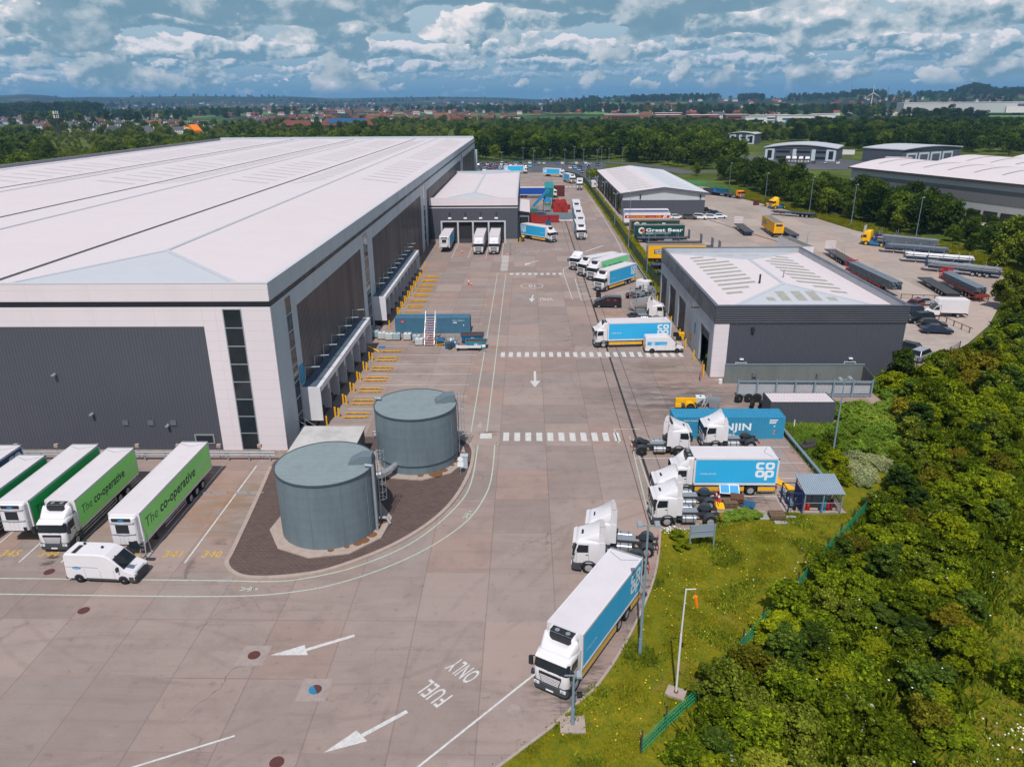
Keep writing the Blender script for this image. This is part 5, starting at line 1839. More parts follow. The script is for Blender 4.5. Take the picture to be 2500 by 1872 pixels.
def rigid(label, x, y, a, panel=None, L=9.6, text=txt_coop, group=None, yellow=True, kit='fridge', axles=2, rim=None):
 t = thing('rigid_lorry', label, 'lorry', (x, y, 0), R(a), group)
 cabl = 1.62
 cab(t, white, kit, cabl, rim=rim)
 x0 = -cabl - 0.30
 frame_rails(t, x0 - L + 0.1, -1.4, 'rigid%.1f' % L)
 box_body(t, x0, L, 1.18, 3.92, white, panel, text, key='rigid' + (text.__name__ if text else ''))
 fridge(t, x0, 2.78, 3.86)
 for s in (-1, 1):
  wheel(t, x0 - L + 2.35, s * 0.94, w=0.56, rim=rim)
  if axles == 3:
   wheel(t, x0 - L + 3.7, s * 0.94, w=0.56, rim=rim)

 def sk():
  mb = MB()
  w0 = x0 - L + 2.35
  front = w0 + (2.0 if axles == 3 else 0.65)
  for s in (-1, 1):
   y0, y1 = sorted((s * 1.24, s * 1.20))
   for xa, xb in ((front, -2.15), (x0 - L + 0.1, w0 - 0.65)):
    if yellow:
     mb.box(xa, xb, y0, y1, 0.50, 0.92, 0)
     yq = s * 1.245
     mb.box(xa, xb, *sorted((yq, yq - s * .02)), 0.46, 0.53, 1)
     mb.box(xa, xb, *sorted((yq, yq - s * .02)), 0.90, 0.96, 1)
    else:
     mb.box(xa, xb, y0, y1, 0.52, 0.62, 1)
     mb.box(xa, xb, y0, y1, 0.82, 0.92, 1)
    for xx in np.arange(xa, xb, 1.2):
     mb.box(xx, xx + 0.05, *sorted((s * 1.19, s * 1.14)), 0.5, 1.14, 1)
    if yellow and xb - xa > 2.5:
     mb.text('Please overtake with care', ((xa + xb) / 2, s * 1.2455, 0.64), (1, 0, 0) if s < 0 else (-1, 0, 0), (0, 0, 1), 0.10, 2, align='c')
  mb.box(x0 - L - 0.12, x0 - L, -1.2, 1.2, 0.42, 0.56, 1)
  mb.box(x0 - L - 0.13, x0 - L - 0.12, -1.18, 1.18, 0.9, 1.02, 1)
  return mb, [yell, steel, dgrey]
 sub(t, 'side_guard', 'rigid%s%s%s' % (L, yellow, axles), sk)

 def tl():
  mb = MB()
  for s in (-1, 1):
   mb.box(x0 - L - 0.14, x0 - L - 0.05, *sorted((s * 1.18, s * 0.8)), 0.7, 0.84)
  return mb, [redlamp]
 sub(t, 'tail_lamp', 'rigid%s' % L, tl)
 return t


def trailer(label, x, y, a, panel=None, L=13.6, text=None, nose=True, group=None, roofm=None, hw=1.26, z0=1.2, z1=4.0, frame=None, key='', guards=True, legs=True, yellow=False):
 """box semi-trailer, origin under its front face"""
 t = thing('semi_trailer', label, 'trailer', (x, y, 0), R(a), group)
 box_body(t, 0, L, z0, z1, white, panel, text, hw, roofm, key='tr' + key, frame=frame)
 frame_rails(t, -L + 0.1, -0.6, 'tr%.1f' % L)
 if nose:
  fridge(t, 0, 1.45, z1 - 0.05, nose=True)
 for k in range(3 if L > 12 else 2):
  for s in (-1, 1):
   wheel(t, -L + 2.2 + k * 1.32, s * 1.04, r=0.48)
 w0 = -L + 2.2 + (3 if L > 12 else 2) * 1.32

 def sg():
  mb = MB()
  for s in (-1, 1):
   y0, y1 = sorted((s * 1.22, s * 1.18))
   mb.box(w0 - 0.3, -3.6, y0, y1, 0.55, 0.66, 1 if yellow else 0)
   mb.box(w0 - 0.3, -3.6, y0, y1, 0.86, 0.97, 1 if yellow else 0)
   for xx in np.arange(w0 - 0.3, -3.6, 1.6):
    mb.box(xx, xx + 0.06, *sorted((s * 1.18, s * 1.1)), 0.55, z0, 0)
  mb.box(-L - 0.06, -L + 0.06, -1.2, 1.2, 0.45, 0.58, 0)
  return mb, [steel, yell]
 sub(t, 'side_guard', 'tr%s%s%s' % (L, z0, yellow), sg)
 if legs:
  def lg():
   mb = MB()
   for s in (-0.75, 0.75):
    mb.box(-2.75, -2.6, s - 0.07, s + 0.07, 0.05, z0)
    mb.box(-2.85, -2.5, s - 0.16, s + 0.16, 0.0, 0.06)
   mb.bar((-2.67, -0.75, 0.8), (-2.67, 0.75, 0.4), 0.05)
   return mb, [chass]
  sub(t, 'landing_leg', 'tr%s' % z0, lg)
 return t


dkbrown = paint('trailer_deck_boards', (0.10, 0.085, 0.075), 0.8, dirt=0.6, dscale=2)
dkgrey = paint('trailer_deck_grey', (0.075, 0.08, 0.09), 0.7, dirt=0.5, dscale=2)
navy = paint('trailer_navy', (0.02, 0.05, 0.13), 0.5, dirt=0.3)


def flatbed(label, x, y, a, deck=dkbrown, rail=navy, head=True, posts=(), L=13.6, group=None, tail=True, headm=None, zd=1.3):
 t = thing('flatbed_trailer', label, 'trailer', (x, y, 0), R(a), group)

 def dk():
  mb = MB()
  mb.box(-L, 0, -1.2, 1.2, zd - 0.06, zd, 0)
  for xx in np.arange(-L + 0.8, 0, 1.4):
   mb.box(xx, xx + 0.05, -1.2, 1.2, zd, zd + 0.012, 1)
  return mb, [deck, black]
 sub(t, 'deck', '%s%s%s' % (deck.name, L, zd), dk)

 def rl():
  mb = MB()
  for s in (-1, 1):
   y0, y1 = sorted((s * 1.26, s * 1.2))
   mb.box(-L, 0, y0, y1, zd - 0.18, zd + 0.02)
  mb.box(-L - 0.05, -L, -1.26, 1.26, zd - 0.35, zd + 0.02)
  mb.box(-L - 0.02, -L + 0.05, -1.2, 1.2, 0.5, 0.64)
  for s in (-0.9, 0.9):
   mb.box(-L, -L + 0.08, s - .06, s + .06, 0.5, zd - 0.2)
  return mb, [rail]
 sub(t, 'side_rail', '%s%s%s' % (rail.name, L, zd), rl)
 frame_rails(t, -L + 0.1, -0.6, 'fl%.1f' % L)
 for k in range(3):
  for s in (-1, 1):
   wheel(t, -L + 2.2 + k * 1.32, s * 1.02, r=0.48)
 if head:
  hm = headm or steel

  def hb():
   mb = MB()
   for yy in np.linspace(-1.2, 1.2, 5):
    mb.box(-0.06, 0.0, yy - 0.035, yy + 0.035, zd, zd + 1.9)
   for zz in np.linspace(zd + 0.15, zd + 1.85, 5):
    mb.box(-0.045, -0.015, -1.2, 1.2, zz - 0.12, zz + 0.12)
   return mb, [hm]
  sub(t, 'headboard', hm.name + str(zd), hb)
 for px in posts:
  def po():
   mb = MB()
   for s in (-1.18, 1.18):
    mb.box(-0.04, 0.04, s - 0.04, s + 0.04, zd, zd + 1.5)
   return mb, [steel]
  sub(t, 'stake', str(zd), po, (px, 0, 0))

 def lg():
  mb = MB()
  for s in (-0.75, 0.75):
   mb.box(-2.75, -2.6, s - 0.07, s + 0.07, 0.05, zd - .1)
   mb.box(-2.85, -2.5, s - 0.16, s + 0.16, 0.0, 0.06)
  mb.box(-6.6, -4.6, -1.2, -1.1, 0.5, zd - .25)
  mb.box(-6.6, -4.6, 1.1, 1.2, 0.5, zd - .25)
  return mb, [steel]
 sub(t, 'landing_leg', 'fl%s' % zd, lg)
 return t


# ---- vans and cars
def van(label, x, y, a, col=white, L=5.6, H=2.55, stripe=None, text=None, group=None, bumperm=None, rack=None, logo=None):
 t = thing('panel_van', label, 'van', (x, y, 0), R(a), group)
 hw = 0.98
 bm = bumperm or dgrey
 k = '%s|%.2f|%.2f' % (col.name, L, H)

 def body():
  mb = MB()
  prof = [(-0.02, 0.42), (0.0, 0.75), (-0.12, 1.0), (-0.80, 1.28), (-1.72, H - 0.36), (-2.15, H - 0.08), (-2.7, H), (-L + 0.15, H - 0.03), (-L + 0.03, H - 0.2), (-L, 1.1), (-L, 0.40)]
  lo = lambda f, dz: [(x_, z_) for x_, z_ in prof]
  rings = []
  for yy, sx, sz in ((-hw, 0.985, 0.97), (-hw + 0.05, 0.995, 0.99), (-hw + 0.16, 1, 1), (hw - 0.16, 1, 1), (hw - 0.05, 0.995, 0.99), (hw, 0.985, 0.97)):
   rings.append([(-L / 2 + (px + L / 2) * sx, yy * (1.0 - 0.05 * max(0, (pz - 1.2) / (H - 1.2))), 0.40 + (pz - 0.40) * sz) for px, pz in prof])
  mb.loft(rings, smooth=False)
  for s in (-1, 1):
   y = s * (hw + 0.003)
   for xx in (-1.62, -2.75, -L + 1.6):
    mb.box(xx, xx + 0.015, *sorted((y, y - s * .02)), 0.55, 1.25, 1)
   mb.box(-2.85, -L + 0.12, *sorted((y, y - s * .02)), 1.42, 1.435, 1)
  return mb, [col, dgrey]
 b = sub(t, 'body', k, body)

 def ws():
  mb = MB()
  pts = []
  for t0 in (0.04, 0.93):
   xx = -0.80 + (-0.92) * t0
   zz = 1.28 + (H - 1.64) * t0
   w = hw * (0.90 - 0.07 * t0)
   pts.append([(xx + 0.02, -w, zz + 0.015), (xx + 0.02, w, zz + 0.015)])
  mb.quad(pts[0][0], pts[0][1], pts[1][1], pts[1][0])
  return mb, [glass]
 sub(b, 'windscreen', '%s|%s' % (L, H), ws)

 def sw():
  mb = MB()
  mb.add([(-1.10, 0, 1.28), (-2.35, 0, 1.28), (-2.35, 0, 1.92), (-1.78, 0, 1.92)], [(0, 1, 2, 3)])
  return mb, [glass]
 for s in (-1, 1):
  sub(b, 'side_window', '', sw, (0, s * (hw + 0.004), 0))

 def bp():
  mb = MB()
  mb.loft([rrect(0.06, -0.50, hw + .01, 0.2, 0.02, z) for z in (0.25, 0.70)])
  mb.box(0.045, 0.066, -0.6, 0.6, .74, .9)
  for s in (-1, 1):
   for wx in (-0.95, -L + 1.05):
    mb.ring2d((wx, s * (hw + .006), 0.36), (1, 0, 0), (0, 0, 1), 0.0, 0.43, 0, 180, 12)
  mb.box(-L - 0.04, -L + 0.08, -hw, hw, 0.3, 0.52)
  for s in (-1, 1):
   mb.box(-L + 1.6, -1.45, *sorted((s * (hw + .012), s * (hw - .05))), 0.30, 0.48)
  mb.box(0.051, 0.056, -0.26, 0.26, 0.42, 0.52, 1)
  mb.quad((0.015, -0.5, 0.66), (0.015, 0.5, 0.66), (-0.04, 0.55, 0.88), (-0.04, -0.55, 0.88), 0)
  return mb, [bm, ltext]
 sub(t, 'bumper', bm.name + k, bp)

 def hl():
  mb = MB()
  mb.loft([[(0.0, yy, 0.72), (0.01, yy, 0.92), (-0.35, yy, 1.06), (-0.35, yy, 0.9)] for yy in (-0.12, 0.12)])
  return mb, [lamp]
 for s in (-1, 1):
  sub(t, 'headlight', 'van', hl, (0, s * 0.82, 0))

 def mi():
  mb = MB()
  mb.box(-0.12, 0.0, -0.12, 0.12, 1.25, 1.6)
  return mb, [black]
 for s in (-1, 1):
  sub(t, 'mirror', 'van', mi, (-1.15, s * 1.12, 0))
 for xx in (-0.95, -L + 1.05):
  for s in (-1, 1):
   wheel(t, xx, s * 0.885, r=0.35, w=0.24)

 def tl():
  mb = MB()
  for s in (-1, 1):
   mb.box(-L - 0.015, -L + 0.05, *sorted((s * 0.96, s * 0.84)), 0.95, 1.5)
  return mb, [redlamp]
 sub(t, 'tail_lamp', 'van%s' % L, tl)
 if text:
  mb, mats = text(L, H, hw)
  mb.obj('lettering', mats, b)
 if rack:
  rack(t, L, H)
 return t


CARP = {
 'hatch': dict(L=4.15, H=1.47, p=[(0, .35), (0.0, .62), (-.12, .78), (-1.0, .95), (-4.05, .98), (-4.15, .75), (-4.12, .35)], g=(-0.98, -1.75, -3.55, -4.02)),
 'saloon': dict(L=4.65, H=1.42, p=[(0, .35), (0.0, .60), (-.12, .76), (-1.2, .92), (-3.9, .98), (-4.6, .94), (-4.65, .7), (-4.62, .35)], g=(-1.15, -1.95, -3.3, -4.0)),
 'suv': dict(L=4.6, H=1.76, p=[(0, .42), (0.0, .78), (-.10, .96), (-1.1, 1.12), (-4.5, 1.14), (-4.6, .8), (-4.58, .42)], g=(-1.1, -1.7, -4.1, -4.48)),
}
CAR_COLS = {n: paint('car_' + n, c, 0.25, dirt=0.08, spec=0.6, metal=mtl) for n, c, mtl in (('white', (0.75, 0.75, 0.77), 0), ('black', (0.012, 0.014, 0.018), 0), ('silver', (0.42, 0.45, 0.49), 0.4), ('grey', (0.13, 0.135, 0.145), 0.3), ('navy', (0.012, 0.028, 0.07), 0.1), ('red', (0.30, 0.02, 0.02), 0), ('blue', (0.02, 0.14, 0.42), 0), ('maroon', (0.16, 0.03, 0.02), 0), ('bronze', (0.10, 0.095, 0.08), 0.3), ('paleblue', (0.10, 0.42, 0.72), 0))}


def car(label, x, y, a, kind='hatch', colour='white', group=None, z=0):
 t = thing('parked_car', label, 'car', (x, y, z), R(a), group)
 d = CARP[kind]
 hw, H, L = 0.88, d['H'], d['L']
 col = CAR_COLS[colour]

 def body():
  mb = MB()
  rings = []
  for yy, s in ((-hw, .94), (-hw + .08, 1), (hw - .08, 1), (hw, .94)):
   rings.append([(-L / 2 + (px + L / 2) * (0.97 if s < 1 else 1), yy, 0.35 + (pz - .35) * s) for px, pz in d['p']])
  mb.loft(rings)
  g0, g1, g2, g3 = d['g']
  zb = d['p'][3][1] - 0.02
  w0, w1 = hw - 0.06, hw - 0.22
  roof = [(g1, -w1, H), (g1, w1, H), (g2, w1, H), (g2, -w1, H)]
  rr = [(g1 - .12, -w1 + .1, H + .03), (g1 - .12, w1 - .1, H + .03), (g2 + .12, w1 - .1, H + .03), (g2 + .12, -w1 + .1, H + .03)]
  mb.loft([roof, rr])
  base = [(g0, -w0, zb), (g0, w0, zb), (g3, w0, zb), (g3, -w0, zb)]
  for i in range(4):
   p, q = Vector(base[i]), Vector(roof[i])
   mb.bar(p + (q - p) * .02, q, 0.09)
  return mb, [col]
 b = sub(t, 'body', kind + colour, body)

 def gl():
  mb = MB()
  g0, g1, g2, g3 = d['g']
  zb = d['p'][3][1] - 0.02
  w0, w1 = hw - 0.07, hw - 0.23
  mb.loft([[(g0, -w0, zb), (g0, w0, zb), (g3, w0, zb), (g3, -w0, zb)], [(g1, -w1, H - .01), (g1, w1, H - .01), (g2, w1, H - .01), (g2, -w1, H - .01)]])
  return mb, [glass]
 sub(b, 'windows', kind, gl)
 for xx in (-0.82, -L + 0.85):
  for s in (-1, 1):
   wheel(t, xx, s * 0.80, r=0.32 if kind != 'suv' else 0.37, w=0.2)

 def lt():
  mb = MB()
  zz = d['p'][1][1]
  for s in (-1, 1):
   mb.box(-0.12, 0.01, *sorted((s * .80, s * .5)), zz - .08, zz + .06, 0)
   mb.box(-L - .01, -L + .12, *sorted((s * .82, s * .55)), zz - .02, zz + .16, 1)
  mb.box(-L - .012, -L, -.26, .26, .5, .6, 0)
  mb.box(0.0, 0.012, -.3, .3, .45, .55, 2)
  return mb, [lamp, redlamp, black]
 sub(t, 'lights', kind, lt)
 return t
# ------------------------------------------------------------------ lorries and trailers where they stand
FLEET = 'lorries and trailers parked in the yard'
trailer('green refrigerated trailer without a cab, rightmost of the row by the warehouse', -32.7, 52.0, -90.6, paint('trailer_vivid_green', (0.33, 0.90, 0.22), 0.4, dirt=0.08), 13.6, txt_operative, group=FLEET)
rigid('white-cabbed lorry with bright green box, beside the cabless green trailer', -39.3, 52.3, -90, MATS['trailer_vivid_green'], 10.2, txt_operative, group=FLEET, yellow=False, axles=3)
dgreen = paint('trailer_dark_green', (0.03, 0.50, 0.14), 0.4, dirt=0.12)
trailer('darker green cabless trailer left of the white-cabbed green lorry', -43.1, 54.0, -90, dgreen, 11.0, txt_operative, group=FLEET, key='d')
rigid('green lorry cut by the left edge of the picture', -47.0, 51.3, -90, dgreen, 9.6, txt_operative, group=FLEET, yellow=False)
trailer('deep blue trailer at the far left by the warehouse wall', -50.6, 54.6, -90, paint('trailer_deep_blue', (0.012, 0.10, 0.25), 0.4), 10.2, txt_coop, nose=True, group=FLEET, key='b')

rigid('nearest lorry, big blue box and white cab, parked along the curved kerb', 1.45, 36.75, 239.6, coopb, 9.8, group=FLEET, axles=3)
tractor('white tractor unit with raised roof deflector nearest the blue lorry', 3.7, 51.15, 173, kit='deflector', group='white tractor units')
tractor('white tractor unit tucked behind another on the bend, tall deflector', 4.9, 53.9, 172, kit='tall', group='white tractor units')
tractor('white tractor unit standing just above the grey sign board', 10.95, 57.95, 180, kit='deflector', group='white tractor units')
tractor('white tractor unit squeezed against the two-axle blue lorry', 11.5, 60.75, 180, kit='deflector', group='white tractor units')
rigid('short two-axle blue lorry beside the tractor units and gas shelter', 13.72, 63.6, 180, coopb, 7.85, group=FLEET)
tractor('white tractor unit facing the opposite way, by the white crossing', 17.3, 71.9, 0.0, kit='deflector', group='white tractor units')
tractor('white tractor unit in front of the bright blue shipping container', 18.75, 73.25, 180, kit='tall', group='white tractor units')
rigid('long blue lorry at the workshop doors behind the small van', 10.2, 108.45, 184.4, coopb, 9.65, group=FLEET, axles=3)
rigid('blue lorry nearest in the slanted row below the fence', 14.0, 142.9, 230.5, coopb, 10.0, group=FLEET, axles=3)
rigid('pale green lorry between two blue ones in the slanted row', 13.3, 152.4, 230, coopg2, 10.6, txt_operative, group=FLEET, yellow=False, axles=3)
rigid('farther blue lorry in the slanted row behind the pale green one', 11.5, 156.4, 219, coopb, 9.0, group=FLEET, axles=3)
tractor('white tractor unit at the far end of the slanted row', 10.3, 162.6, 236, kit='tall', group='white tractor units')
tractor('white tractor unit seen from behind beside the tall scaffold', 23.3, 141.2, 50, kit=None, group='white tractor units')
tractor('white tractor unit half hidden behind the long blue lorry', 23.2, 122.6, 0, kit='tall', group='white tractor units')
rigid('blue lorry swinging out beside the annex lean-to', 7.3, 197.2, -46, coopb, 9.6, group=FLEET, axles=3)
trailer('blue-sided trailer backed into the leftmost annex dock', -20.3, 184.0, -90, coopb, 12.6, txt_coop, group=FLEET, key='dk')
for x, lab, k in ((-11.75, 'third dock', 'fridge'), (-8.0, 'rightmost dock', 'fridge')):
 trailer('white trailer backed into the %s of the annex' % lab, x, 184.2, -90, white, 12.3, None, nose=False, group=FLEET, key='wd')
 tractor('white tractor unit under the trailer in the %s' % lab, x, 180.9, -90, kit='tall', group='white tractor units')
for i, (x, y, a) in enumerate(((14.7, 200.9, -90), (15.5, 214.6, -90), (15.8, 229.4, -91), (16.3, 246.5, -92))):
 rigid('white-cabbed lorry %s in the queue down the far lane' % ('at the head', 'second', 'third', 'last')[i], x, y, a, coopb, 9.6, group='lorries queueing in the far lane', axles=3)
rigid('white-fronted lorry coming round the far bend by the fence', 22.3, 321, -94, coopb, 9.6, group=FLEET, axles=3)
rigid('blue lorry on the far bend behind the white-fronted one', 21.2, 346.5, -74, coopb, 9.6, group=FLEET, axles=3)
rigid('blue lorry side-on at the far end of the yard', 18.6, 378.2, -32, coopb, 9.6, group=FLEET, axles=3)
rigid('blue lorry behind the annex roof, farthest in the yard', 0.6, 399.6, -6, coopb, 10.4, group=FLEET, axles=3)
trailer('pale green trailer just showing over the annex roof', -7.9, 371.5, 0, coopg2, 13.6, None, nose=False, group=FLEET, key='pg')
royal = paint('curtain_royal_blue', (0.008, 0.07, 0.36), 0.5, dirt=0.1)
greyroof = paint('grey_canvas_roof', (0.20, 0.195, 0.185), 0.7, dirt=0.3)
trailer('royal blue curtain trailer beside the annex and red crates', 8.4, 295.6, 0, royal, 13.6, None, nose=False, group=FLEET, key='rb')
tractor('white tractor unit coupled to the royal blue trailer', 11.9, 295.6, 0, kit='tall', group='white tractor units')


# ---- neighbour's depot
def txt_payne(mb, s, y, xd, x0, L, z0, z1):
 d = Vector(xd)
 st = Vector((x0 - 0.2 if s > 0 else x0 - L + 0.2, y, 0))
 zc = (z0 + z1) / 2 + 0.25
 a, b = st + Vector((0, 0, zc - .42)), st + d * (L - .4) + Vector((0, 0, zc - .42))
 mb.quad(a, b, b + Vector((0, 0, .84)), a + Vector((0, 0, .84)), 3)
 yy = Vector((0, s * .006, 0))
 mb.text('H.E.PAYNE', a + d * 1.7 + yy + Vector((0, 0, .2)), xd, (0, 0, 1), .46, 4, width=4.4, bold=.02)
 mb.text('(Transport)', a + d * 6.6 + yy + Vector((0, 0, .25)), xd, (0, 0, 1), .30, 4, width=2.2)
 mb.text('LTD', a + d * 9.3 + yy + Vector((0, 0, .2)), xd, (0, 0, 1), .46, 4, width=1.4, bold=.02)
 p = a + d * 0.6 + yy + Vector((0, 0, .42))
 mb.add([p, p + d * .3 + Vector((0, 0, .22)), p + d * .5 + Vector((0, 0, .1)), p + d * .5 - Vector((0, 0, .1)), p + d * .3 - Vector((0, 0, .22))], [(0, 1, 2, 3, 4)], 1)
 q = a + d * 11.2 + yy
 mb.quad(q + Vector((0, 0, .1)), q + d * .35 + Vector((0, 0, .1)), q + d * .8 + Vector((0, 0, .75)), q + d * .45 + Vector((0, 0, .75)), 1)
 mb.quad(q + d * .6 + Vector((0, 0, .1)), q + d * .9 + Vector((0, 0, .1)), q + d * 1.35 + Vector((0, 0, .75)), q + d * 1.05 + Vector((0, 0, .75)), 1)


def txt_bear(mb, s, y, xd, x0, L, z0, z1):
 d = Vector(xd)
 st = Vector((x0 if s > 0 else x0 - L, y, (z0 + z1) / 2 + .1))
 c = st + d * 1.75
 zd = Vector((0, 0, 1))
 for k in range(12):
  a = R(30 * k)
  e = d * math.cos(a) + zd * math.sin(a)
  n = d * -math.sin(a) + zd * math.cos(a)
  m = 5 if -100 < (30 * k if 30 * k < 180 else 30 * k - 360) < 60 else 1
  mb.quad(c + e * .42 - n * .13, c + e * .86 - n * .17, c + e * .86 + n * .17, c + e * .42 + n * .13, 5 if k in (10, 11, 0, 1) else 1)
 mb.quad(c - d * .45 - zd * .17 + Vector((0, s * .004, 0)), c + d * .55 - zd * .17 + Vector((0, s * .004, 0)), c + d * .55 + zd * .17 + Vector((0, s * .004, 0)), c - d * .45 + zd * .17 + Vector((0, s * .004, 0)), 3)
 mb.text('Great Bear', st + d * 2.9 - zd * .3, xd, zd, 0.88, 1, width=9.8, bold=.035)
 mb.text('DISTRIBUTION FULFILMENT SOLUTIONS', st + d * 2.9 - zd * .85, xd, zd, 0.24, 1, width=6.6, bold=.02)


def txt_middle(mb, s, y, xd, x0, L, z0, z1):
 d, zd = Vector(xd), Vector((0, 0, 1))
 st = Vector((x0 if s > 0 else x0 - L, y, (z0 + z1) / 2))
 p = st + d * 1.4 - zd * .45
 mb.quad(p, p + d * 4.2, p + d * 4.2 + zd * 1.05, p + zd * 1.05, 2)
 mb.text('MIDDLEGATE', p + d * .2 + zd * .6 + Vector((0, s * .005, 0)), xd, zd, .34, 1, width=3.8, bold=.03)
 mb.text('TRANSPORT', p + d * .2 + zd * .12 + Vector((0, s * .005, 0)), xd, zd, .34, 1, width=3.6, bold=.03)


DEP = "trailers in the neighbour's depot"
teal = paint('curtain_dark_teal', (0.006, 0.055, 0.055), 0.5, dirt=0.1)
curtw = paint('curtain_white', (0.72, 0.71, 0.73), 0.5, dirt=0.1)
cury = paint('curtain_yellow', hexc('f2b000'), 0.5, dirt=0.1)
trailer('white curtain trailer with a red lettered band by the gable shed', 42.5, 224.9, 0, curtw, 13.6, txt_payne, nose=False, group=DEP, key='py', roofm=greyroof)
trailer('white and blue trailer behind the red-banded one', 43.2, 231.4, 0, royal, 13.6, None, nose=False, group=DEP, key='py2', roofm=roofw)
trailer('dark teal curtain trailer with large white lettering and sun emblem', 41.95, 200.8, 0, teal, 13.1, txt_bear, nose=False, group=DEP, key='gb', roofm=greyroof, frame=teal)
trailer('dark teal trailer with orange top rail behind the lettered one', 42.5, 210.2, 0, teal, 13.6, txt_bear, nose=False, group=DEP, key='gb2', roofm=greyroof, frame=paint('rail_orange', (0.35, 0.15, 0.03), 0.5))
trailer('yellow curtain trailer partly hidden by the workshop roof', 41.0, 171.4, 0, cury, 13.2, txt_middle, nose=False, group=DEP, key='ye', roofm=greyroof, frame=cury)
blueh = paint('headboard_blue', (0.06, 0.13, 0.22), 0.5, dirt=0.2)
flatbed('empty flatbed trailer in front of the dark teal trailer', 42.75, 197.2, 0, dkbrown, navy, True, (-3, -6, -9, -12), group=DEP, headm=blueh)
flatbed('empty flatbed trailer with tall blue headboard, second from the teal trailer', 44.4, 190.3, 0, dkbrown, navy, True, (), group=DEP, headm=blueh)
flatbed('empty flatbed trailer just behind the yellow curtain trailer', 45.9, 184.6, 0, dkbrown, navy, True, (), group=DEP, headm=blueh)
flatbed('empty flatbed trailer hidden by the yellow curtain trailer', 46.6, 180.2, 0, dkbrown, navy, True, (), group=DEP, headm=blueh)
flatbed('low flatbed trailer behind the workshop, next to the green fence', 41.2, 163.2, 0, dkgrey, navy, False, (), group=DEP)
flatbed('second low flatbed trailer behind the workshop', 41.4, 155.8, 0, dkgrey, navy, False, (), group=DEP)
flatbed('flatbed trailer with grey headboard left of the yellow box trailer', 61.8, 220.4, 86.5, dkbrown, navy, True, (), 14.5, group=DEP, headm=clad_white)
ytr = trailer('yellow box trailer with dark sign boards in mid depot', 68.9, 217.4, 86.3, cury, 14.4, txt_middle, nose=False, group=DEP, key='yb', roofm=greyroof, frame=cury)
mb = MB()
mb.box(-14.475, -14.47, -1.05, 1.05, 1.35, 3.8, 0)
mb.box(-14.485, -14.476, -0.85, 0.85, 3.0, 3.6, 1)
for zz in (1.7, 2.1, 2.5):
 mb.box(-14.49, -14.476, -0.9, 0.9, zz, zz + 0.05, 1)
mb.obj('rear_door', [cury, dtext], ytr)
flatbed('low dark flatbed beside the yellow box trailer', 71.9, 213.0, 88, dkbrown, navy, False, (), 12.5, group=DEP)
trailer('white trailer with brown canvas roof behind the workshop', 62.4, 182.3, 95, curtw, 13.6, None, nose=False, group=DEP, key='br', roofm=paint('brown_canvas_roof', (0.145, 0.135, 0.115), 0.8, dirt=0.4))
flatbed('flatbed trailer with white headboard and stakes in the middle of the depot', 73.0, 180.0, 86.5, dkbrown, navy, True, (-5, -6.5), 14.0, group=DEP, headm=clad_white)
ycab = paint('cab_yellow', hexc('f6b708'), 0.35, dirt=0.1)
bskirt = paint('skirt_blue', (0.03, 0.16, 0.36), 0.5)
tractor('yellow tractor unit standing alone by the forklift truck', 83.3, 260.6, 200, ycab, 'tall', rim=rimy, skirt=bskirt, group='yellow tractor units')
flatbed('dark blue flatbed trailer at the depot edge below the yellow cab', 79.8, 247.0, 144, dkgrey, navy, False, (), group=DEP)
tractor('yellow tractor unit coupled to a trailer of steel beams', 86.4, 193.5, 140, ycab, 'high', rim=rimy, skirt=bskirt, group='yellow tractor units')
f1 = flatbed('flatbed trailer carrying galvanised beams behind the yellow cab', 88.9, 191.4, 140, dkgrey, navy, True, (-2, -5, -8, -11, -13), 13.6, group=DEP, headm=navy)
flatbed('flatbed with white headboard behind the beam-laden artic', 91.2, 203.5, 142, dkgrey, navy, True, (-4, -8), 13.0, group=DEP, headm=clad_white)
flatbed('blue-posted flatbed trailer carrying long steel sections', 87.0, 183.2, 150, dkgrey, navy, True, (-2, -5, -8, -11), 13.6, group=DEP, headm=navy)
flatbed('flatbed trailer carrying white tubes', 86.6, 171.6, 154, dkgrey, navy, True, (-2, -5, -8, -11, -13), 13.8, group=DEP, headm=navy)
flatbed('flatbed trailer of pale sections at the depot corner', 86.8, 161.8, 143, dkgrey, navy, True, (-2, -5, -8, -11, -13), 14.0, group=DEP, headm=navy)
redt = paint('trailer_red', (0.26, 0.035, 0.022), 0.6, dirt=0.4)
flatbed('red trailer stacked with grey beams, beside the skeletal trailer', 84.4, 149.2, 86, redt, redt, True, (), 15.0, group=DEP, headm=red)
flatbed('red trailer under trussed steel frames behind the workshop', 68.9, 157.3, 91.5, redt, redt, True, (), 15.0, group=DEP, headm=red)
flatbed('low dark skeletal trailer next to the red beam trailer', 80.9, 150.5, 84, dkgrey, black, False, (), 14.0, group=DEP, zd=1.0)
flatbed('grey flatbed trailer behind the orange shunter', 79.6, 291.8, -58, dkgrey, navy, False, (), 13.0, group=DEP)
tractor('small orange yard shunter at the far corner of the depot', 81.4, 288.4, -58, paint('shunter_orange', hexc('f08408'), 0.4), None)


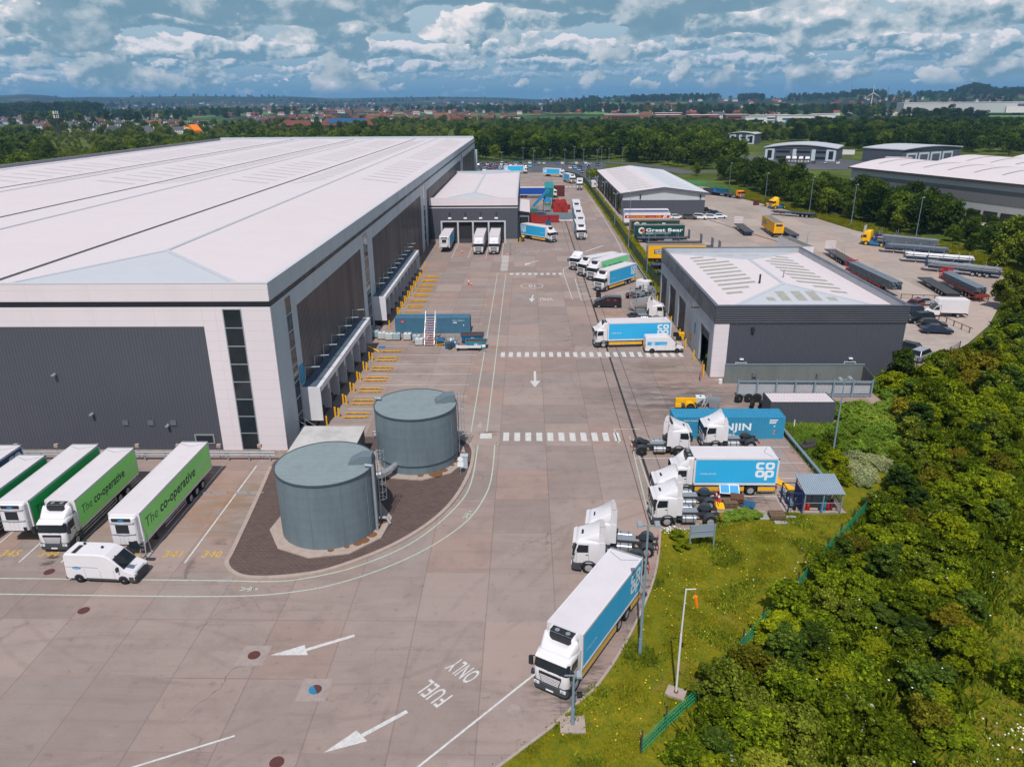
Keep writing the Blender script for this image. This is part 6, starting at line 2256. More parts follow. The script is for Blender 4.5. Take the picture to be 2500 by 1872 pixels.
# loads lying on the trailers
def beams(label, x, y, a, L, n, rows, w, h, zb, mat=steel, off=0.0, group='steel loads on the trailers', tube=False, name='beam_bundle'):
 t = thing(name, label, 'steel load', (x, y, zb), R(a), group)

 def shape(k):
  mb = MB()
  r_ = random.Random(k * 7 + n)
  for i in range(n):
   dx = r_.uniform(-0.5, 0.5)
   yc = -1.05 + 2.1 * (i + 0.5) / n
   z0 = k * (h + 0.10)
   if tube:
    mb.tube((-L + dx, yc, z0 + h / 2), (dx, yc, z0 + h / 2), h / 2, n=10)
   else:
    mb.box(-L + dx, dx, yc - w / 2, yc + w / 2, z0, z0 + 0.03)
    mb.box(-L + dx, dx, yc - w / 2, yc + w / 2, z0 + h - 0.03, z0 + h)
    mb.box(-L + dx, dx, yc - 0.02, yc + 0.02, z0 + 0.03, z0 + h - 0.03)
  return mb
 for k in range(rows):
  shape(k).obj('beam_layer', mat, t)
 bt = MB()
 for k in range(rows):
  for q in np.arange(-L + 1, -0.5, 2.6):
   bt.box(q, q + 0.12, -1.1, 1.1, k * (h + 0.10) - 0.10 if k else -0.10, k * (h + 0.10) if k else 0.0)
 bt.obj('timber_bearer', wood, t)
 return t


cyR, syR = lambda a: math.cos(R(a)), lambda a: math.sin(R(a))


def on(x, y, a, back, z):
 return x - back * cyR(a), y - back * syR(a), z


stf = paint('steel_section_grey', (0.26, 0.31, 0.36), 0.45, metal=0.4, dirt=0.3)
x_, y_, z_ = on(88.9, 191.4, 140, 1.6, 1.42)
beams('three layers of galvanised beams behind the yellow cab', x_, y_, 140, 12.4, 5, 4, .34, .30, z_)
x_, y_, z_ = on(87.0, 183.2, 150, 1.0, 1.42)
beams('low layer of long steel sections on the blue-posted trailer', x_, y_, 150, 12.8, 6, 2, .3, .28, z_, stf)
x_, y_, z_ = on(86.6, 171.6, 154, 0.6, 1.42)
whitesteel = paint('white_tube', (0.68, 0.67, 0.69), 0.45, dirt=0.15)
beams('bundle of white tubes on a flatbed', x_, y_, 154, 13.0, 6, 2, .3, .30, z_, whitesteel, tube=True)
x_, y_, z_ = on(86.8, 161.8, 143, 0.8, 1.42)
beams('pale steel sections on the corner flatbed', x_, y_, 143, 13.0, 6, 2, .3, .30, z_, alu)
x_, y_, z_ = on(84.4, 149.2, 86, 0.4, 1.42)
beams('dark grey beams stacked on the red trailer', x_, y_, 86, 14.0, 5, 3, .34, .30, z_, stf)
x_, y_, z_ = on(68.9, 157.3, 91.5, 0.2, 1.42)
beams('long trussed steel frames on the red trailer behind the workshop', x_, y_, 91.5, 19.5, 5, 5, .32, .22, z_, stf)


# ---- vans
def carrier(L, H, hw):
 mb = MB()
 for s in (-1, 1):
  y = s * (hw * 0.985 + 0.012)
  d = Vector((1, 0, 0)) if s < 0 else Vector((-1, 0, 0))
  for q in (-L + 1.25, -1.3) if False else (-L + 1.0,):
   c = Vector((q, y, 1.35))
   mb.ring2d(c, d * 0.36, (0, 0, 0.13), 0, 1, n=18, mi=0)
   mb.text('Carrier', c + Vector((0, s * .004, -0.05)), d, (0, 0, 1), .10, 1, width=.46, align='c', bold=.01)
   mb.text('Transicold', c + Vector((0, 0, -0.30)), d, (0, 0, 1), .09, 0, width=.62, align='c', bold=.02)
 mb.ring2d((-0.45, 0, 1.125), (0.07, 0.0, 0.021), (0, .2, 0), 0, 1, n=14, mi=0)
 mb.box(-4.9, -4.6, -0.75, 0.3, H, H + .05, 2)
 mb.tube((-2.9, 0.1, H), (-2.9, 0.1, H + .14), .1, n=10, mi=2)
 mb.tube((-4.6, 0.5, H), (-4.6, 0.5, H + .14), .1, n=10, mi=2)
 return mb, [coopd, ltext, black]


van('white high-roof van with oval blue badge, standing before the green trailers', -30.35, 49.0, -3.5, L=5.6, H=2.55, text=carrier)


def coopvan(L, H, hw):
 mb = MB()
 for s in (-1, 1):
  y = s * (hw * 0.985 + 0.010)
  d = Vector((1, 0, 0)) if s < 0 else Vector((-1, 0, 0))
  mb.quad((-L + .3, y, 1.15), (-2.5, y, 1.15), (-2.5, y, 1.78), (-L + .3, y, 1.78), 0)
  co_op_logo(mb, (-L + 1.15, y + s * .006, 1.5), d, .5, 1)
  mb.text('coop.co.uk', (-3.1, y + s * .006, 1.38), d, (0, 0, 1), .14, 1, width=1.0, align='c')
 mb.box(-L - .01, -L, -.9, .9, 0.55, 1.0, 2)
 return mb, [coopb, ltext, yell]


van('white van with blue stripe parked below the long blue lorry', 23.2, 105.85, 1.2, L=5.7, H=2.5, text=coopvan)


def blackvan(L, H, hw):
 mb = MB()
 for s in (-1, 1):
  y = s * (hw * 0.985 + 0.012)
  d = Vector((1, 0, 0)) if s < 0 else Vector((-1, 0, 0))
  mb.ring2d((-L + 1.2, y, 1.45), d * .3, (0, 0, .16), 0, 1, n=16, mi=0)
  for k in range(3):
   mb.quad((-L + 2.1, y, 1.35 + k * .1), (-L + 2.7, y, 1.35 + k * .1), (-L + 2.7, y, 1.41 + k * .1), (-L + 2.1, y, 1.41 + k * .1), 0)
 return mb, [red]


def rackf(t, L, H):
 mb = MB()
 for q in np.linspace(-L + .3, -2.3, 7):
  mb.bar((q, -.8, H + .12), (q, .8, H + .12), .06)
 for s in (-.8, .8):
  mb.bar((-L + .2, s, H + .14), (-2.2, s, H + .14), .05)
  mb.bar((-L + .3, s, H - .05), (-L + .3, s, H + .14), .05)
  mb.bar((-2.3, s, H - .05), (-2.3, s, H + .14), .05)
 mb.obj('roof_rack', alu, t)


van('black van with a silver roof rack near the scaffold', 12.2, 131.75, 175.6, CAR_COLS['black'], L=5.0, H=2.0, text=blackvan, rack=rackf, bumperm=black)

# box van
t = thing('luton_van', 'white box van beyond the workshop among parked cars', 'van', (68.6, 125.3, 0), R(172))
v0 = MB()
v0.loft([[(x__, y__, z__) for x__, z__ in ((0, .4), (0.02, .85), (-.9, 1.2), (-1.5, 2.0), (-2.1, 2.05), (-2.1, .4))] for y__ in (-.98, .98)])
c_ = v0.obj('cab', white, t)
MB().quad((-.88, -.85, 1.24), (-.88, .85, 1.24), (-1.47, .8, 2.0), (-1.47, -.8, 2.0)).obj('windscreen', glass, c_, (0.02, 0, 0.02))
for s in (-1, 1):
 MB().add([(-1.0, s * .99, 1.25), (-1.9, s * .99, 1.25), (-1.9, s * .99, 1.85), (-1.45, s * .99, 1.85)], [(0, 1, 2, 3)]).obj('side_window', glass, c_)
v1 = MB()
v1.box(-6.4, -2.12, -1.1, 1.1, .85, 3.1)
v1.prism([(-2.12, 2.1), (-1.55, 2.15), (-1.4, 2.5), (-1.75, 3.0), (-2.12, 3.1)], -1.05, 1.05)
v1.obj('box_body', white, t)
MB().box(-6.4, -2.1, -.5, .5, .5, .84).box(-6.6, -6.4, -1.05, 1.05, .45, .6).obj('chassis', dgrey, t)
MB().loft([rrect(0.06, -.5, .98, .2, .02, z) for z in (.25, .6)]).obj('bumper', dgrey, t)
for xx in (-.95, -5.0):
 for s in (-1, 1):
  wheel(t, xx, s * .88, r=.35, w=.24)
for s in (-1, 1):
 MB().box(-.15, .03, s * .8 - .12, s * .8 + .12, .75, .95).obj('headlight', lamp, t)

# ---- cars
for lab, x, y, a, kd, cl in (
 ('silver coupe beside the box van', 69.0, 131.9, 186, 'saloon', 'silver'), ('maroon hatchback half behind the box van', 67.6, 129.2, 215, 'hatch', 'maroon'),
 ('dark car against the workshop wall', 64.8, 126.3, 185, 'hatch', 'navy'), ('black off-roader in front of the box van', 63.4, 120.6, 191, 'suv', 'black'),
 ('dark hatchback between the off-roader and the blue saloon', 68.3, 117.7, -8, 'hatch', 'black'), ('dark blue saloon nearest the gravel edge', 67.6, 114.5, -9, 'saloon', 'navy'),
 ('silver off-roader seen from behind by the green fence', 58.3, 103.2, 38, 'suv', 'silver'), ('black car poking out behind the workshop corner', 54.9, 107.5, 130, 'hatch', 'black'),
 ('small white car nearest the red-banded trailer', 49.2, 238.6, 8, 'hatch', 'white'), ('bronze off-roader among white cars by the shed', 53.4, 236.9, -14, 'suv', 'bronze'),
 ('white off-roader in front of the gable shed', 56.6, 236.4, -22, 'suv', 'white'), ('white hatchback second from the right by the shed', 60.1, 237.6, -14, 'hatch', 'white'),
 ('white saloon rightmost by the gable shed', 63.4, 239.3, -12, 'saloon', 'white'), ('dark car at the shed corner behind the white ones', 63.6, 246.2, -20, 'saloon', 'navy'),
 ('black car farther along the side of the shed', 61.6, 252.0, -10, 'suv', 'black'), ('dark car farthest along the side of the shed', 60.8, 260.5, 0, 'hatch', 'grey'),
 ('black car by the blue skips at the depot gate', 71.5, 303.5, 160, 'suv', 'black')):
 car(lab, x, y, a, kd, cl, 'cars parked at the depot')
cols = ['white', 'black', 'silver', 'grey', 'navy', 'black', 'grey', 'silver', 'blue', 'red', 'white', 'navy', 'paleblue']
rc = random.Random(3)
for row, (yy, x0, x1) in enumerate(((415, -31, -2), (427, -31, 2), (437, -31, 4), (450, -31, 6), (460, -31, 38), (428, 24, 38), (440, 27, 42), (411, 28, 36), (399, 29, 35))):
 x = x0
 while x < x1:
  if rc.random() < 0.80:
   c = rc.choice(cols)
   k = rc.choice(['hatch', 'saloon', 'suv', 'hatch'])
   car('%s car in the staff car park beyond the yard' % {'paleblue': 'pale blue'}.get(c, c), x, yy + rc.uniform(-.4, .4), 90 if rc.random() < .6 else -90, k, c, 'cars in the staff car park', 0.015)
  x += 2.75
# ------------------------------------------------------------------ yard furniture and loose things
def container(label, x0, x1, y0, y1, mat, name, h=2.6, text=None, roofmat=None):
 t = thing(name, label, 'container', ((x0 + x1) / 2, y0, 0))
 X, Y = (x1 - x0) / 2, (y1 - y0)
 mb = MB()
 mb.corr((-X + .1, 0.03), (X - .1, 0.03), .18, h - .12, .28, .04)
 mb.corr((X - .03, .1), (X - .03, Y - .1), .18, h - .12, .28, .04)
 mb.corr((-X + .03, Y - .1), (-X + .03, .1), .18, h - .12, .28, .04)
 mb.box(-X + .1, X - .1, Y - .05, Y - .03, .18, h - .12)
 mb.obj('wall', mat, t)
 fr = MB()
 for xa in (-X, X - .14):
  for ya in (0, Y - .14):
   fr.box(xa, xa + .14, ya, ya + .14, 0, h)
 for ya in (0.002, Y - .122):
  fr.box(-X + .14, X - .14, ya, ya + .12, h - .12, h)
  fr.box(-X + .14, X - .14, ya, ya + .12, .02, .18)
 for xa in (-X + .002, X - .122):
  fr.box(xa, xa + .12, .14, Y - .14, h - .12, h - .002)
  fr.box(xa, xa + .12, .14, Y - .14, .02, .18)
 fr.obj('corner_frame', mat, t)
 rf = MB()
 n = int(2 * X / .34)
 for i in range(n):
  xa = -X + .14 + (2 * X - .28) * i / n
  rf.box(xa, xa + .2, .12, Y - .12, h - .06, h - .015)
 rf.box(-X + .13, X - .13, .11, Y - .11, h - .09, h - .061)
 rf.obj('roof', roofmat or mat, t)
 if text:
  m2 = MB()
  text(m2, X, Y, h)
  m2.obj('lettering', [ltext, red, orange], t)
 return t


def t_blue(mb, X, Y, h):
 y = -.012
 mb.quad((-X + .9, y, 1.9), (-X + 1.6, y, 1.9), (-X + 1.6, y, 2.25), (-X + .9, y, 2.25), 1)
 mb.text('tex', (-X + 1.0, y - .004, 1.97), (1, 0, 0), (0, 0, 1), .16, 0, width=.45, bold=.02)
 mb.text('TEXU 724863 0', (X - 2.9, y, 2.1), (1, 0, 0), (0, 0, 1), .16, 0, width=2.0)
 mb.box(X - 2.7, X - 2.1, y, y + .005, 1.75, 1.9)
 mb.box(X - 1.1, X - .95, y, y + .005, 1.3, 1.5)


def t_hanjin(mb, X, Y, h):
 y = -.012
 mb.text('www.hanjin.com', (-X + 1.1, y, 2.1), (1, 0, 0), (0, 0, 1), .2, 0, width=2.2, bold=.01)
 mb.text('HANJIN', (-X + 3.6, y, 1.05), (1, 0, 0), (0, 0, 1), .85, 0, width=4.9, bold=.03)
 for k in range(3):
  mb.box(X - 1.7, X - 1.0 + .1 * k, y, y + .005, 1.85 + k * .18, 1.95 + k * .18)
 mb.box(X - 1.2, X - 1.05, y, y + .005, 1.45, 1.6, 0)
 mb.box(X - 1.2, X - 1.0, y, y + .005, .9, 1.05, 2)
 mb.box(X - 1.2, X - 1.0, y, y + .005, .55, .7, 2)


container('weathered blue shipping container by the loading docks', -21.2, -9.1, 115.0, 117.44, contb, 'shipping_container', text=t_blue)
container('bright blue shipping container with white lettering behind tractor units', 16.15, 28.3, 75.0, 77.44, hanj, 'shipping_container', text=t_hanjin)
container('dark ribbed store with white corrugated roof by the workshop', 27.9, 35.3, 78.95, 82.0, clad_dark, 'store_cabin', 2.75, roofmat=roof_sheet)

# ---- intermediate bulk containers
def ibc(label, x, y, a=0, group='caged liquid tanks in the yard', tint=None):
 t = thing('bulk_tank', label, 'liquid tank', (x, y, 0), R(a), group)

 def bt():
  mb = MB()
  mb.loft([[(px * s, py * s, z) for px, py in ((-.55, -.5), (.55, -.5), (.58, -.45), (.58, .45), (.55, .5), (-.55, .5), (-.58, .45), (-.58, -.45))] for z, s in ((.16, .95), (.24, 1), (1.05, 1), (1.12, .95))])
  mb.tube((0, 0, 1.1), (0, 0, 1.18), .12, n=10, mi=1)
  return mb, [tint or paint('ibc_plastic', (0.66, 0.70, 0.71), 0.4, dirt=0.25), black]
 sub(t, 'bottle', tint.name if tint else 'p', bt)

 def cg():
  mb = MB()
  for z in (.25, .5, .75, 1.0):
   for p, q in (((-.6, -.52), (.6, -.52)), ((.6, -.52), (.6, .52)), ((.6, .52), (-.6, .52)), ((-.6, .52), (-.6, -.52))):
    mb.bar((p[0], p[1], z), (q[0], q[1], z), .025)
  for q in np.linspace(-.6, .6, 6):
   mb.bar((q, -.52, .15), (q, -.52, 1.12), .025)
   mb.bar((q, .52, .15), (q, .52, 1.12), .025)
  for q in np.linspace(-.52, .52, 5):
   mb.bar((-.6, q, .15), (-.6, q, 1.12), .025)
   mb.bar((.6, q, .15), (.6, q, 1.12), .025)
  return mb, [steel]
 sub(t, 'cage', '', cg)

 def pl():
  mb = MB()
  for q in (-.55, 0, .55):
   mb.box(q - .06, q + .06, -.5, .5, 0, .12)
  mb.box(-.6, .6, -.5, .5, .12, .15)
  return mb, [wood]
 sub(t, 'pallet', 'ibc', pl)
 return t


ibt = paint('ibc_blue_tint', (0.42, 0.54, 0.58), 0.4, dirt=0.2)
for i, (x, y, tn, lab) in enumerate(((-24.1, 112.9, ibt, 'half hidden by the dock steps'), (-22.85, 112.1, None, 'second from the dock steps'), (-21.6, 111.6, None, 'white, third from the dock steps'), (-20.45, 111.6, ibt, 'dusty, fourth from the dock steps'), (-18.7, 111.6, None, 'standing apart below the blue container'), (-17.1, 110.6, ibt, 'behind the nearest white one'), (-16.5, 108.9, None, 'nearest of its group, beside the mobile steps'), (21.3, 84.9, None, 'by the yellow plough behind the bright blue container'))):
 ibc('caged plastic liquid tank, ' + lab, x, y, (i * 37 % 7) - 3, tint=tn)

# ---- mobile access steps
t = thing('mobile_steps', 'tall mobile steps with red-edged treads before the blue container', 'access steps', (-14.9, 108.2, 0))
mb, tr = MB(), MB()
N, rise, run = 12, .31, .28
for s in (-.75, .75):
 mb.bar((s, 0, .3), (s, N * run, N * rise), .07, .1)
 mb.bar((s, 0, .3), (s, N * run + .8, .15), .06)
 mb.bar((s, N * run, N * rise), (s, N * run, 0.1), .06)
 mb.bar((s, N * run + .8, N * rise), (s, N * run + .8, 0.1), .06)
 mb.bar((s, 0.1, 1.2), (s, N * run, N * rise + 1.0), .04)
 mb.bar((s, N * run, N * rise), (s, N * run, N * rise + 1.0), .04)
 for q in (2, 5, 8):
  mb.bar((s, q * run, q * rise), (s, q * run, q * rise + 1.0), .035)
 for q in (.2, N * run + .6):
  mb.tube((s - .05, q, .14), (s + .05, q, .14), .14, n=10)
mb.obj('frame', alu, t)
for i in range(N):
 tr.box(-.75, .75, i * run, i * run + .26, .3 + i * rise, .33 + i * rise, 0)
 tr.box(-.75, .75, i * run - .02, i * run, .27 + i * rise, .335 + i * rise, 1)
tr.obj('tread', [clad_white, red], t)

# ---- open skips
def skip(label, x, y, a, L=3.4, W=1.7, H=1.25, mat=None, inner=rust, text=None, name='open_skip', group='skips in the yard', taper=.75, fill=None):
 t = thing(name, label, 'skip', (x, y, 0), R(a), group)
 mb = MB()
 b = [(-L / 2 * taper, -W / 2 * .9, .08), (L / 2 * taper, -W / 2 * .9, .08), (L / 2 * taper, W / 2 * .9, .08), (-L / 2 * taper, W / 2 * .9, .08)]
 u = [(-L / 2, -W / 2, H), (L / 2, -W / 2, H), (L / 2, W / 2, H), (-L / 2, W / 2, H)]
 mb.loft([b, u], caps=False)
 mb.add(b, [(0, 1, 2, 3)])
 for i in range(4):
  mb.bar(u[i], u[(i + 1) % 4], .1, .1)
 for q in np.linspace(-L / 2 * .7, L / 2 * .7, 5):
  for s in (-1, 1):
   mb.bar((q, s * W / 2 * .93, .1), (q * 1.05, s * (W / 2 + .03), H), .08)
 mb.obj('body', mat, t)
 i2 = MB()
 k = .96
 i2.loft([[(px * k, py * k, pz + .05) for px, py, pz in b], [(px * .975, py * .975, pz) for px, py, pz in u]], caps=False)
 i2.add([(px * 1.1, py * .97, .35) for px, py, pz in b], [(0, 1, 2, 3)])
 i2.obj('inside', inner, t)
 if text:
  m2 = MB()
  m2.ring2d((0, -W / 2 * .985 - .04, H * .68), (.22, 0, 0), (0, -.02, .2), .45, 1, n=16)
  m2.text('skips', (.28, -W / 2 * .985 - .04, H * .6), (1, 0, 0), (0, -.05, 1), .2)
  m2.obj('lettering', ltext, t)
 if fill:
  fill(t, H)
 return t


skb = paint('skip_blue', (0.02, 0.115, 0.25), 0.5, dirt=0.35)
skt = paint('skip_teal_blue', (0.02, 0.24, 0.34), 0.5, dirt=0.4)
skip('dark blue open skip with a bent metal frame lying in it', -8.4, 110.3, 4, 3.6, 1.8, 1.35, skb, rust, True)
skip('teal blue open skip with rusty inside, nearest the walkway', -7.6, 107.6, -2, 3.2, 1.7, 1.15, skt, rust, True)
skr = paint('skip_red', (0.36, 0.03, 0.03), 0.5, dirt=0.35)
skip('large red open skip left of its twin beside the annex', 3.9, 231.2, -4, 6.2, 2.5, 2.3, skr, rust, group='red skips by the annex', taper=.95)
skip('large red open skip right of its twin beside the annex', 7.0, 233.0, -4, 6.2, 2.5, 2.0, skr, rust, group='red skips by the annex', taper=.95)
skip('small blue open skip behind the red skips', 4.6, 240.0, -4, 3.0, 2.2, 1.9, skb, black, group='blue skips by the annex', taper=.95)
skip('dark red open skip at the corner of the lean-to', 2.2, 237.0, 85, 4.2, 2.3, 2.2, skr, rust, group='red skips by the annex', taper=.95)
skip('small dark blue bin in front of the red skips', 6.6, 227.6, -2, 1.6, 1.2, 1.2, skb, black, group='blue skips by the annex', taper=.95)
for i, (x, y) in enumerate(((74.3, 301.5), (76.6, 299.5), (72.0, 302.6))):
 skip('%s skip at the back of the depot' % ('bright blue', 'dark blue', 'dark grey')[i], x, y, -40, 4.2, 2.2, 2.4, (paint('skip_bright_blue', (0.02, 0.2, 0.5), .5), skb, dgrey)[i], black, group='skips at the back of the depot', taper=.95)


def netted(t, H):
 mb = MB()
 mb.quad((-6.4, -1.7, H - .1), (-.6, -1.7, H - .1), (-.6, 1.7, H - .05), (-6.4, 1.7, H - .05), 0)
 mb.quad((-.6, -1.7, H - .1), (6.4, -1.7, H - .1), (6.4, 1.7, H - .05), (-.6, 1.7, H - .05), 1)
 mb.obj('cover_net', [paint('net_green', (0.01, 0.20, 0.09), 0.7, dirt=.4), paint('net_blue', (0.02, 0.13, 0.32), .7, dirt=.4)], t)


skip('long rusty olive skip under green and blue netting at the right edge', 92.5, 131.6, -38, 13, 3.6, 2.5, paint('skip_olive', (0.07, 0.065, 0.035), 0.8, dirt=.6), rust, group=None, taper=.98, fill=netted)

# ---- drums and odds by the skips
for i, (x, y, m, lab) in enumerate(((-12.05, 107.2, skb, 'blue plastic drum beside the grey one'), (-11.6, 106.8, dgrey, 'grey steel drum in front of blue drums'), (-10.55, 107.0, alu, 'pale drum with blue lid beside the trolley'), (-11.3, 107.7, skb, 'blue plastic drum at the back of its group'))):
 t = thing('drum', lab, 'drum', (x, y, 0), 0, 'drums by the skips')
 mb = MB()
 mb.tube((0, 0, 0), (0, 0, .9), .3, n=16)
 for z in (.05, .3, .6, .88):
  mb.tube((0, 0, z - .02), (0, 0, z + .02), .315, n=16)
 mb.obj('barrel', m, t)
 MB().tube((0, 0, .901), (0, 0, .94), .29, n=16).obj('lid', skb if i == 2 else m, t)
t = thing('trolley', 'long low white trolley in front of the teal skip', 'trolley', (-8.7, 106.3, 0))
MB().box(-1.9, 1.9, -.4, .4, .55, .62).box(-1.9, 1.9, -.44, -.4, .5, .78).obj('bed', clad_white, t)
for q in (-1.6, 1.6):
 MB().tube((q, -.35, .18), (q, -.25, .18), .18, n=12).tube((q, .25, .18), (q, .35, .18), .18, n=12).bar((q, -.3, .18), (q, -.3, .55), .05).bar((q, .3, .18), (q, .3, .55), .05).obj('wheel', black, t)
t = thing('road_plant', 'blue-sheeted generator on a yellow frame by the steps', 'generator', (-13.2, 108.9, 0))
mb = MB()
mb.loft([[(-.7, -.45, .8), (.7, -.5, .75), (.75, .5, .85), (-.65, .45, .9)], [(-.5, -.35, 1.15), (.45, -.4, 1.05), (.5, .4, 1.15), (-.45, .35, 1.2)]])
mb.obj('sheet', skb, t)
MB().box(-.6, .6, -.4, .4, .25, .8).obj('engine', dgrey, t)
MB().bar((-.8, -.5, .2), (1.0, -.5, .35), .08).bar((-.8, .5, .2), (1.0, .5, .35), .08).bar((-.6, -.5, .2), (-.6, -.5, .8), .06).bar((.6, -.5, .2), (.6, -.5, .8), .06).obj('frame', yell, t)
t = thing('scrap_heap', 'heap of grey scrap bags and pipes against blue drums', 'scrap', (-11.4, 108.8, 0))
mb = MB()
rs = random.Random(5)
for k in range(9):
 c = (rs.uniform(-.7, .7), rs.uniform(-.4, .4), rs.uniform(.2, 1.0))
 r_ = rs.uniform(.22, .4)
 rings = []
 for j in range(5):
  f = math.sin(math.pi * (j + .6) / 5.2)
  rings.append([(c[0] + r_ * f * math.cos(q) * rs.uniform(.8, 1.2), c[1] + r_ * f * math.sin(q) * rs.uniform(.8, 1.2), c[2] - r_ + 2 * r_ * j / 4) for q in np.linspace(0, 6.28, 8, endpoint=False)])
 mb.loft(rings)
for k in range(5):
 mb.tube((rs.uniform(-.5, .8), rs.uniform(-.4, .4), .1), (rs.uniform(.2, 1.4), rs.uniform(-.3, .5), rs.uniform(1.0, 1.6)), .05)
mb.obj('rubble', steel, t)
t = thing('floor_mat', 'flat blue mat on the concrete by the first dock', 'mat', (-22.1, 107.8, 0))
MB().box(-.5, .5, -.42, .42, 0, .07).obj('mat', paint('mat_blue', (0.02, 0.17, 0.42), .6), t)

# ---- yellow wheel guides and bollards at the docks
def guide(x0, x1, y, label, bent):
 t = thing('wheel_guide', label, 'wheel guide', ((x0 + x1) / 2, y, 0), 0, 'yellow wheel guides at the docks')

 def g():
  mb = MB()
  h = (x1 - x0) / 2
  pts = [(-h, 0, .16), (h - .45, 0, .16), (h, -.22 if bent else .22, .12)]
  mb.path(pts, .09, 8, 0)
  for q in (-h + .1, -h * .3, h * .3, h - .5):
   mb.box(q - .06, q + .06, -.05, .05, 0, .1, 0)
  return mb, [yelw]
 sub(t, 'rail', '%s' % bent, g)


def bollard(x, y, label, group='yellow bollards at the docks', lean=0, h=1.15):
 t = thing('bollard', label, 'bollard', (x, y, 0), 0, group)

 def b():
  mb = MB()
  mb.tube((0, 0, 0), (0, 0, h), .11, n=10)
  mb.tube((0, 0, h), (0, 0, h + .03), .10, .05, n=10)
  return mb, [yell]
 sub(t, 'post', str(h), b)
 if lean:
  t.rotation_euler = (0, R(lean), 0)
 return t


for k in range(6):
 yc = 81.25 + k * 4.13
 w = '%s dock from the tanks' % ORD[k]
 guide(-21.8, -18.75, yc - .62, 'yellow wheel guide rail, nearer of the pair at the ' + w, False)
 guide(-21.8, -18.75, yc + .62, 'yellow wheel guide rail, farther of the pair at the ' + w, True)
 bollard(-22.85, yc + .05, 'yellow bollard against the wall side at the ' + w)
 bollard(-22.35, yc - .3, 'yellow bollard nearer the yard at the ' + w, lean=-4 if k in (1, 3) else 0)
guide(-21.8, -18.75, 105.5, 'single rusty yellow wheel guide at the gap by the caged tanks', False)
bollard(-23.2, 78.6, 'single yellow bollard nearest the pump house')
t = bollard(-22.2, 105.8, 'yellow bollard knocked over beside the blue mat', lean=-62, h=1.9)
for k in range(8):
 yc = 127.4 + k * 4.13
 w = '%s dock past the blue container' % ORD[k]
 if k:
  guide(-21.8, -18.85, yc - .52, 'yellow wheel guide rail, nearer of the pair at the ' + w, False)
 guide(-21.8, -18.85, yc + .52, 'yellow wheel guide rail, farther of the pair at the ' + w, True)
 bollard(-22.85, yc - .4, 'yellow bollard against the wall side at the ' + w)
 bollard(-22.55, yc - .4, 'yellow bollard nearer the yard at the ' + w)
bollard(-22.8, 118.6, 'lone yellow bollard by the steps behind the caged tanks')
bollard(-22.7, 160.6, 'yellow bollard past the last dock')
bollard(-23.0, 167.0, 'yellow bollard farthest along the warehouse wall')
for x, y, lab in ((24.05, 133.4, 'beside the farthest workshop door'), (24.0, 127.6, 'between the two farthest workshop doors'), (24.0, 119.4, 'beside the black bins'), (24.0, 112.0, 'behind the long blue lorry'), (23.9, 106.9, 'beside the yellow bin'), (24.0, 101.5, 'beyond the open workshop door'), (24.0, 95.3, 'next to the grey gate')):
 bollard(x, y, 'tall yellow bollard ' + lab, 'yellow bollards along the workshop', h=1.55)
bollard(-1.7, 196.0, 'yellow bollard at the annex corner beside the turning lorry', None, h=1.6)
t = thing('dock_steps', 'galvanised steps with handrail at the gap between docks', 'steps', (-24.2, 114.5, 0))
mb = MB()
for k in range(5):
 mb.box(-.9 + k * .3, -.6 + k * .3, -.5, .5, 1.0 - k * .22, 1.04 - k * .22)
for s in (-.5, .5):
 mb.path([(-1.2, s, 2.1), (-.9, s, 2.05), (.6, s, 1.0), (.6, s, .1)], .03, 6)
 mb.bar((-.9, s, 1.0), (.6, s, .12), .05, .15)
mb.obj('flight', steel, t)
t = thing('dock_steps', 'galvanised steps with handrail nearest the pump house', 'steps', (-24.3, 75.6, 0))
for ch in bpy.data.objects:
 if ch.name == 'flight':
  o2 = ch.copy()
  COL.objects.link(o2)
  o2.parent = t
  break

# ---- crash barrier along the warehouse front and the guard rails by the kiosk
def rail(label, pts, z=(0.55, .95), name='crash_barrier', mat=steel, post=1.9, group=None, r=.09):
 t = thing(name, label, 'barrier', (pts[0][0], pts[0][1], 0), 0, group)
 mb, pm = MB(), MB()
 o = Vector((pts[0][0], pts[0][1]))
 for p, q in zip(pts[:-1], pts[1:]):
  p, q = Vector(p) - o, Vector(q) - o
  for zz in z:
   mb.tube((p.x, p.y, zz), (q.x, q.y, zz), r, n=8)
  L = (q - p).length
  for k in range(int(L / post) + 1):
   c = p + (q - p) * (k * post / L)
   pm.box(c.x - .06, c.x + .06, c.y - .06, c.y + .06, 0, z[-1] + .05)
 mb.obj('rail', mat, t)
 pm.obj('posts', mat, t)
 return t


rail('galvanised tube barrier along the foot of the warehouse front', [(-62, 69.4), (-26.2, 69.4)], (.7, 1.0), post=2.2)
for k in range(8):
 x = -58 + k * 4.3
 t = thing('bay_lamp', 'small lamp head on the barrier, %s from the pump house' % ORD[7 - k], 'lamp', (x, 69.8, 0), 0, 'lamp heads along the barrier')
 MB().bar((0, 0, 0), (0, 0, 1.5), .06).obj('post', steel, t)
 MB().box(-.2, .2, -.16, .12, 1.4, 1.75).obj('head', concr, t)
rail('short tube barrier between the farther tank and the walkway', [(-17.0, 74.7), (-6.6, 74.7)], (.6, .95), post=2.6)
wbeam = dict(z=(.62,), r=.15)
rail('grey crash barrier beside the hedge bank', [(28.7, 76.2), (28.95, 65.2)], (.62,), r=.15, mat=polem)
rail('short grey crash barrier in front of the gas shelter', [(24.2, 62.8), (24.15, 59.7)], (.62,), r=.15, mat=polem)
rail('grey crash barrier along the fence by the slanted row', [(24.9, 178), (24.8, 140)], (.6,), r=.12, mat=polem)
rail('low wooden rail between the gravel car park and the depot', [(70, 136.8), (83, 134.0), (88.6, 135.8)], (.9,), name='timber_rail', mat=rust, r=.06)
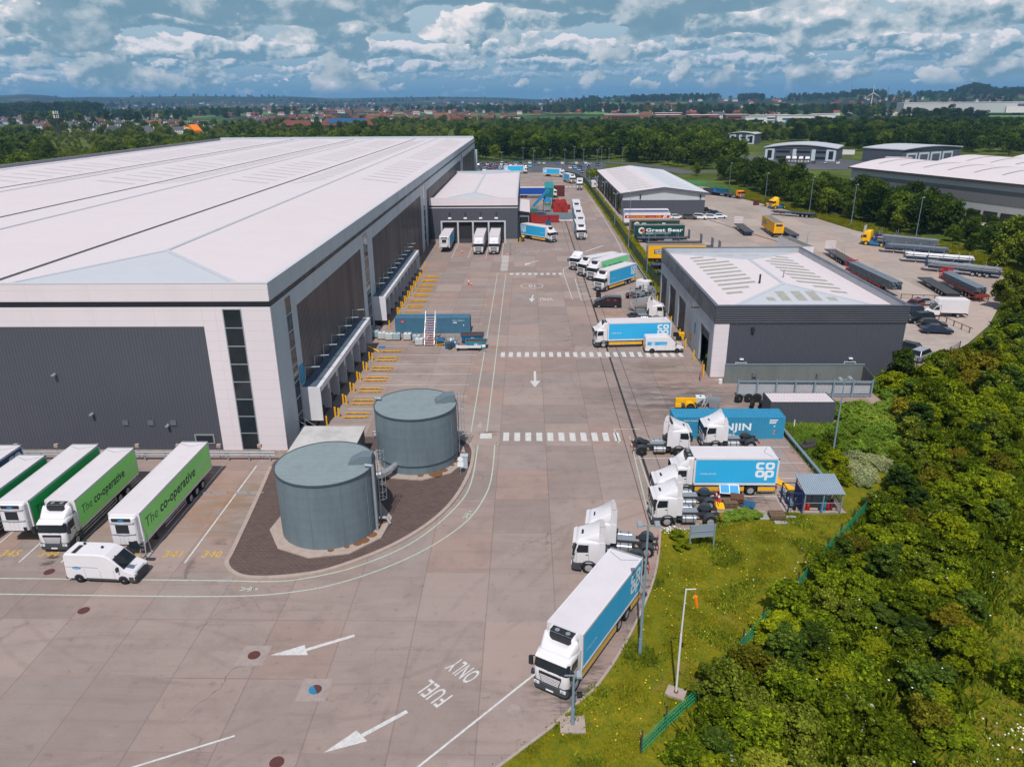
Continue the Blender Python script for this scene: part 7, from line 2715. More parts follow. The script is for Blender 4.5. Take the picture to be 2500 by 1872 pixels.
rail('rusty rail in front of the parked dark cars', [(69.6, 122.4), (70.6, 114.2)], (.9,), name='timber_rail', mat=rust, r=.06)
rail('grey kerb barrier between the red skip and the lane', [(-4.3, 196), (-4.0, 180.5)], (.45,), r=.12)
for i in range(9):
 y = 150 + i * 0
# ---- scattered markers
def cone(label, x, y, h=.75, group='traffic cones'):
 t = thing('traffic_cone', label, 'traffic cone', (x, y, 0), 0, group)

 def c():
  mb = MB()
  mb.box(-.2, .2, -.2, .2, 0, .04, 0)
  mb.tube((0, 0, .04), (0, 0, .3 * h / .75), .15, .105, n=10, mi=0)
  mb.tube((0, 0, .3 * h / .75), (0, 0, .52 * h / .75), .105, .068, n=10, mi=1)
  mb.tube((0, 0, .52 * h / .75), (0, 0, h), .068, .03, n=10, mi=0)
  return mb, [paint('cone_red', (0.62, 0.045, 0.02), .5), ltext]
 sub(t, 'cone', str(h), c)


cone('tall red marker cone alone in the dock parking area', -11.8, 148.9, 1.6)
cone('small red cone next to the tall marker', -11.2, 148.7)
cone('red cone in the empty annex dock bay', -15.9, 182.6, 1.2)
cone('red cone at the end of the dock barrier', -4.6, 179.9)
for i, (x, y) in enumerate(((17.5, 61.75), (17.85, 61.95), (18.0, 61.5), (17.65, 61.4))):
 cone('red and white cone in the cluster behind the short blue lorry', x, y, .75, 'cones behind the short blue lorry')

# ---- bins, cabinet, scaffold, gate
t = thing('wheeled_bin', 'yellow wheeled bin at the workshop wall', 'bin', (24.1, 111.2, 0))
MB().loft([[(-.4 * s, -.4 * s, z), (.4 * s, -.4 * s, z), (.4 * s, .4 * s, z), (-.4 * s, .4 * s, z)] for z, s in ((.12, .8), (1.1, 1.0))]).obj('body', yell, t)
MB().box(-.45, .45, -.45, .45, 1.1, 1.2).box(-.4, .4, -.3, .3, 1.2, 1.28).obj('lid', yell, t)
MB().tube((-.3, -.3, .1), (-.2, -.3, .1), .1).tube((.2, -.3, .1), (.3, -.3, .1), .1).obj('wheel', black, t)
for i, y in enumerate((124.9, 126.1)):
 t = thing('waste_bin', 'black wheeled waste bin, %s the workshop' % ('nearest along' , 'second along')[i], 'bin', (23.4, y, 0), 0, 'black waste bins at the workshop')
 MB().loft([[(-.65 * s, -.5 * s, z), (.65 * s, -.5 * s, z), (.65 * s, .5 * s, z), (-.65 * s, .5 * s, z)] for z, s in ((.15, .85), (1.2, 1.0))]).obj('body', black, t)
 MB().loft([[(-.7, -.55, 1.2), (.7, -.55, 1.2), (.7, .55, 1.2), (-.7, .55, 1.2)], [(-.6, -.3, 1.4), (.6, -.3, 1.4), (.6, .4, 1.4), (-.6, .4, 1.4)]]).obj('lid', dgrey, t)
 MB().box(-.2, .2, -.56, -.545, .7, .9).obj('label_plate', ltext, t)
t = thing('parts_cabinet', 'grey cabinet with drawers beneath the scaffold', 'cabinet', (19.8, 126.2, 0))
MB().box(-.85, .85, -.5, .5, .1, 1.3).obj('body', clad_mid, t)
MB().box(-.75, .75, -.53, -.505, .25, .42).box(-.75, .75, -.53, -.505, .55, .72).box(-.75, .75, -.53, -.505, .85, 1.2).obj('drawer', steel, t)
MB().box(-.9, .9, -.55, .55, 1.3, 1.36).obj('top', paint('cabinet_green_grey', (0.09, 0.13, 0.13), .5), t)
t = thing('access_gantry', 'tall galvanised access gantry beside the black van', 'scaffold', (20.4, 128.2, 0), R(28))
mb = MB()
for px in (-2.0, 2.0):
 for py in (-1.0, 1.0):
  mb.tube((px, py, 0), (px, py, 4.3), .06)
for z in (2.2, 3.25, 3.75, 4.3):
 mb.path([(-2, -1, z), (2, -1, z), (2, 1, z), (-2, 1, z), (-2, -1, z)], .045)
mb.path([(-2, -1, 0.3), (-2, 1, 2.1)], .04).path([(2, -1, .3), (2, 1, 2.1)], .04)
mb.obj('frame', steel, t)
MB().box(-2, 2, -1, 1, 2.2, 2.26).obj('platform', steel, t)
t = thing('swing_gate', 'grey barred gate standing open at the workshop corner', 'gate', (23.5, 94.3, 0), R(74))
mb = MB()
for z in np.linspace(.2, 1.9, 8):
 mb.bar((-1.6, 0, z), (1.6, 0, z), .06)
for q in (-1.6, 0, 1.6):
 mb.bar((q, 0, 0), (q, 0, 1.95), .08)
mb.obj('bars', steel, t)
MB().bar((-1.4, -.06, .3), (1.4, -.06, 1.8), .07).obj('brace', red, t)
t = thing('plastic_drum', 'small white plastic drum at the enclosure corner', 'drum', (25.6, 92.3, 0))
MB().tube((0, 0, 0), (0, 0, .55), .28, n=14).tube((0, 0, .55), (0, 0, .62), .2, n=14).obj('drum', white, t)

# ---- ribbed enclosure beside the workshop
en = thing('fenced_enclosure', 'ribbed grey steel enclosure in front of the workshop', 'enclosure', (26.2, 91, 0))
encl = paint('enclosure_grey_green', (0.17, 0.19, 0.185), .5, dirt=.55, dscale=.5, streak=True)
mb = MB()
mb.corr((26.0, 92.3), (44.0, 92.3), .02, 2.6, .26, .04)
mb.corr((44.0, 92.3), (43.4, 87.9), .02, 2.6, .26, .04, side=-1)
part(mb, 'rear_sheeting', encl, en)
mb = MB()
mb.corr((43.2, 87.7), (26.5, 87.5), .35, 2.0, .26, .04, side=1)
part(mb, 'front_sheeting', paint('enclosure_pale', (0.42, 0.43, 0.46), .5, dirt=.2), en)
mb = MB()
for k in range(8):
 x = 26.5 + k * 2.38
 mb.box(x - .09, x + .09, 87.3, 87.48, 0, 2.3)
mb.box(26.4, 43.3, 87.34, 87.46, 2.0, 2.16)
mb.box(26.4, 43.3, 87.34, 87.46, .2, .35)
mb.box(26.0, 44.1, 92.2, 92.36, 2.6, 2.7)
part(mb, 'post_and_rail', polem, en)
each(MB().box(29.6, 30.2, 92.0, 92.24, 1.0, 1.5).box(38.0, 38.2, 92.0, 92.24, .2, 1.4), 'switch_box', clad_mid, en, loc_of(en))

# ---- tyres leaning by the enclosure
for i, (x, y, a, rm) in enumerate(((26.2, 85.6, 15, 1), (27.45, 85.7, 4, 1), (28.5, 85.75, -8, 1), (27.4, 83.9, 60, 0), (28.3, 83.6, 75, 0))):
 t = thing('lorry_tyre', 'lorry tyre leaning by the enclosure, ' + ('leftmost', 'middle one', 'with a white rim, rightmost of three', 'lying dark in front', 'half hidden by the store')[i], 'tyre', (x, y, 0), R(a), 'spare lorry tyres')
 w_ = wheel(t, 0, -.001, r=.55, w=.36, rim=white if i == 2 else rimm, name='wheel')

# ---- yellow plough parts, flat cage tank
t = thing('snow_plough', 'yellow plough blade and frame behind the bright blue container', 'plough', (19.5, 83.9, 0))
mb = MB()
mb.box(-1.3, 1.2, .4, .75, .5, 1.05)
mb.box(-1.5, -.8, -.6, -.2, .3, .7)
n = 8
for i in range(n):
 a0, a1 = R(180 * i / n), R(180 * (i + 1) / n)
 q = [(.3 + rr * math.cos(b), .1 + rr * math.sin(b)) for rr, b in ((.55, a0), (.62, a0), (.62, a1), (.55, a1))]
 mb.loft([[(xx, yy, zz + .2) for xx, zz in q] for yy in (-.7, 0.2)])
mb.obj('blade', yell, t)
MB().box(-1.2, 1.3, -.5, .35, .25, .45).bar((.9, -.4, .3), (2.0, .3, .9), .12).obj('frame', chass, t)
t = thing('caged_hopper', 'grey mesh hopper leaning beside the yellow plough', 'hopper', (22.8, 83.9, 0), R(-20))
MB().loft([[(-.5, -.4, .1), (.5, -.4, .1), (.5, .4, .1), (-.5, .4, .1)], [(-.7, -.55, 1.2), (.7, -.55, 1.2), (.7, .55, 1.2), (-.7, .55, 1.2)]], caps=False).bar((-1.4, -.5, .1), (-.8, .9, 1.3), .1).bar((-1.1, -.5, .1), (-.5, .9, 1.3), .1).obj('body', steel, t)

# ---- stores behind the short blue lorry
t = thing('tail_lift_platform', 'yellow tail-lift plates on the ground behind the blue lorry', 'ramp', (25.0, 64.4, 0), R(-62))
MB().box(-1.6, 1.6, -.45, .35, .05, .14).box(1.0, 1.6, -.9, -.45, .05, .14).box(-1.6, -1.2, .35, .7, .05, .13).obj('plate', yell, t)
t = thing('sign_panel_pair', 'two blue panels with white frames leaning on scrap racks', 'panels', (19.0, 61.9, .7), R(-8))
for q in (-.42, .42):
 MB().quad((q - .4, -.4, 0), (q + .4, -.4, 0), (q + .4, .4, .45), (q - .4, .4, .45)).obj('panel', paint('panel_blue', (0.06, 0.32, 0.58), .4), t)
MB().bar((-.86, -.42, 0), (.86, -.42, 0), .07).bar((-.86, .42, .46), (.86, .42, .46), .07).bar((-.86, -.42, 0), (-.86, .42, .46), .07).bar((.86, -.42, 0), (.86, .42, .46), .07).bar((0, -.42, 0.01), (0, .42, .47), .06).bar((-.8, .3, .3), (-.8, .35, -.68), .06).bar((.8, .3, .3), (.8, .35, -.68), .06).obj('frame', ltext, t)
for i, (x, y, a, m, lab) in enumerate(((18.7, 60.4, 4, wood, 'dark timber pallet stack behind the tractor units'), (19.5, 60.9, -10, rust, 'rusty rack stack beside the timber pallets'), (20.4, 60.4, -25, skb, 'blue pallet stack nearest the oily patch'))):
 t = thing('pallet_stack', lab, 'pallets', (x, y, 0), R(a), 'pallet stacks behind the tractor units')
 mb = MB()
 for k in range((4, 5, 2)[i]):
  z = k * .16
  for q in (-.5, 0, .5):
   mb.box(q - .06, q + .06, -.55, .55, z, z + .09)
  for q in np.linspace(-.5, .5, 6):
   mb.box(-.6, .6, q - .06, q + .06, z + .09, z + .12)
 mb.obj('boards', m, t)
t = thing('board', 'square yellow board lying by the pallet stacks', 'board', (17.7, 60.1, 0), R(-12))
MB().loft([[(-.45, -.4, .05), (.45, -.4, .05), (.45, .4, .3), (-.45, .4, .3)], [(-.45, -.4, .1), (.45, -.4, .1), (.45, .4, .35), (-.45, .4, .35)]]).obj('sheet', yell, t)
t = thing('pallet_stack', 'brown slatted pallet on grey boards lying in the grass', 'pallets', (22.3, 58.15, .06))
mb = MB()
for k in range(3):
 for q in np.linspace(-.62, .62, 8):
  mb.box(q - .05, q + .05, -.5, .5, .2 + k * .13, .24 + k * .13)
 for q in (-.4, 0, .4):
  mb.box(-.68, .68, q - .05, q + .05, .24 + k * .13, .33 + k * .13)
mb.obj('boards', wood, t)
MB().box(-1.5, 1.4, -.25, .1, .02, .08).box(-1.3, 1.6, .15, .4, .04, .11).box(-1.2, -.2, .45, .7, .05, .12).box(-.4, .75, -1.0, -.5, .03, .09).box(.5, 1.7, -.1, .12, .12, .18).obj('loose_board', paint('grey_boards', (.38, .37, .35), .8, dirt=.4), t)

# ---- gas bottle shelter
gsh = thing('gas_shelter', 'open mesh shelter with grey ribbed roof holding gas cylinders', 'shelter', (26.2, 59.5, 0))
mb = MB()
w0, w1, d0, d1 = 24.9, 28.2, 58.9, 61.3
n = 20
for i in range(n):
 x = w0 - .15 + (w1 - w0 + .3) * i / n
 mb.loft([[(x, d0 - .2, 2.2), (x + .11, d0 - .2, 2.2), (x + .11, d1 + .2, 2.75), (x, d1 + .2, 2.75)], [(x, d0 - .2, 2.25), (x + .11, d0 - .2, 2.25), (x + .11, d1 + .2, 2.8), (x, d1 + .2, 2.8)]])
mb.loft([[(w0 - .15, d0 - .2, 2.17), (w1 + .15, d0 - .2, 2.17), (w1 + .15, d1 + .2, 2.72), (w0 - .15, d1 + .2, 2.72)], [(w0 - .15, d0 - .2, 2.2), (w1 + .15, d0 - .2, 2.2), (w1 + .15, d1 + .2, 2.75), (w0 - .15, d1 + .2, 2.75)]])
part(mb, 'roof', paint('shelter_roof', (0.28, 0.34, 0.40), .45, dirt=.2), gsh)
mb = MB()
for x in (w0, (w0 + w1) / 2, w1):
 mb.box(x - .05, x + .05, d0 - .05, d0 + .05, 0, 2.2)
 mb.box(x - .05, x + .05, d1 - .05, d1 + .05, 0, 2.7)
for z in (.1, 1.2):
 mb.bar((w0, d0, z), (w1, d0, z), .06)
 mb.bar((w0, d1, z), (w1, d1, z), .06)
 mb.bar((w1, d0, z), (w1, d1, z), .06)
part(mb, 'frame', steel, gsh)
mb = MB()
for q in np.arange(w0 + .12, w1, .14):
 mb.bar((q, d1, .1), (q, d1, 2.6), .02)
for q in np.arange(d0 + .1, d1, .14):
 mb.bar((w1, q, .1), (w1, q, 2.3), .02)
for q in np.arange(.2, 2.2, .18):
 mb.bar((w0, d1, q), (w1, d1, q), .02)
part(mb, 'mesh_panel', dgrey, gsh)
nav = paint('cage_navy', (0.012, 0.03, 0.12), .5)
cg = thing('gas_cage', 'navy blue open cage beside the gas shelter', 'cage', (24.2, 60.0, 0))
mb = MB()
for px in (-.6, .6):
 for py in (-.9, 1.1):
  mb.box(px - .05, px + .05, py - .05, py + .05, 0, 2.1)
for z in (1.0, 2.05):
 mb.path([(-.6, -.9, z), (.6, -.9, z), (.6, 1.1, z), (-.6, 1.1, z), (-.6, -.9, z)], .045)
mb.box(.58, .62, -.9, 1.1, .1, 2.0)
mb.obj('frame', nav, cg)
for i, (x, y, m, h, lab) in enumerate(((26.75, 59.6, paint('cyl_blue', (.02, .22, .42), .4), 1.5, 'tall blue gas cylinder, left of the pair in the shelter'), (27.05, 59.6, MATS['cyl_blue'], 1.5, 'tall blue gas cylinder, right of the pair in the shelter'), (27.4, 59.7, red, 1.1, 'red gas cylinder next to the blue pair'), (27.75, 59.8, paint('cyl_maroon', (.14, .02, .025), .5), 1.2, 'maroon gas cylinder at the shelter corner'), (25.3, 59.8, red, .6, 'small red gas bottle, leftmost in the shelter'), (25.65, 59.8, red, .6, 'small red gas bottle next to the leftmost'), (24.1, 60.9, black, 1.4, 'black gas cylinder in the navy cage'), (24.4, 59.7, black, 1.2, 'shorter black gas cylinder in the navy cage'))):
 t = thing('gas_cylinder', lab, 'gas cylinder', (x, y, .02), 0, 'gas cylinders at the shelter')
 r_ = .14 if h > .8 else .17
 mb = MB()
 mb.tube((0, 0, 0), (0, 0, h * .85), r_, n=12)
 mb.tube((0, 0, h * .85), (0, 0, h * .97), r_, r_ * .4, n=12, mi=1 if i < 2 else 0)
 mb.tube((0, 0, h * .97), (0, 0, h), r_ * .3, n=8, mi=1)
 mb.obj('body', [m, fgreen if i < 2 else ltext], t)
struct(MB().poly([(23.4, 58.6), (28.7, 58.6), (28.7, 62.0), (23.4, 62.0)], .012).obj('concrete_pad', concr))

# ---- ladder by the green trailer
t = thing('step_ladder', 'aluminium ladder leaning on the nose of the green trailer', 'ladder', (-31.45, 51.4, 0))
mb = MB()
for s in (-.22, .22):
 mb.bar((s, 0, .05), (s - .25, 1.0, 3.0), .06)
 mb.bar((s * 1.1, .9, .05), (s - .25, 1.05, 2.6), .05)
for k in range(9):
 f = (k + .5) / 9.5
 mb.bar((-.22 - .25 * f, f, .05 + 2.95 * f), (.22 - .25 * f, f, .05 + 2.95 * f), .05, .04)
mb.obj('frame', alu, t)
for i, (x, y) in enumerate(((-31.0, 62.5), (-29.4, 62.5), (-27.4, 62.5), (-25.9, 62.5))):
 t = thing('wheel_stop', 'low concrete wheel stop in an empty bay, ' + ('leftmost', 'second from left', 'third from left', 'rightmost by the tank')[i], 'wheel stop', (x, y, 0), 0, 'wheel stops in the empty bays')
 MB().loft([[(-.68, -.1, 0), (.68, -.1, 0), (.68, .1, 0), (-.68, .1, 0)], [(-.66, -.07, .14), (.66, -.07, .14), (.66, .07, .14), (-.66, .07, .14)]]).obj('block', steel, t)

# ---- lamp posts, windsock, sign board
def lamp_post(label, x, y, h, heads=2, name='lamp_post', group='lamp posts', z=0, r=.09, base=False, mat=None, a=0):
 t = thing(name, label, 'lamp post', (x, y, z), R(a), group)
 mat = mat or polem
 mb = MB()
 mb.tube((0, 0, 0), (0, 0, 1.3), r * 1.3, n=10)
 mb.tube((0, 0, 1.3), (0, 0, h), r, r * .65, n=10)
 mb.obj('pole', mat, t)
 hd = MB()
 hd.bar((-.55, 0, h), (.55, 0, h), .07)
 for s in ((-.55, .55) if heads == 2 else (.3,)):
  hd.loft([[(s - .18, -.3, h + .03), (s + .18, -.3, h + .03), (s + .18, .12, h + .16), (s - .18, .12, h + .16)], [(s - .15, -.28, h + .15), (s + .15, -.28, h + .15), (s + .15, .12, h + .28), (s - .15, .12, h + .28)]])
 hd.obj('lamp_head', steel, t)
 if base:
  MB().box(-.75, .75, -.65, .65, 0, .12).obj('concrete_base', concr, t)
 return t


lamp_post('short grey lamp post on a concrete base in front of the nearest lorry', 2.75, 34.4, 3.75, 1, base=True, z=.06, r=.10)
lamp_post('tall lamp post on the grass beside the nearest lorry', 7.65, 40.6, 10.0, 2, z=.06, r=.10)
lamp_post('lamp post in the hedge bank by the workshop', 31.6, 69.7, 8.9, 2, z=.06, a=15)
for i, (x, y, h) in enumerate(((25.9, 158.4, 8.6), (25.9, 189.4, 13.8), (26.3, 224.7, 9.4), (26.7, 261.3, 9.0), (26.8, 325.8, 10.4), (26.7, 292, 8.0))):
 lamp_post('lamp post in the fence strip, %s from the workshop' % ORD[i], x, y, h, 2 if i != 1 else 1, group='lamp posts in the fence strip')
for i, (x, y, h) in enumerate(((88.4, 335, 9.5), (90.8, 291, 9.0), (93.1, 250.5, 11.4), (96.0, 224, 11.6), (104.0, 201.4, 10.6))):
 lamp_post('tall slim lamp post on the depot verge, %s from the back' % ORD[i], x, y, h, 1, group='lamp posts on the depot verge')
lamp_post('low twin floodlight post behind the workshop parapet', 70.4, 188.2, 3.8, 2, group=None)
for i, (x, y) in enumerate(((-14, 440), (-2, 462), (4, 446), (14, 462), (22, 444), (28, 455), (34, 462), (40, 438), (44, 455), (50, 470), (57, 460))):
 lamp_post('lamp post in the staff car park', x, y, 8 + (i % 3), 2, group='lamp posts in the staff car park')

t = thing('windsock_mast', 'white mast with small orange windsock on the grass verge', 'windsock', (9.4, 37.0, .06))
MB().box(-.6, .6, -.45, .45, 0, .16).obj('concrete_base', concr, t, rz=R(-25))
MB().tube((0, 0, .1), (0, 0, 4.6), .07, n=10).tube((0, 0, 4.6), (.05, 0, 7.9), .055, .045, n=10).tube((.05, 0, 7.86), (.65, .05, 7.86), .03).tube((0, 0, .16), (0, 0, .24), .14, n=10, mi=1).obj('mast', [white, rust], t)
mb = MB()
rings = []
for k in range(5):
 f = k / 4
 c = Vector((.66 + .14 * f, .05 - .05 * f, 7.35 - .75 * f))
 rr = .13 - .045 * f
 rings.append([(c.x + rr * math.cos(q), c.y + rr * math.sin(q), c.z) for q in np.linspace(0, 6.28, 10, endpoint=False)])
mb.loft(rings, smooth=True)
mb.bar((.62, .05, 7.86), (.66, .05, 7.35), .012)
mb.obj('sock', orange, t)
t = thing('sign_board', 'blank grey sign board on two posts seen from behind', 'sign', (14.55, 53.4, .06), R(8))
MB().box(-1.1, 1.1, -.03, .03, 1.1, 2.25).obj('panel', paint('sign_back_grey', (.25, .29, .34), .5), t)
MB().box(-1.08, -.98, -.1, -.031, 0, 2.3).box(.98, 1.08, -.1, -.031, 0, 2.3).box(-.98, .98, -.08, -.031, 1.6, 1.66).box(-.98, .98, -.08, -.031, 1.1, 1.15).obj('post', polem, t)
t = thing('round_sign', 'small white round sign on a short post by the farther tank', 'sign', (-6.6, 66.4, .12))
MB().bar((0, 0, 0), (0, 0, 1.9), .07).obj('post', steel, t)
mb = MB()
mb.box(-.3, .3, -.05, -.03, .8, 1.35)
mb.ring2d((0, -.045, 1.65), (.28, 0, 0), (0, 0, .28), 0, 1, n=16)
mb.obj('panel', ltext, t)
t = thing('meter_cabinet', 'grey meter cabinet between the farther tank and kerb', 'cabinet', (-6.35, 67.9, .12))
MB().box(-.35, .35, -.3, .3, 0, 1.3).box(-.4, .4, -.35, .35, 1.3, 1.36).obj('body', clad_grey, t)
t = thing('yard_sign', 'small square white sign on a stand at the skips', 'sign', (-6.4, 105.7, 0))
MB().bar((0, 0, 0), (0, 0, .9), .05).box(-.3, .3, -.2, .2, 0, .06).obj('stand', steel, t)
MB().box(-.25, .25, -.03, .0, .7, 1.1).obj('panel', ltext, t)
t = thing('timber_logs', 'dark weathered log pile on the hedge bank', 'logs', (30.1, 72.4, .06), R(20))
MB().tube((-.9, 0, .25), (.9, 0, .3), .28, n=9).tube((-.8, .5, .22), (.7, .5, .25), .24, n=9).tube((-.3, .2, .62), (.9, .3, .6), .26, n=9).obj('log', paint('dark_log', (.05, .045, .042), .9, dirt=.4), t)
t = thing('marker_post', 'short white marker post in the grass by the store', 'post', (30.4, 77.8, .06))
MB().box(-.06, .06, -.04, .04, 0, 1.0).obj('post', white, t)

# ---- stacked trays, cages and machinery at the annex
def crate_stack(label, x, y, a, mat, L=1.15, Wd=1.05, n=7, hh=.36, name='tray_stack', group=None):
 t = thing(name, label, 'crate stack', (x, y, 0), R(a), group)

 def c():
  mb = MB()
  for k in range(n):
   z = k * hh
   for s in (-1, 1):
    mb.box(-L / 2, L / 2, *sorted((s * Wd / 2, s * (Wd / 2 - .06))), z, z + hh * .86)
    mb.box(*sorted((s * L / 2, s * (L / 2 - .06))), -Wd / 2 + .06, Wd / 2 - .06, z, z + hh * .86)
   mb.box(-L / 2 + .06, L / 2 - .06, -Wd / 2 + .06, Wd / 2 - .06, z + .02, z + .06)
  return mb, [mat]
 sub(t, 'trays', '%s%s%s' % (mat.name, n, L), c)


rt = paint('tray_red', (0.42, 0.03, 0.022), .5, dirt=.3)
rt2 = paint('tray_dark_red', (0.26, 0.03, 0.03), .55, dirt=.4)
rs = random.Random(11)
for i in range(4):
 for j in range(14):
  crate_stack('stack of red plastic trays in the block beside the queue lane', 9.6 + i * 1.22 + rs.uniform(-.04, .04), 251.5 + j * 1.42, 0, rt if rs.random() < .7 else rt2, n=rs.choice((6, 7, 7, 7)), group='red tray stacks beside the queue lane')
br = paint('tray_brown', (0.12, 0.025, 0.02), .6, dirt=.4)
for i in range(4):
 for j in range(3):
  crate_stack('tall stack of brown roll pallets behind the royal blue trailer cab', 10.9 + i * 1.15 + (2 if j == 9 else 0), 299.0 + j * 1.3, 0, br, n=11, group='brown roll pallet stacks')
for i in range(2):
 crate_stack('short red tray stack between the tray block and the queue', 14.6, 262 + i * 1.3, 0, rt2, n=4, group='short red tray stacks')
hb = paint('machine_blue', (0.02, 0.22, 0.45), .45, dirt=.2)
ht = paint('machine_teal', (0.02, 0.24, 0.25), .5, dirt=.3)
t = thing('baler_conveyor', 'bright blue inclined conveyor feeding a teal hopper', 'conveyor', (3.0, 256, 0), R(8))
MB().loft([[(-.6, y, 1.6), (-.6, y, 2.5), (3.9, y, 7.2), (4.6, y, 7.2), (4.6, y, 6.4), (3.6, y, 5.9)] for y in (-.8, .8)]).obj('belt_housing', hb, t)
MB().loft([[(2.7, -1.2, 3.2), (5.4, -1.2, 3.2), (5.4, 1.2, 3.2), (2.7, 1.2, 3.2)], [(3.4, -.9, 4.9), (4.8, -.9, 4.9), (4.8, .9, 4.9), (3.4, .9, 4.9)]]).obj('chute', hb, t)
MB().box(2.9, 3.1, -1, -.8, 0, 3.2).box(5.0, 5.2, -1, -.8, 0, 3.2).box(2.9, 3.1, .8, 1, 0, 3.2).box(5.0, 5.2, .8, 1, 0, 3.2).box(2.7, 5.3, -.9, .9, .5, 2.2).obj('frame', steel, t)
MB().box(2.8, 5.3, -1.0, 1.0, 2.2, 2.5).obj('green_trim', paint('machine_green', (.03, .35, .1), .5), t)
t = thing('teal_hopper', 'tall teal mesh hopper tower beside the blue conveyor', 'hopper', (7.8, 262, 0))
mb = MB()
mb.loft([[(-1.3, -1.6, 4.2), (1.3, -1.6, 4.2), (1.3, 1.6, 4.2), (-1.3, 1.6, 4.2)], [(-1.6, -2.2, 7.4), (1.5, -2.2, 7.4), (1.5, 6.2, 8.6), (-1.6, 6.2, 8.6)]])
mb.obj('hopper', ht, t)
mb = MB()
for px in (-1.3, 1.2):
 for py in (-1.6, 1.5):
  mb.box(px, px + .15, py, py + .15, 0, 4.3)
mb.bar((-1.2, -1.55, .3), (1.2, -1.55, 3.9), .1)
mb.obj('legs', ht, t)
t = thing('mesh_cage', 'teal mesh cage full of sheeting by the lean-to', 'cage', (2.4, 246, 0))
mb = MB()
for q in np.linspace(-1.5, 1.5, 9):
 mb.bar((q, -1.8, 0), (q, -1.8, 3.2), .06)
 mb.bar((q, 1.8, 0), (q, 1.8, 3.2), .06)
for z in np.linspace(.2, 3.1, 7):
 mb.path([(-1.5, -1.8, z), (1.5, -1.8, z), (1.5, 1.8, z), (-1.5, 1.8, z), (-1.5, -1.8, z)], .035)
mb.obj('mesh', ht, t)
MB().box(-1.2, 1.2, -1.5, 1.5, .1, 2.4).obj('bales', paint('bale_teal', (.05, .22, .2), .7, dirt=.5), t)
t = thing('steel_fence', 'grey panelled fence in front of the red tray stacks', 'fence', (10, 239.5, 0))
mb = MB()
mb.corr((-4.4, 1.0), (4.4, -1.2), .1, 2.0, .3, .04)
for q in np.linspace(-4.4, 4.4, 6):
 mb.box(q - .07, q + .07, 1.0 - .25 * (q + 4.4) - .12, 1.0 - .25 * (q + 4.4) - .02, 0, 2.1)
mb.obj('panel', polem, t)
t = thing('timber_boards', 'pale boards and poles on the ground below the grey fence', 'boards', (11.2, 236, 0), R(-6))
MB().box(-3, 2.5, -.4, 0, 0, .15).box(-2.6, 3.0, .1, .3, 0, .25).box(2.2, 3.4, -.7, .6, 0, .35).obj('boards', clad_white, t)
t = thing('annex_stair', 'dark steel stair at the corner of the annex', 'stair', (-1.4, 198.2, 0))
mb = MB()
for k in range(6):
 mb.box(-.8, .8, k * .3, k * .3 + .3, 1.2 - k * .2, 1.24 - k * .2)
for s in (-.8, .8):
 mb.path([(s, -.2, 2.3), (s, 1.9, 1.2), (s, 1.9, 0)], .04)
mb.obj('flight', dgrey, t)

# ---- forklift, crate
t = thing('forklift_truck', 'yellow forklift truck at the depot verge', 'forklift', (83.4, 266.6, 0), R(180))
MB().box(-2.6, -.3, -.65, .65, .35, 1.2).box(-2.6, -1.7, -.65, .65, 1.2, 1.5).obj('body', yell, t)
mb = MB()
for px in (-.5, -1.9):
 for s in (-.6, .6):
  mb.bar((px, s, 1.1), (px - .1, s, 2.5), .09)
mb.box(-2.1, -.5, -.65, .65, 2.5, 2.6)
mb.obj('overhead_guard', black, t)
mb = MB()
for s in (-.4, .4):
 mb.box(-.1, .05, s - .08, s + .08, .1, 3.1)
 mb.box(.05, 1.3, s - .08, s + .08, .1, .18)
mb.box(-.1, 0, -.4, .4, 2.9, 3.05)
mb.obj('mast', dgrey, t)
for px in (-.6, -2.1):
 for s in (-1, 1):
  wheel(t, px, s * .62, r=.38, w=.28, rim=rimy)
crate_stack('small brown crate stack in front of the forklift truck', 81.4, 270.3, 0, br, 1.8, 1.2, 4, .42, 'crate_stack', None)

# ---- fences
def mesh_fence(label, pts, h, mat, name='mesh_fence', post=2.6, pitch=.17, barb=False, pales=False, z=0.05):
 t = thing(name, label, 'fence', (pts[0][0], pts[0][1], z))
 o = Vector(pts[0])
 mb, pm = MB(), MB()
 for p, q in zip(pts[:-1], pts[1:]):
  p, q = Vector(p) - o, Vector(q) - o
  L = (q - p).length
  d = (q - p) / L
  n = Vector((-d.y, d.x))
  k = int(L / pitch)
  for i in range(k):
   c = p + d * (i + .5) * (L / k)
   w = pitch * (.40 if pales else .16)
   a, b = c - d * w, c + d * w
   vs = [(a.x, a.y, .05), (b.x, b.y, .05), (b.x, b.y, h), (a.x, a.y, h)]
   mb.add(vs, [(0, 1, 2, 3)])
  for zz in ((.35, h - .3) if pales else np.arange(.15, h, .30)):
   e = n * .02
   mb.bar((p.x + e.x, p.y + e.y, zz), (q.x + e.x, q.y + e.y, zz), .05 if pales else .03)
  m = max(1, int(L / post))
  for i in range(m + 1):
   c = p + d * (i * L / m) + n * .06
   pm.box(c.x - .045, c.x + .045, c.y - .045, c.y + .045, 0, h + (.5 if barb else .05))
 mb.obj('panel', mat, t)
 pm.obj('posts', dgrey if barb else mat, t)
 return t


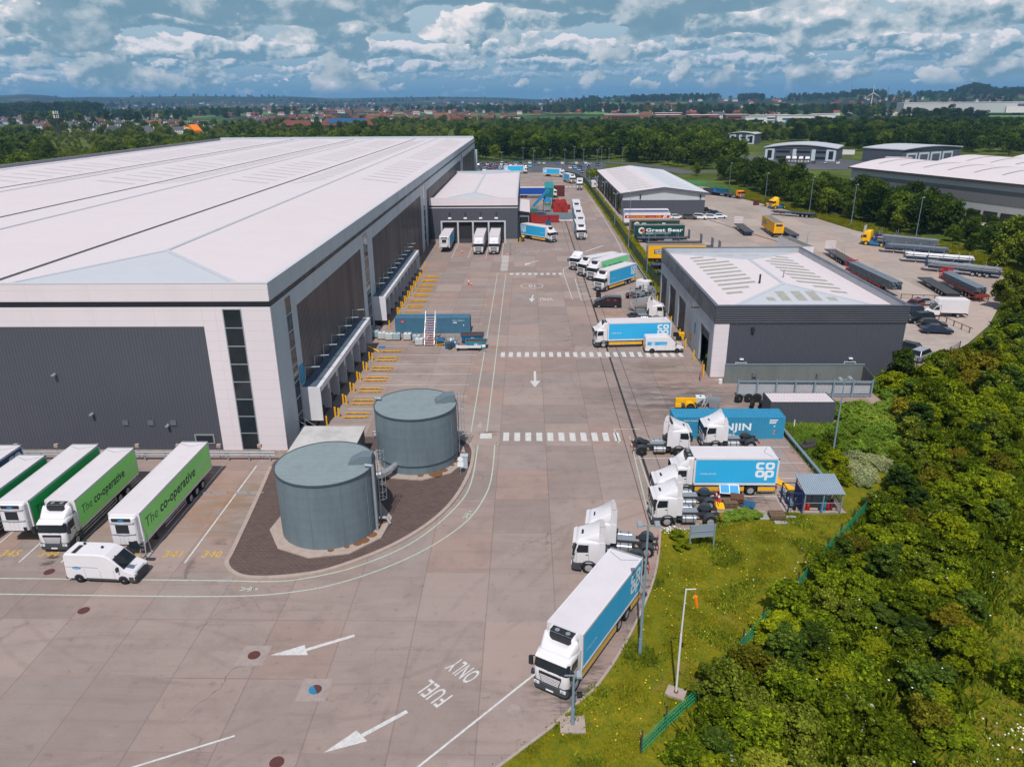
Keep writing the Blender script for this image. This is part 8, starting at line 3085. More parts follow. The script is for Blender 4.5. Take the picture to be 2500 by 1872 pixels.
mesh_fence('bright green mesh fence between the grass verge and the thicket', [(6.6, 32.4), (8.3, 34.2), (10.7, 36.5), (12.6, 38.4), (14.7, 41.1), (16.7, 43.4), (20.6, 47.6), (22.8, 50.4), (26.5, 54.5), (30.6, 59.2)], 1.15, fgreen, barb=True)
mesh_fence('dark green palisade fence dividing the yard from the depot', [(26.9, 137), (26.0, 158), (26.1, 190), (26.45, 226), (26.5, 260), (26.55, 290), (26.5, 322), (26.6, 350), (24, 372), (16, 396)], 2.3, fdark, 'palisade_fence', pales=True, pitch=.22)
mesh_fence('dark green mesh fence behind the workshop corner', [(50.2, 95.6), (53, 96.2), (57.5, 98.8), (63, 104)], 2.0, fdark)
mesh_fence('green fence behind the staff car park', [(-40, 477), (0, 475.5), (46, 471)], 2.2, fdark, pitch=.6, post=4)
mesh_fence('low green fence at the back of the depot', [(62, 352), (78, 333), (84, 300)], 2.0, fgreen, pitch=.4, post=4)

# ---- people
def person(label, x, y, a, vest, z=0.0, hat=None):
 t = thing('person', label, 'person', (x, y, z), R(a))
 J = [((0, 0, .95), .15), ((0, 0, 1.18), .15), ((0, 0, 1.42), .17), ((0, 0, 1.52), .07), ((0, .01, 1.60), .075), ((0, .02, 1.70), .105), ((0, .01, 1.76), .07),
   ((.19, 0, 1.42), .07), ((.25, .02, 1.15), .05), ((.24, .14, .92), .04), ((.24, .18, .84), .045), ((-.19, 0, 1.42), .07), ((-.25, -.02, 1.15), .05), ((-.25, .06, .90), .04), ((-.25, .09, .82), .045),
   ((.1, 0, .88), .095), ((.11, .05, .50), .07), ((.11, -.03, .10), .05), ((.12, .12, .05), .045), ((-.1, 0, .88), .095), ((-.11, -.02, .50), .07), ((-.11, -.10, .10), .05), ((-.12, .06, .05), .045)]
 E = [(0, 1), (1, 2), (2, 3), (3, 4), (4, 5), (5, 6), (2, 7), (7, 8), (8, 9), (9, 10), (2, 11), (11, 12), (12, 13), (13, 14), (0, 15), (15, 16), (16, 17), (17, 18), (0, 19), (19, 20), (20, 21), (21, 22)]
 me = bpy.data.meshes.new('body')
 me.from_pydata([j[0] for j in J], E, [])
 ob = bpy.data.objects.new('body', me)
 COL.objects.link(ob)
 sk = ob.modifiers.new('skin', 'SKIN')
 for i, d in enumerate(me.skin_vertices[0].data):
  d.radius = (J[i][1], J[i][1])
  d.use_root = (i == 0)
 sb = ob.modifiers.new('sub', 'SUBSURF')
 sb.levels = 1
 sb.render_levels = 1
 dg = bpy.context.evaluated_depsgraph_get()
 m2 = bpy.data.meshes.new_from_object(ob.evaluated_get(dg))
 bpy.data.objects.remove(ob)
 for m in (paint('work_trousers', (.02, .022, .03), .8), vest, paint('skin', (.45, .27, .20), .6, dirt=.05), paint('hair_brown', (.06, .03, .02), .8)):
  m2.materials.append(m)
 for p in m2.polygons:
  c = p.center
  p.material_index = 2 if (c.z > 1.5 or (c.z < .95 and abs(c.x) > .2)) else 1 if c.z > .98 else 0
  if c.z > 1.72 or (c.z > 1.62 and c.y < -.02):
   p.material_index = 3
  p.use_smooth = True
 b = link('body', m2, t)
 if hat:
  MB().loft([[(.115 * f * math.cos(q), .02 + .13 * f * math.sin(q), z_) for q in np.linspace(0, 6.28, 10, endpoint=False)] for z_, f in ((1.72, 1.05), (1.77, 1), (1.83, .7), (1.85, .2))], smooth=True).obj('cap', hat, b)
 return t


hiv = paint('hi_vis_yellow_green', (0.35, 0.75, 0.05), .6, dirt=.05)
person('person in a yellow-green vest and red cap in the workshop doorway', 25.6, 100.0, 10, hiv, hat=red)
person('person in a yellow vest by the steps of the annex', -.9, 199.6, 170, paint('hi_vis_yellow', (.8, .7, .05), .6, dirt=.05), z=0)
t = thing('caravan', 'white caravan-like cabin by the far fence', 'cabin', (28.9, 329.5, 0))
MB().loft([[(-1.1, y, .5), (1.1, y, .5), (1.1, y, 2.6), (.7, y, 3.0), (-.7, y, 3.0), (-1.1, y, 2.6)] for y in (-2.5, 2.5)]).obj('shell', white, t)
MB().box(.1, .7, -2.53, -2.51, 1.5, 2.2).obj('window_pane', glass, t)
MB().box(-.9, .9, -2.0, 2.0, .3, .5).obj('chassis', dgrey, t)
for s in (-1, 1):
 w_ = MB().tube((s * 1.0, -.1, .33), (s * .8, -.1, .33), .33, n=14).obj('wheel', rubber, t)
# ------------------------------------------------------------------ foliage
def leaf_mat(name, dark, mid, lite, trans=0.25):
 m = bpy.data.materials.new(name)
 m.use_nodes = True
 t = NT(m.node_tree)
 out = t.n('ShaderNodeOutputMaterial')
 geo = t.n('ShaderNodeNewGeometry')
 oi = t.n('ShaderNodeObjectInfo')
 r = geo.outputs['Random Per Island']
 col = t.mix(t.ramp(r, 0.0, 0.55), dark, mid)
 col = t.mix(t.ramp(r, 0.62, 1.0), col, lite)
 tcn = t.n('ShaderNodeTexCoord')
 nz = t.noise(tcn.outputs['Object'], 0.45, 3, 0.6)
 col = t.mix(t.math('MULTIPLY', t.ramp(nz, 0.38, 0.66), 0.55), col, tuple(v * 1.35 for v in mid))
 wn_ = t.noise(geo.outputs['Position'], 0.16, 4, 0.65)
 col = t.mix(t.math('MULTIPLY', t.ramp(wn_, 0.36, 0.52), -0.45) if False else t.math('MULTIPLY', t.ramp(wn_, 0.56, 0.40), 0.5), col, tuple(v * 0.7 for v in dark))
 col = t.mix(t.math('MULTIPLY', t.ramp(wn_, 0.54, 0.66), 0.45), col, lite)
 o = oi.outputs['Random']
 col = t.mix(t.math('MULTIPLY', t.ramp(o, 0.6, 1.0), 0.45), col, tuple(v * 0.62 for v in dark))
 col = t.mix(t.math('MULTIPLY', t.ramp(o, 0.30, 0.0), 0.40), col, (lite[0] * 1.12, lite[1] * 0.98, lite[2] * 0.7))
 d = t.n('ShaderNodeBsdfDiffuse')
 t.link(col, d.inputs[0])
 tr = t.n('ShaderNodeBsdfTranslucent')
 t.link(t.mix(0.5, col, lite), tr.inputs[0])
 mx = t.n('ShaderNodeMixShader')
 mx.inputs[0].default_value = trans
 t.link(d.outputs[0], mx.inputs[1])
 t.link(tr.outputs[0], mx.inputs[2])
 t.link(mx.outputs[0], out.inputs[0])
 return m


lf_tree = leaf_mat('broadleaf_foliage', (0.022, 0.046, 0.008), (0.090, 0.145, 0.018), (0.240, 0.300, 0.035))
lf_deep = leaf_mat('deep_green_foliage', (0.012, 0.028, 0.007), (0.040, 0.076, 0.014), (0.115, 0.170, 0.025))
lf_scrub = leaf_mat('scrub_foliage', (0.055, 0.082, 0.009), (0.170, 0.210, 0.020), (0.340, 0.370, 0.040))
lf_near = leaf_mat('thicket_foliage', (0.035, 0.062, 0.006), (0.135, 0.195, 0.010), (0.38, 0.45, 0.018), 0.3)
lf_hedge = leaf_mat('bank_foliage', (0.080, 0.150, 0.014), (0.20, 0.32, 0.034), (0.36, 0.47, 0.075), 0.3)
lf_weed = leaf_mat('weed_leaves', (0.09, 0.13, 0.012), (0.20, 0.25, 0.02), (0.36, 0.38, 0.03), 0.3)
lf_pale = leaf_mat('flowering_foliage', (0.16, 0.21, 0.07), (0.33, 0.37, 0.16), (0.52, 0.54, 0.33), 0.2)
lf_cream = leaf_mat('cream_blossom', (0.35, 0.36, 0.24), (0.52, 0.53, 0.40), (0.66, 0.66, 0.56), 0.2)
lf_grass = leaf_mat('grass_blades', (0.15, 0.18, 0.010), (0.27, 0.27, 0.016), (0.42, 0.36, 0.03), 0.3)
bark = paint('bark', (0.06, 0.048, 0.038), .9, dirt=.4, dscale=3)


def raw_mesh(name, V, F4, mats, fm=None):
 me = bpy.data.meshes.new(name)
 k = F4.shape[1]
 me.vertices.add(len(V))
 me.vertices.foreach_set('co', V.astype(np.float32).ravel())
 me.loops.add(F4.size)
 me.loops.foreach_set('vertex_index', F4.astype(np.int32).ravel())
 me.polygons.add(len(F4))
 me.polygons.foreach_set('loop_start', np.arange(0, F4.size, k, dtype=np.int32))
 for m in mats:
  me.materials.append(m)
 if fm is not None:
  me.polygons.foreach_set('material_index', fm.astype(np.int32))
 me.update(calc_edges=True)
 me.validate()
 return me


def leaves(rng, C, Nn, size, aspect=0.62):
 """one small folded leaf-clump quad per centre"""
 n = len(C)
 Nn = Nn / (np.linalg.norm(Nn, axis=1, keepdims=True) + 1e-9)
 ref = rng.normal(size=(n, 3))
 a = np.cross(Nn, ref)
 a /= np.linalg.norm(a, axis=1, keepdims=True) + 1e-9
 b = np.cross(Nn, a)
 s = (size * rng.uniform(0.55, 1.35, n))[:, None]
 V = np.stack([C - a * s, C - b * s * aspect + Nn * s * 0.18, C + a * s, C + b * s * aspect + Nn * s * 0.18], 1).reshape(-1, 3)
 F = np.arange(4 * n).reshape(-1, 4)
 return V, F


def crown_mesh(name, seed, R_, H, base, n, size, mat, lobes=22, droop=0.0, top=1.0, spread=0.42, low=0.26, core=0.58):
 rng = np.random.default_rng(seed)
 L = []
 for i in range(lobes):
  ph = rng.uniform(0, 2 * math.pi)
  t = rng.uniform(0, 1)
  z = base + H * (0.12 + 0.80 * t)
  prof = math.sin(math.pi * min(0.97, 0.16 + 0.80 * t) ** top) ** 0.7
  rr = R_ * prof * rng.uniform(0.35, 0.78)
  lr = R_ * rng.uniform(low, spread)
  L.append((rr * math.cos(ph), rr * math.sin(ph), z - droop * rr, lr, lr * rng.uniform(0.62, 0.95)))
 L.append((0, 0, base + H * 0.52, R_ * core, H * 0.40 * core / .58))
 L = np.array(L)
 w = L[:, 3] ** 2
 idx = rng.choice(len(L), n, p=w / w.sum())
 d = rng.normal(size=(n, 3))
 d[:, 2] += 0.25
 d /= np.linalg.norm(d, axis=1, keepdims=True)
 rad = rng.uniform(0.62, 1.12, n)
 l = L[idx]
 C = l[:, :3] + d * rad[:, None] * np.stack([l[:, 3], l[:, 3], l[:, 4]], 1)
 # knock leaves out in patches so that gaps show
 q = np.sin(C[:, 0] * 2.1 / R_ * 3 + seed) + np.sin(C[:, 1] * 2.3 / R_ * 3 + 2 * seed) + np.sin(C[:, 2] * 2.6 / R_ * 3)
 keep = (q < 1.45) & (C[:, 2] > 0.05)
 C, d = C[keep], d[keep]
 Nn = d + rng.normal(size=d.shape) * 0.8
 V, F = leaves(rng, C, Nn, size)
 return raw_mesh(name, V, F, [mat])


def with_blossom(me, every, mat):
 me.materials.append(mat)
 n = len(me.polygons)
 me.polygons.foreach_set('material_index', [1 if i % every == 0 else 0 for i in range(n)])
 return me


def trunk_mesh(seed, h, r):
 rng = random.Random(seed)
 mb = MB()
 mb.tube((0, 0, -0.1), (0.1, 0.05, h * .45), r, r * .7, n=7)
 mb.tube((0.1, 0.05, h * .45), (0.0, 0.1, h), r * .7, r * .25, n=7)
 for k in range(5):
  a = rng.uniform(0, 6.28)
  z = h * rng.uniform(.35, .7)
  mb.tube((.08, .06, z), (math.cos(a) * h * .33, math.sin(a) * h * .33, z + h * .28), r * .4, r * .12, n=5)
 return mb.mesh('trunk', [bark])


TREES = {}
for i in range(5):
 TREES['b%d' % i] = (crown_mesh('crown', 10 + i, 4.6 + 0.4 * (i % 3), 9.0 + (i % 2) * 1.5, 1.4, 2300, 0.40, lf_tree, 24), trunk_mesh(i, 7.0, .26))
 TREES['d%d' % i] = (crown_mesh('crown', 30 + i, 4.8 + 0.3 * (i % 3), 10.0 + (i % 2), 1.0, 2500, 0.40, lf_deep, 26), trunk_mesh(9 + i, 7.5, .28))
for i in range(4):
 TREES['s%d' % i] = (crown_mesh('crown', 50 + i, 3.2, 5.6, 0.3, 1500, 0.34, lf_scrub, 16), trunk_mesh(20 + i, 3.4, .14))
TREES['c0'] = (crown_mesh('crown', 70, 2.0, 11, .6, 1500, .36, lf_deep, 24, top=.62), trunk_mesh(40, 10, .2))
SHR = {}
for i in range(5):
 SHR['n%d' % i] = (crown_mesh('crown', 80 + i, 1.95, 3.3, 0.0, 5600, 0.125, lf_near, 46, spread=.27, low=.10, core=.42), trunk_mesh(50 + i, 1.6, .07))
for i in range(2):
 SHR['m%d' % i] = (crown_mesh('crown', 180 + i, 1.9, 3.4, 0.0, 4800, 0.12, leaf_mat('brown_green_foliage', (0.06, 0.068, 0.008), (0.185, 0.18, 0.014), (0.36, 0.32, 0.03), .35) if i == 0 else lf_scrub, 44, spread=.27, low=.10, core=.4), trunk_mesh(56 + i, 1.6, .07))
for i in range(3):
 SHR['t%d' % i] = (crown_mesh('crown', 280 + i, 1.55, 5.0, 0.2, 4600, 0.15, lf_tree if i else lf_deep, 40, top=.8, spread=.30, low=.10, core=.36), trunk_mesh(76 + i, 3.4, .09))
SHR['w0'] = (with_blossom(crown_mesh('crown', 300, 2.0, 3.2, 0.0, 5200, 0.12, lf_near, 40, spread=.28, low=.1, core=.42), 23, lf_cream), trunk_mesh(79, 1.6, .07))
for i in range(3):
 SHR['h%d' % i] = (crown_mesh('crown', 90 + i, 1.9, 2.0, 0.0, 5000, 0.12, lf_hedge, 26, spread=.36), trunk_mesh(60 + i, 1.0, .06))
for i in range(2):
 SHR['p%d' % i] = (crown_mesh('crown', 95 + i, 1.7, 1.5, 0.0, 4600, 0.11, lf_pale, 26, spread=.36), trunk_mesh(64 + i, .9, .06))


def plant(kind, x, y, s, label, cat, name, group, src=TREES, zs=None, z=None):
 if z is None:
  z = float(terrain_h(np.array(x), np.array(y))) if math.hypot(x, y) > 900 else -0.05
 t = thing(name, label, cat, (x, y, z), random.uniform(0, 6.28), group)
 t.scale = (s, s, zs or s)
 c, k = src[kind]
 link('trunk', k, t)
 link('crown', c, t)
 return t


def inside(p, poly):
 x, y = p
 c = False
 j = len(poly) - 1
 for i in range(len(poly)):
  xi, yi = poly[i]
  xj, yj = poly[j]
  if (yi > y) != (yj > y) and x < (xj - xi) * (y - yi) / (yj - yi) + xi:
   c = not c
  j = i
 return c


def fill(poly, sp, rng, jit=.45, avoid=()):
 xs, ys = [p[0] for p in poly], [p[1] for p in poly]
 out = []
 y = min(ys)
 row = 0
 while y < max(ys):
  x = min(xs) + (row % 2) * sp / 2
  while x < max(xs):
   q = (x + rng.uniform(-jit, jit) * sp, y + rng.uniform(-jit, jit) * sp)
   if inside(q, poly) and abs(math.degrees(math.atan2(q[0], q[1])) + 1.2) < 37 and not any(inside(q, a) for a in avoid):
    out.append(q)
   x += sp
  y += sp * .87
  row += 1
 return out


rg = random.Random(21)
ROADS = [[(-60, 474), (46, 468), (70, 430), (78, 392), (112, 392), (150, 420), (192, 424), (192, 436), (150, 432), (112, 404), (88, 408), (78, 440), (52, 480), (-60, 486)],
   [(118, 420), (226, 396), (252, 452), (205, 470), (190, 525), (140, 525)], [(140, 455), (195, 440), (215, 520), (150, 530)], [(205, 440), (275, 470), (262, 510), (195, 490)]]
GREYW = [(112, 292), (147, 205), (260, 250), (225, 335)]
BIG = []          # (x, y, kind, scale)
for q in fill([(92.5, 332), (93, 262), (97, 240), (101.5, 214), (107, 196), (107, 170), (104.5, 152), (112, 150), (138, 172), (158, 196), (132, 218), (124, 240), (115, 268), (110, 300), (112, 345), (98, 372), (88, 366)], 6.4, rg):
 BIG.append((q[0], q[1], 'd%d' % rg.randrange(5) if rg.random() < .72 else 'b%d' % rg.randrange(5), rg.uniform(.68, .98) * (.5 if .56 < q[0] / q[1] < .70 and q[1] > 178 else 1)))
for q in fill([(-40, 490), (46, 488), (62, 470), (80, 440), (96, 414), (112, 412), (132, 440), (128, 530), (150, 560), (150, 640), (-60, 640)], 12.5, rg, avoid=ROADS):
 BIG.append((q[0], q[1], rg.choice(('b', 'b', 'd')) + str(rg.randrange(5)), rg.uniform(.85, 1.6)))
for q in fill([(-60, 640), (150, 640), (250, 700), (260, 900), (-80, 900)], 14, rg):
 BIG.append((q[0], q[1], rg.choice(('b', 'd', 'b')) + str(rg.randrange(5)), rg.uniform(.75, 1.15)))
for q in fill([(236, 560), (300, 515), (350, 480), (420, 520), (560, 760), (520, 980), (300, 900), (240, 700)], 15, rg):
 BIG.append((q[0], q[1], rg.choice(('d', 'd', 'b')) + str(rg.randrange(5)), rg.uniform(1.0, 1.45)))
SCR = []
for q in fill([(-160, 190), (-160, 400), (-40, 430), (-40, 480), (-100, 620), (-420, 620), (-260, 300), (-190, 205)], 9, rg):
 SCR.append((q[0], q[1], 's%d' % rg.randrange(4) if rg.random() < .8 else 'b%d' % rg.randrange(5), rg.uniform(.75, 1.3) if rg.random() < .8 else rg.uniform(.6, .8)))
BIG.sort(key=lambda b: math.hypot(b[0], b[1]) / b[3])
SCR.sort(key=lambda b: math.hypot(b[0], b[1]) / b[3])
for x, y, k, s in BIG[:290]:
 d = k[0] == 'd'
 near = y < 400 and x > 85
 plant(k, x, y, s, ('dark green broadleaf tree in the belt behind the depot' if d else 'lighter green broadleaf tree in the belt behind the depot') if near else ('dark green broadleaf tree in the wood beyond the car park' if d else 'mid green broadleaf tree in the wood beyond the car park'), 'tree', 'broadleaf_tree', 'trees behind the depot' if near else 'trees in the wood')
SCR = [(x, y, 's1', .62) if -.62 < x / y < -.56 else (x, y, k, s) for x, y, k, s in SCR]
for x, y, k, s in SCR[:200]:
 plant(k, x, y, s, 'olive green scrub tree beyond the left edge of the warehouse' if x < -100 else 'olive green scrub tree behind the far end of the warehouse', 'tree', 'scrub_tree', 'scrub trees behind the warehouse')
FAR = [(x, y, k[0], s) for x, y, k, s in BIG[290:] + SCR[200:]]
# single trees that stand out
for k, x, y, s, lab in (('b1', 84, 382, .55, 'small round tree by the road behind the gable shed'), ('s2', 112, 176, .9, 'pale bush at the foot of the dark trees by the depot'), ('s0', 103.5, 164, .75, 'light green bush at the depot corner'), ('s1', 101, 238, .8, 'light green bush on the depot verge'), ('c0', -340, 905, 1.5, 'narrow golden tree beside the orange building'), ('s3', 30.5, 366, .8, 'dark bush at the far end of the fence'), ('s1', 33.5, 378, .7, 'bush behind the white cabin')):
 plant(k, x, y, s, lab, 'tree' if k[0] != 's' else 'bush', 'broadleaf_tree' if k[0] == 'b' else 'conifer_tree' if k[0] == 'c' else 'bush', None)

# ---- thicket on the slope at the lower right
TH = [(8.3, 33.3), (12.6, 37.9), (16.9, 42.9), (20.6, 47.1), (24.0, 51.3), (27.6, 55.3), (31.2, 59.6), (35.4, 64.0), (39.5, 72), (43.5, 80), (47.5, 92.0), (54, 94), (60.5, 98.5), (69, 106), (78, 117), (86, 126), (94, 137), (108, 152), (120, 150), (104, 118), (76, 84), (52, 62), (40, 52), (31.5, 42), (25.5, 33.5), (17, 27), (11, 27)]
pts = fill(TH, 2.3, rg, .48)
pts.sort(key=lambda p: math.hypot(p[0], p[1]))
for i, (x, y) in enumerate(pts[:290]):
 s = rg.uniform(.75, 1.2) * (1.0 if y < 75 else 1.25)
 far = y > 92
 k = rg.choice(('n0', 'n1', 'n2', 'n3', 'n4', 'n1', 'n3', 'n4', 'm0', 'm1', 't0', 't1', 't2', 'w0'))
 plant(k, x, y, s, ('olive shrub in the thicket by the gravel car park' if far else 'brownish shrub in the thicket below the green fence' if k[0] == 'm' else 'slim young tree standing up out of the thicket' if k[0] == 't' else 'shrub with cream blossom in the thicket' if k[0] == 'w' else 'leafy green shrub in the thicket below the green fence'), 'shrub', 'shrub', 'shrubs of the thicket', SHR, zs=s * rg.uniform(.5, 1.15) * (.8 if y < 60 else 1) * (.85 if k[0] == 't' else 1), z=-0.1)
rest = pts[290:]
for x, y, s, lab in ((31.0, 37.0, 1.1, 'round bush alone on the grass slope at the lower right'), (36.5, 44.5, .8, 'small bush on the grass slope at the right edge'), (40.5, 53.0, 1.0, 'bush at the upper end of the grass slope'), (34.5, 38.5, .7, 'low bush near the right edge of the grass slope')):
 plant('n2', x, y, s, lab, 'bush', 'bush', None, SHR, zs=s * .8, z=-.1)
for x, y, s, lab in ((84.5, 128.5, 1.9, 'tall silvery bush at the corner of the gravel car park'), (88, 124, 2.0, 'large bush right of the gravel car park'), (78.5, 117.5, 1.5, 'bush overhanging the gravel car park')):
 plant('m1', x, y, s, lab, 'bush', 'bush', None, SHR, zs=s * 1.1, z=-.1)

# ---- hedge bank by the workshop
HB = [(33.3, 74.5), (36.6, 79), (36.8, 83), (44.8, 84), (45, 92.5), (47.5, 92.5), (46, 86), (42.0, 77), (38.4, 70.5), (35.4, 66.5), (31.4, 63), (30.2, 64.5), (30.4, 70)]
for x, y in fill(HB, 1.6, rg, .35):
 pale = inside((x, y), [(31.8, 63), (36.5, 65), (37.0, 71.5), (33.0, 71.0)])
 dk = x < 32.2 and y < 72
 k = ('p%d' % rg.randrange(2)) if pale else ('n%d' % rg.randrange(5) if dk else 'h%d' % rg.randrange(3))
 s = rg.uniform(.6, .85)
 plant(k, x, y, s, 'pale flowering shrub at the foot of the hedge bank' if pale else 'dark green shrub at the edge of the hedge bank' if dk else 'bright green shrub on the hedge bank by the workshop', 'shrub', 'shrub', 'shrubs of the hedge bank', SHR, zs=s * (.85 if not pale else .7), z=0)
for x, y, s in ((18.6, 58.2, .55), (19.6, 58.5, .6), (20.3, 58.3, .5), (17.6, 57.6, .45), (13.0, 53.4, .5), (12.8, 55.0, .45)):
 plant('h1' if x > 15 else 'n3', x, y, s, 'low weedy bush along the kerb above the grey sign board' if x > 15 else 'low weedy bush left of the grey sign board', 'bush', 'bush', 'weedy bushes by the sign board', SHR, zs=s * .5, z=0.05)

# ---- ground cover: grass tufts, brambles, daisies
def tufts(name, poly, n, h, mat, seed, blades=5, spread=.22, z=0.05, w=.03, dens=None):
 rng = np.random.default_rng(seed)
 xs, ys = [p[0] for p in poly], [p[1] for p in poly]
 P = []
 while len(P) < n:
  q = (rng.uniform(min(xs), max(xs)), rng.uniform(min(ys), max(ys)))
  if inside(q, poly) and (dens is None or rng.uniform() < dens(q)):
   P.append(q)
 P = np.repeat(np.array(P), blades, 0)
 m = len(P)
 a = rng.uniform(0, 2 * math.pi, m)
 off = rng.normal(size=(m, 2)) * spread
 hh = h * rng.uniform(.5, 1.3, m)
 bx, by = P[:, 0] + off[:, 0], P[:, 1] + off[:, 1]
 lean = rng.normal(size=(m, 2)) * .45 * hh[:, None]
 dx_, dy_ = np.cos(a) * w, np.sin(a) * w
 z0 = np.full(m, z)
 V = np.stack([np.stack([bx - dx_, by - dy_, z0], 1), np.stack([bx + dx_, by + dy_, z0], 1), np.stack([bx + lean[:, 0] + dx_ * .5, by + lean[:, 1] + dy_ * .5, z0 + hh], 1), np.stack([bx + lean[:, 0] - dx_ * .5, by + lean[:, 1] - dy_ * .5, z0 + hh], 1)], 1).reshape(-1, 3)
 me = raw_mesh(name, V, np.arange(4 * m).reshape(-1, 4), [mat])
 return struct(link(name, me), 'stuff')


VP = [(-2, 31), (0.9, 33.5), (3.2, 35.9), (6.4, 40.4), (8.3, 44.3), (10.1, 48.8), (11.9, 56.2), (14.4, 56.1), (17.3, 58.9), (24, 59), (29, 59), (31, 60), (30.4, 58.5), (26.4, 54.2), (22.7, 50.2), (16.6, 43.1), (10.6, 36.2), (8.2, 33.9), (4, 28)]
clump = lambda q: 0.10 + 0.9 * (math.sin(q[0] * 1.1 + 1.3 * math.sin(q[1] * .7)) * math.sin(q[1] * .9 + 1.7 * math.sin(q[0] * .5)) > .1)
tufts('grass', VP, 7000, .10, lf_grass, 1, 6, .2, dens=clump)
tufts('weeds', VP, 1500, .20, lf_weed, 2, 7, .16, w=.05, dens=lambda q: 1.0 if math.sin(q[0] * .8 + 2 * math.sin(q[1] * .45)) * math.sin(q[1] * .55 + .8) > .45 else .02)
SL = [(25.5, 33.5), (31.5, 42), (40, 52), (52, 62), (76, 84), (80, 60), (50, 30), (24, 20), (14, 24)]
tufts('slope_grass', SL, 9000, .45, leaf_mat('slope_grass_blades', (0.09, 0.13, 0.01), (0.19, 0.25, 0.02), (0.32, 0.36, 0.04), .3), 3, 7, .25, w=.05, z=-.1)
tufts('bramble', TH, 9000, .8, lf_near, 4, 9, .35, z=-.1, w=.09)
tufts('strip_grass', [(25.4, 138), (29.2, 138), (29.2, 340), (25.5, 335), (25.7, 250), (25.4, 190)], 3000, .4, lf_grass, 5, 5, .3, w=.06)
tufts('depot_verge_grass', [(82.5, 290), (88.2, 261), (91.5, 239.5), (94, 216), (98.3, 201.5), (102.3, 186), (101.5, 168), (101, 150), (106, 150), (109, 168), (108, 190), (103, 214), (98, 240), (93, 264), (90, 330), (80, 330)], 5000, .5, lf_grass, 6, 6, .35, w=.08)
tufts('bank_grass', [(28.8, 61), (28.8, 79), (35.5, 79), (33, 74.5), (30, 70), (30.2, 64)], 1200, .3, lf_hedge, 8, 6, .2)
dm = paint('daisy_white', (.75, .75, .72), .7)
rng = np.random.default_rng(9)
P = np.concatenate([np.stack([rng.normal(12.6, .45, 60), rng.normal(55.7, .28, 60)], 1), np.stack([rng.normal(30.2, 1.2, 160), rng.normal(33.3, .7, 160)], 1), np.stack([rng.uniform(14, 40, 60), rng.uniform(30, 55, 60)], 1)])
zz = np.concatenate([np.full(60, .34), np.full(160, .4), np.full(60, 1.6)])
V, F = leaves(rng, np.column_stack([P, zz]), np.tile([0, -.2, 1.0], (len(P), 1)), .06, 1.0)
struct(link('daisies', raw_mesh('daisies', V, F, [dm])), 'stuff')
yfl = paint('buttercup_yellow', (.75, .6, .03), .7)
P = np.stack([rng.uniform(1, 26, 500), rng.uniform(33, 58, 500)], 1)
P = np.array([p for p in P if inside(p, VP)])
V, F = leaves(rng, np.column_stack([P, np.full(len(P), .2)]), np.tile([0, -.2, 1.0], (len(P), 1)), .05, 1.0)
struct(link('buttercups', raw_mesh('buttercups', V, F, [yfl])), 'stuff')

# ------------------------------------------------------------------ far-off woods and hedgerow trees, too many to count
rw = random.Random(5)
AV = [[(-560, 1380), (-20, 1380), (-20, 1680), (-560, 1680)]]
for q in fill([(-60, 900), (260, 900), (330, 1060), (280, 1330), (-60, 1370)], 15, rw):
 FAR.append((q[0], q[1], rw.choice('bbd'), rw.uniform(.6, .95)))
for q in fill([(-420, 620), (-100, 620), (-80, 900), (-60, 1370), (-330, 1380), (-620, 1000), (-760, 900), (-480, 600)], 17, rw, avoid=[[(-420, 860), (-350, 860), (-350, 960), (-430, 950)], [(-300, 1050), (-220, 1050), (-220, 1120), (-300, 1120)], [(-560, 935), (-490, 935), (-490, 990), (-560, 990)]]):
 w_ = -.64 < q[0] / q[1] < -.56 and q[1] < 870
 FAR.append((q[0], q[1], 's' if w_ else rw.choice('sssb'), rw.uniform(.5, .75) if w_ else rw.uniform(.8, 1.4)))
for q in fill([(520, 980), (560, 760), (640, 880), (700, 1100), (620, 1180), (330, 1060), (260, 900)], 24, rw, avoid=[[(410, 1200), (500, 1200), (500, 1380), (410, 1380)], [(300, 1180), (400, 1180), (400, 1300), (300, 1300)]]):
 FAR.append((q[0], q[1], rw.choice('ddb'), rw.uniform(.55, .95)))
for i in range(5200):
 a = rw.uniform(-37, 35)
 r = 1450 * (5.2 ** rw.random())
 x, y = r * math.sin(R(a)), r * math.cos(R(a))
 v = math.sin(x / 260 + 1.5 * math.sin(y / 410)) + math.sin(y / 330 + 1.3 * math.sin(x / 350))
 if ((a > 24.5 and 1050 < r < 2400) or (4 < a < 22 and r < 1900)) and rw.random() < .75:
  continue
 if v + (.15 if a > 3 else .25) > rw.uniform(.0, 1.6):
  FAR.append((x, y, rw.choice('ddb'), rw.uniform(1.3, 2.3)))
for i in range(900):        # bumpy line of trees along the right-hand hills
 a = rw.uniform(1.5, 34)
 r = rw.uniform(3700, 4700)
 if math.sin(a * 1.7) + math.sin(a * .63 + 1) > -.75:
  FAR.append((r * math.sin(R(a)), r * math.cos(R(a)), 'd', rw.uniform(1.3, 2.5)))
for i in range(110):       # dark copse left and hilltop wood right
 FAR.append((rw.uniform(-1480, -1210), rw.uniform(2150, 2260), 'd', rw.uniform(2.9, 3.9)))
 a = rw.gauss(29.0, .5)
 r = rw.uniform(3900, 4500)
 FAR.append((r * math.sin(R(a)), r * math.cos(R(a)), 'd', rw.uniform(2.2, 3.4)))
for k in range(36):
 FAR.append((rw.uniform(640, 740), rw.uniform(1250, 1420), 'd', rw.uniform(1.2, 1.8)))


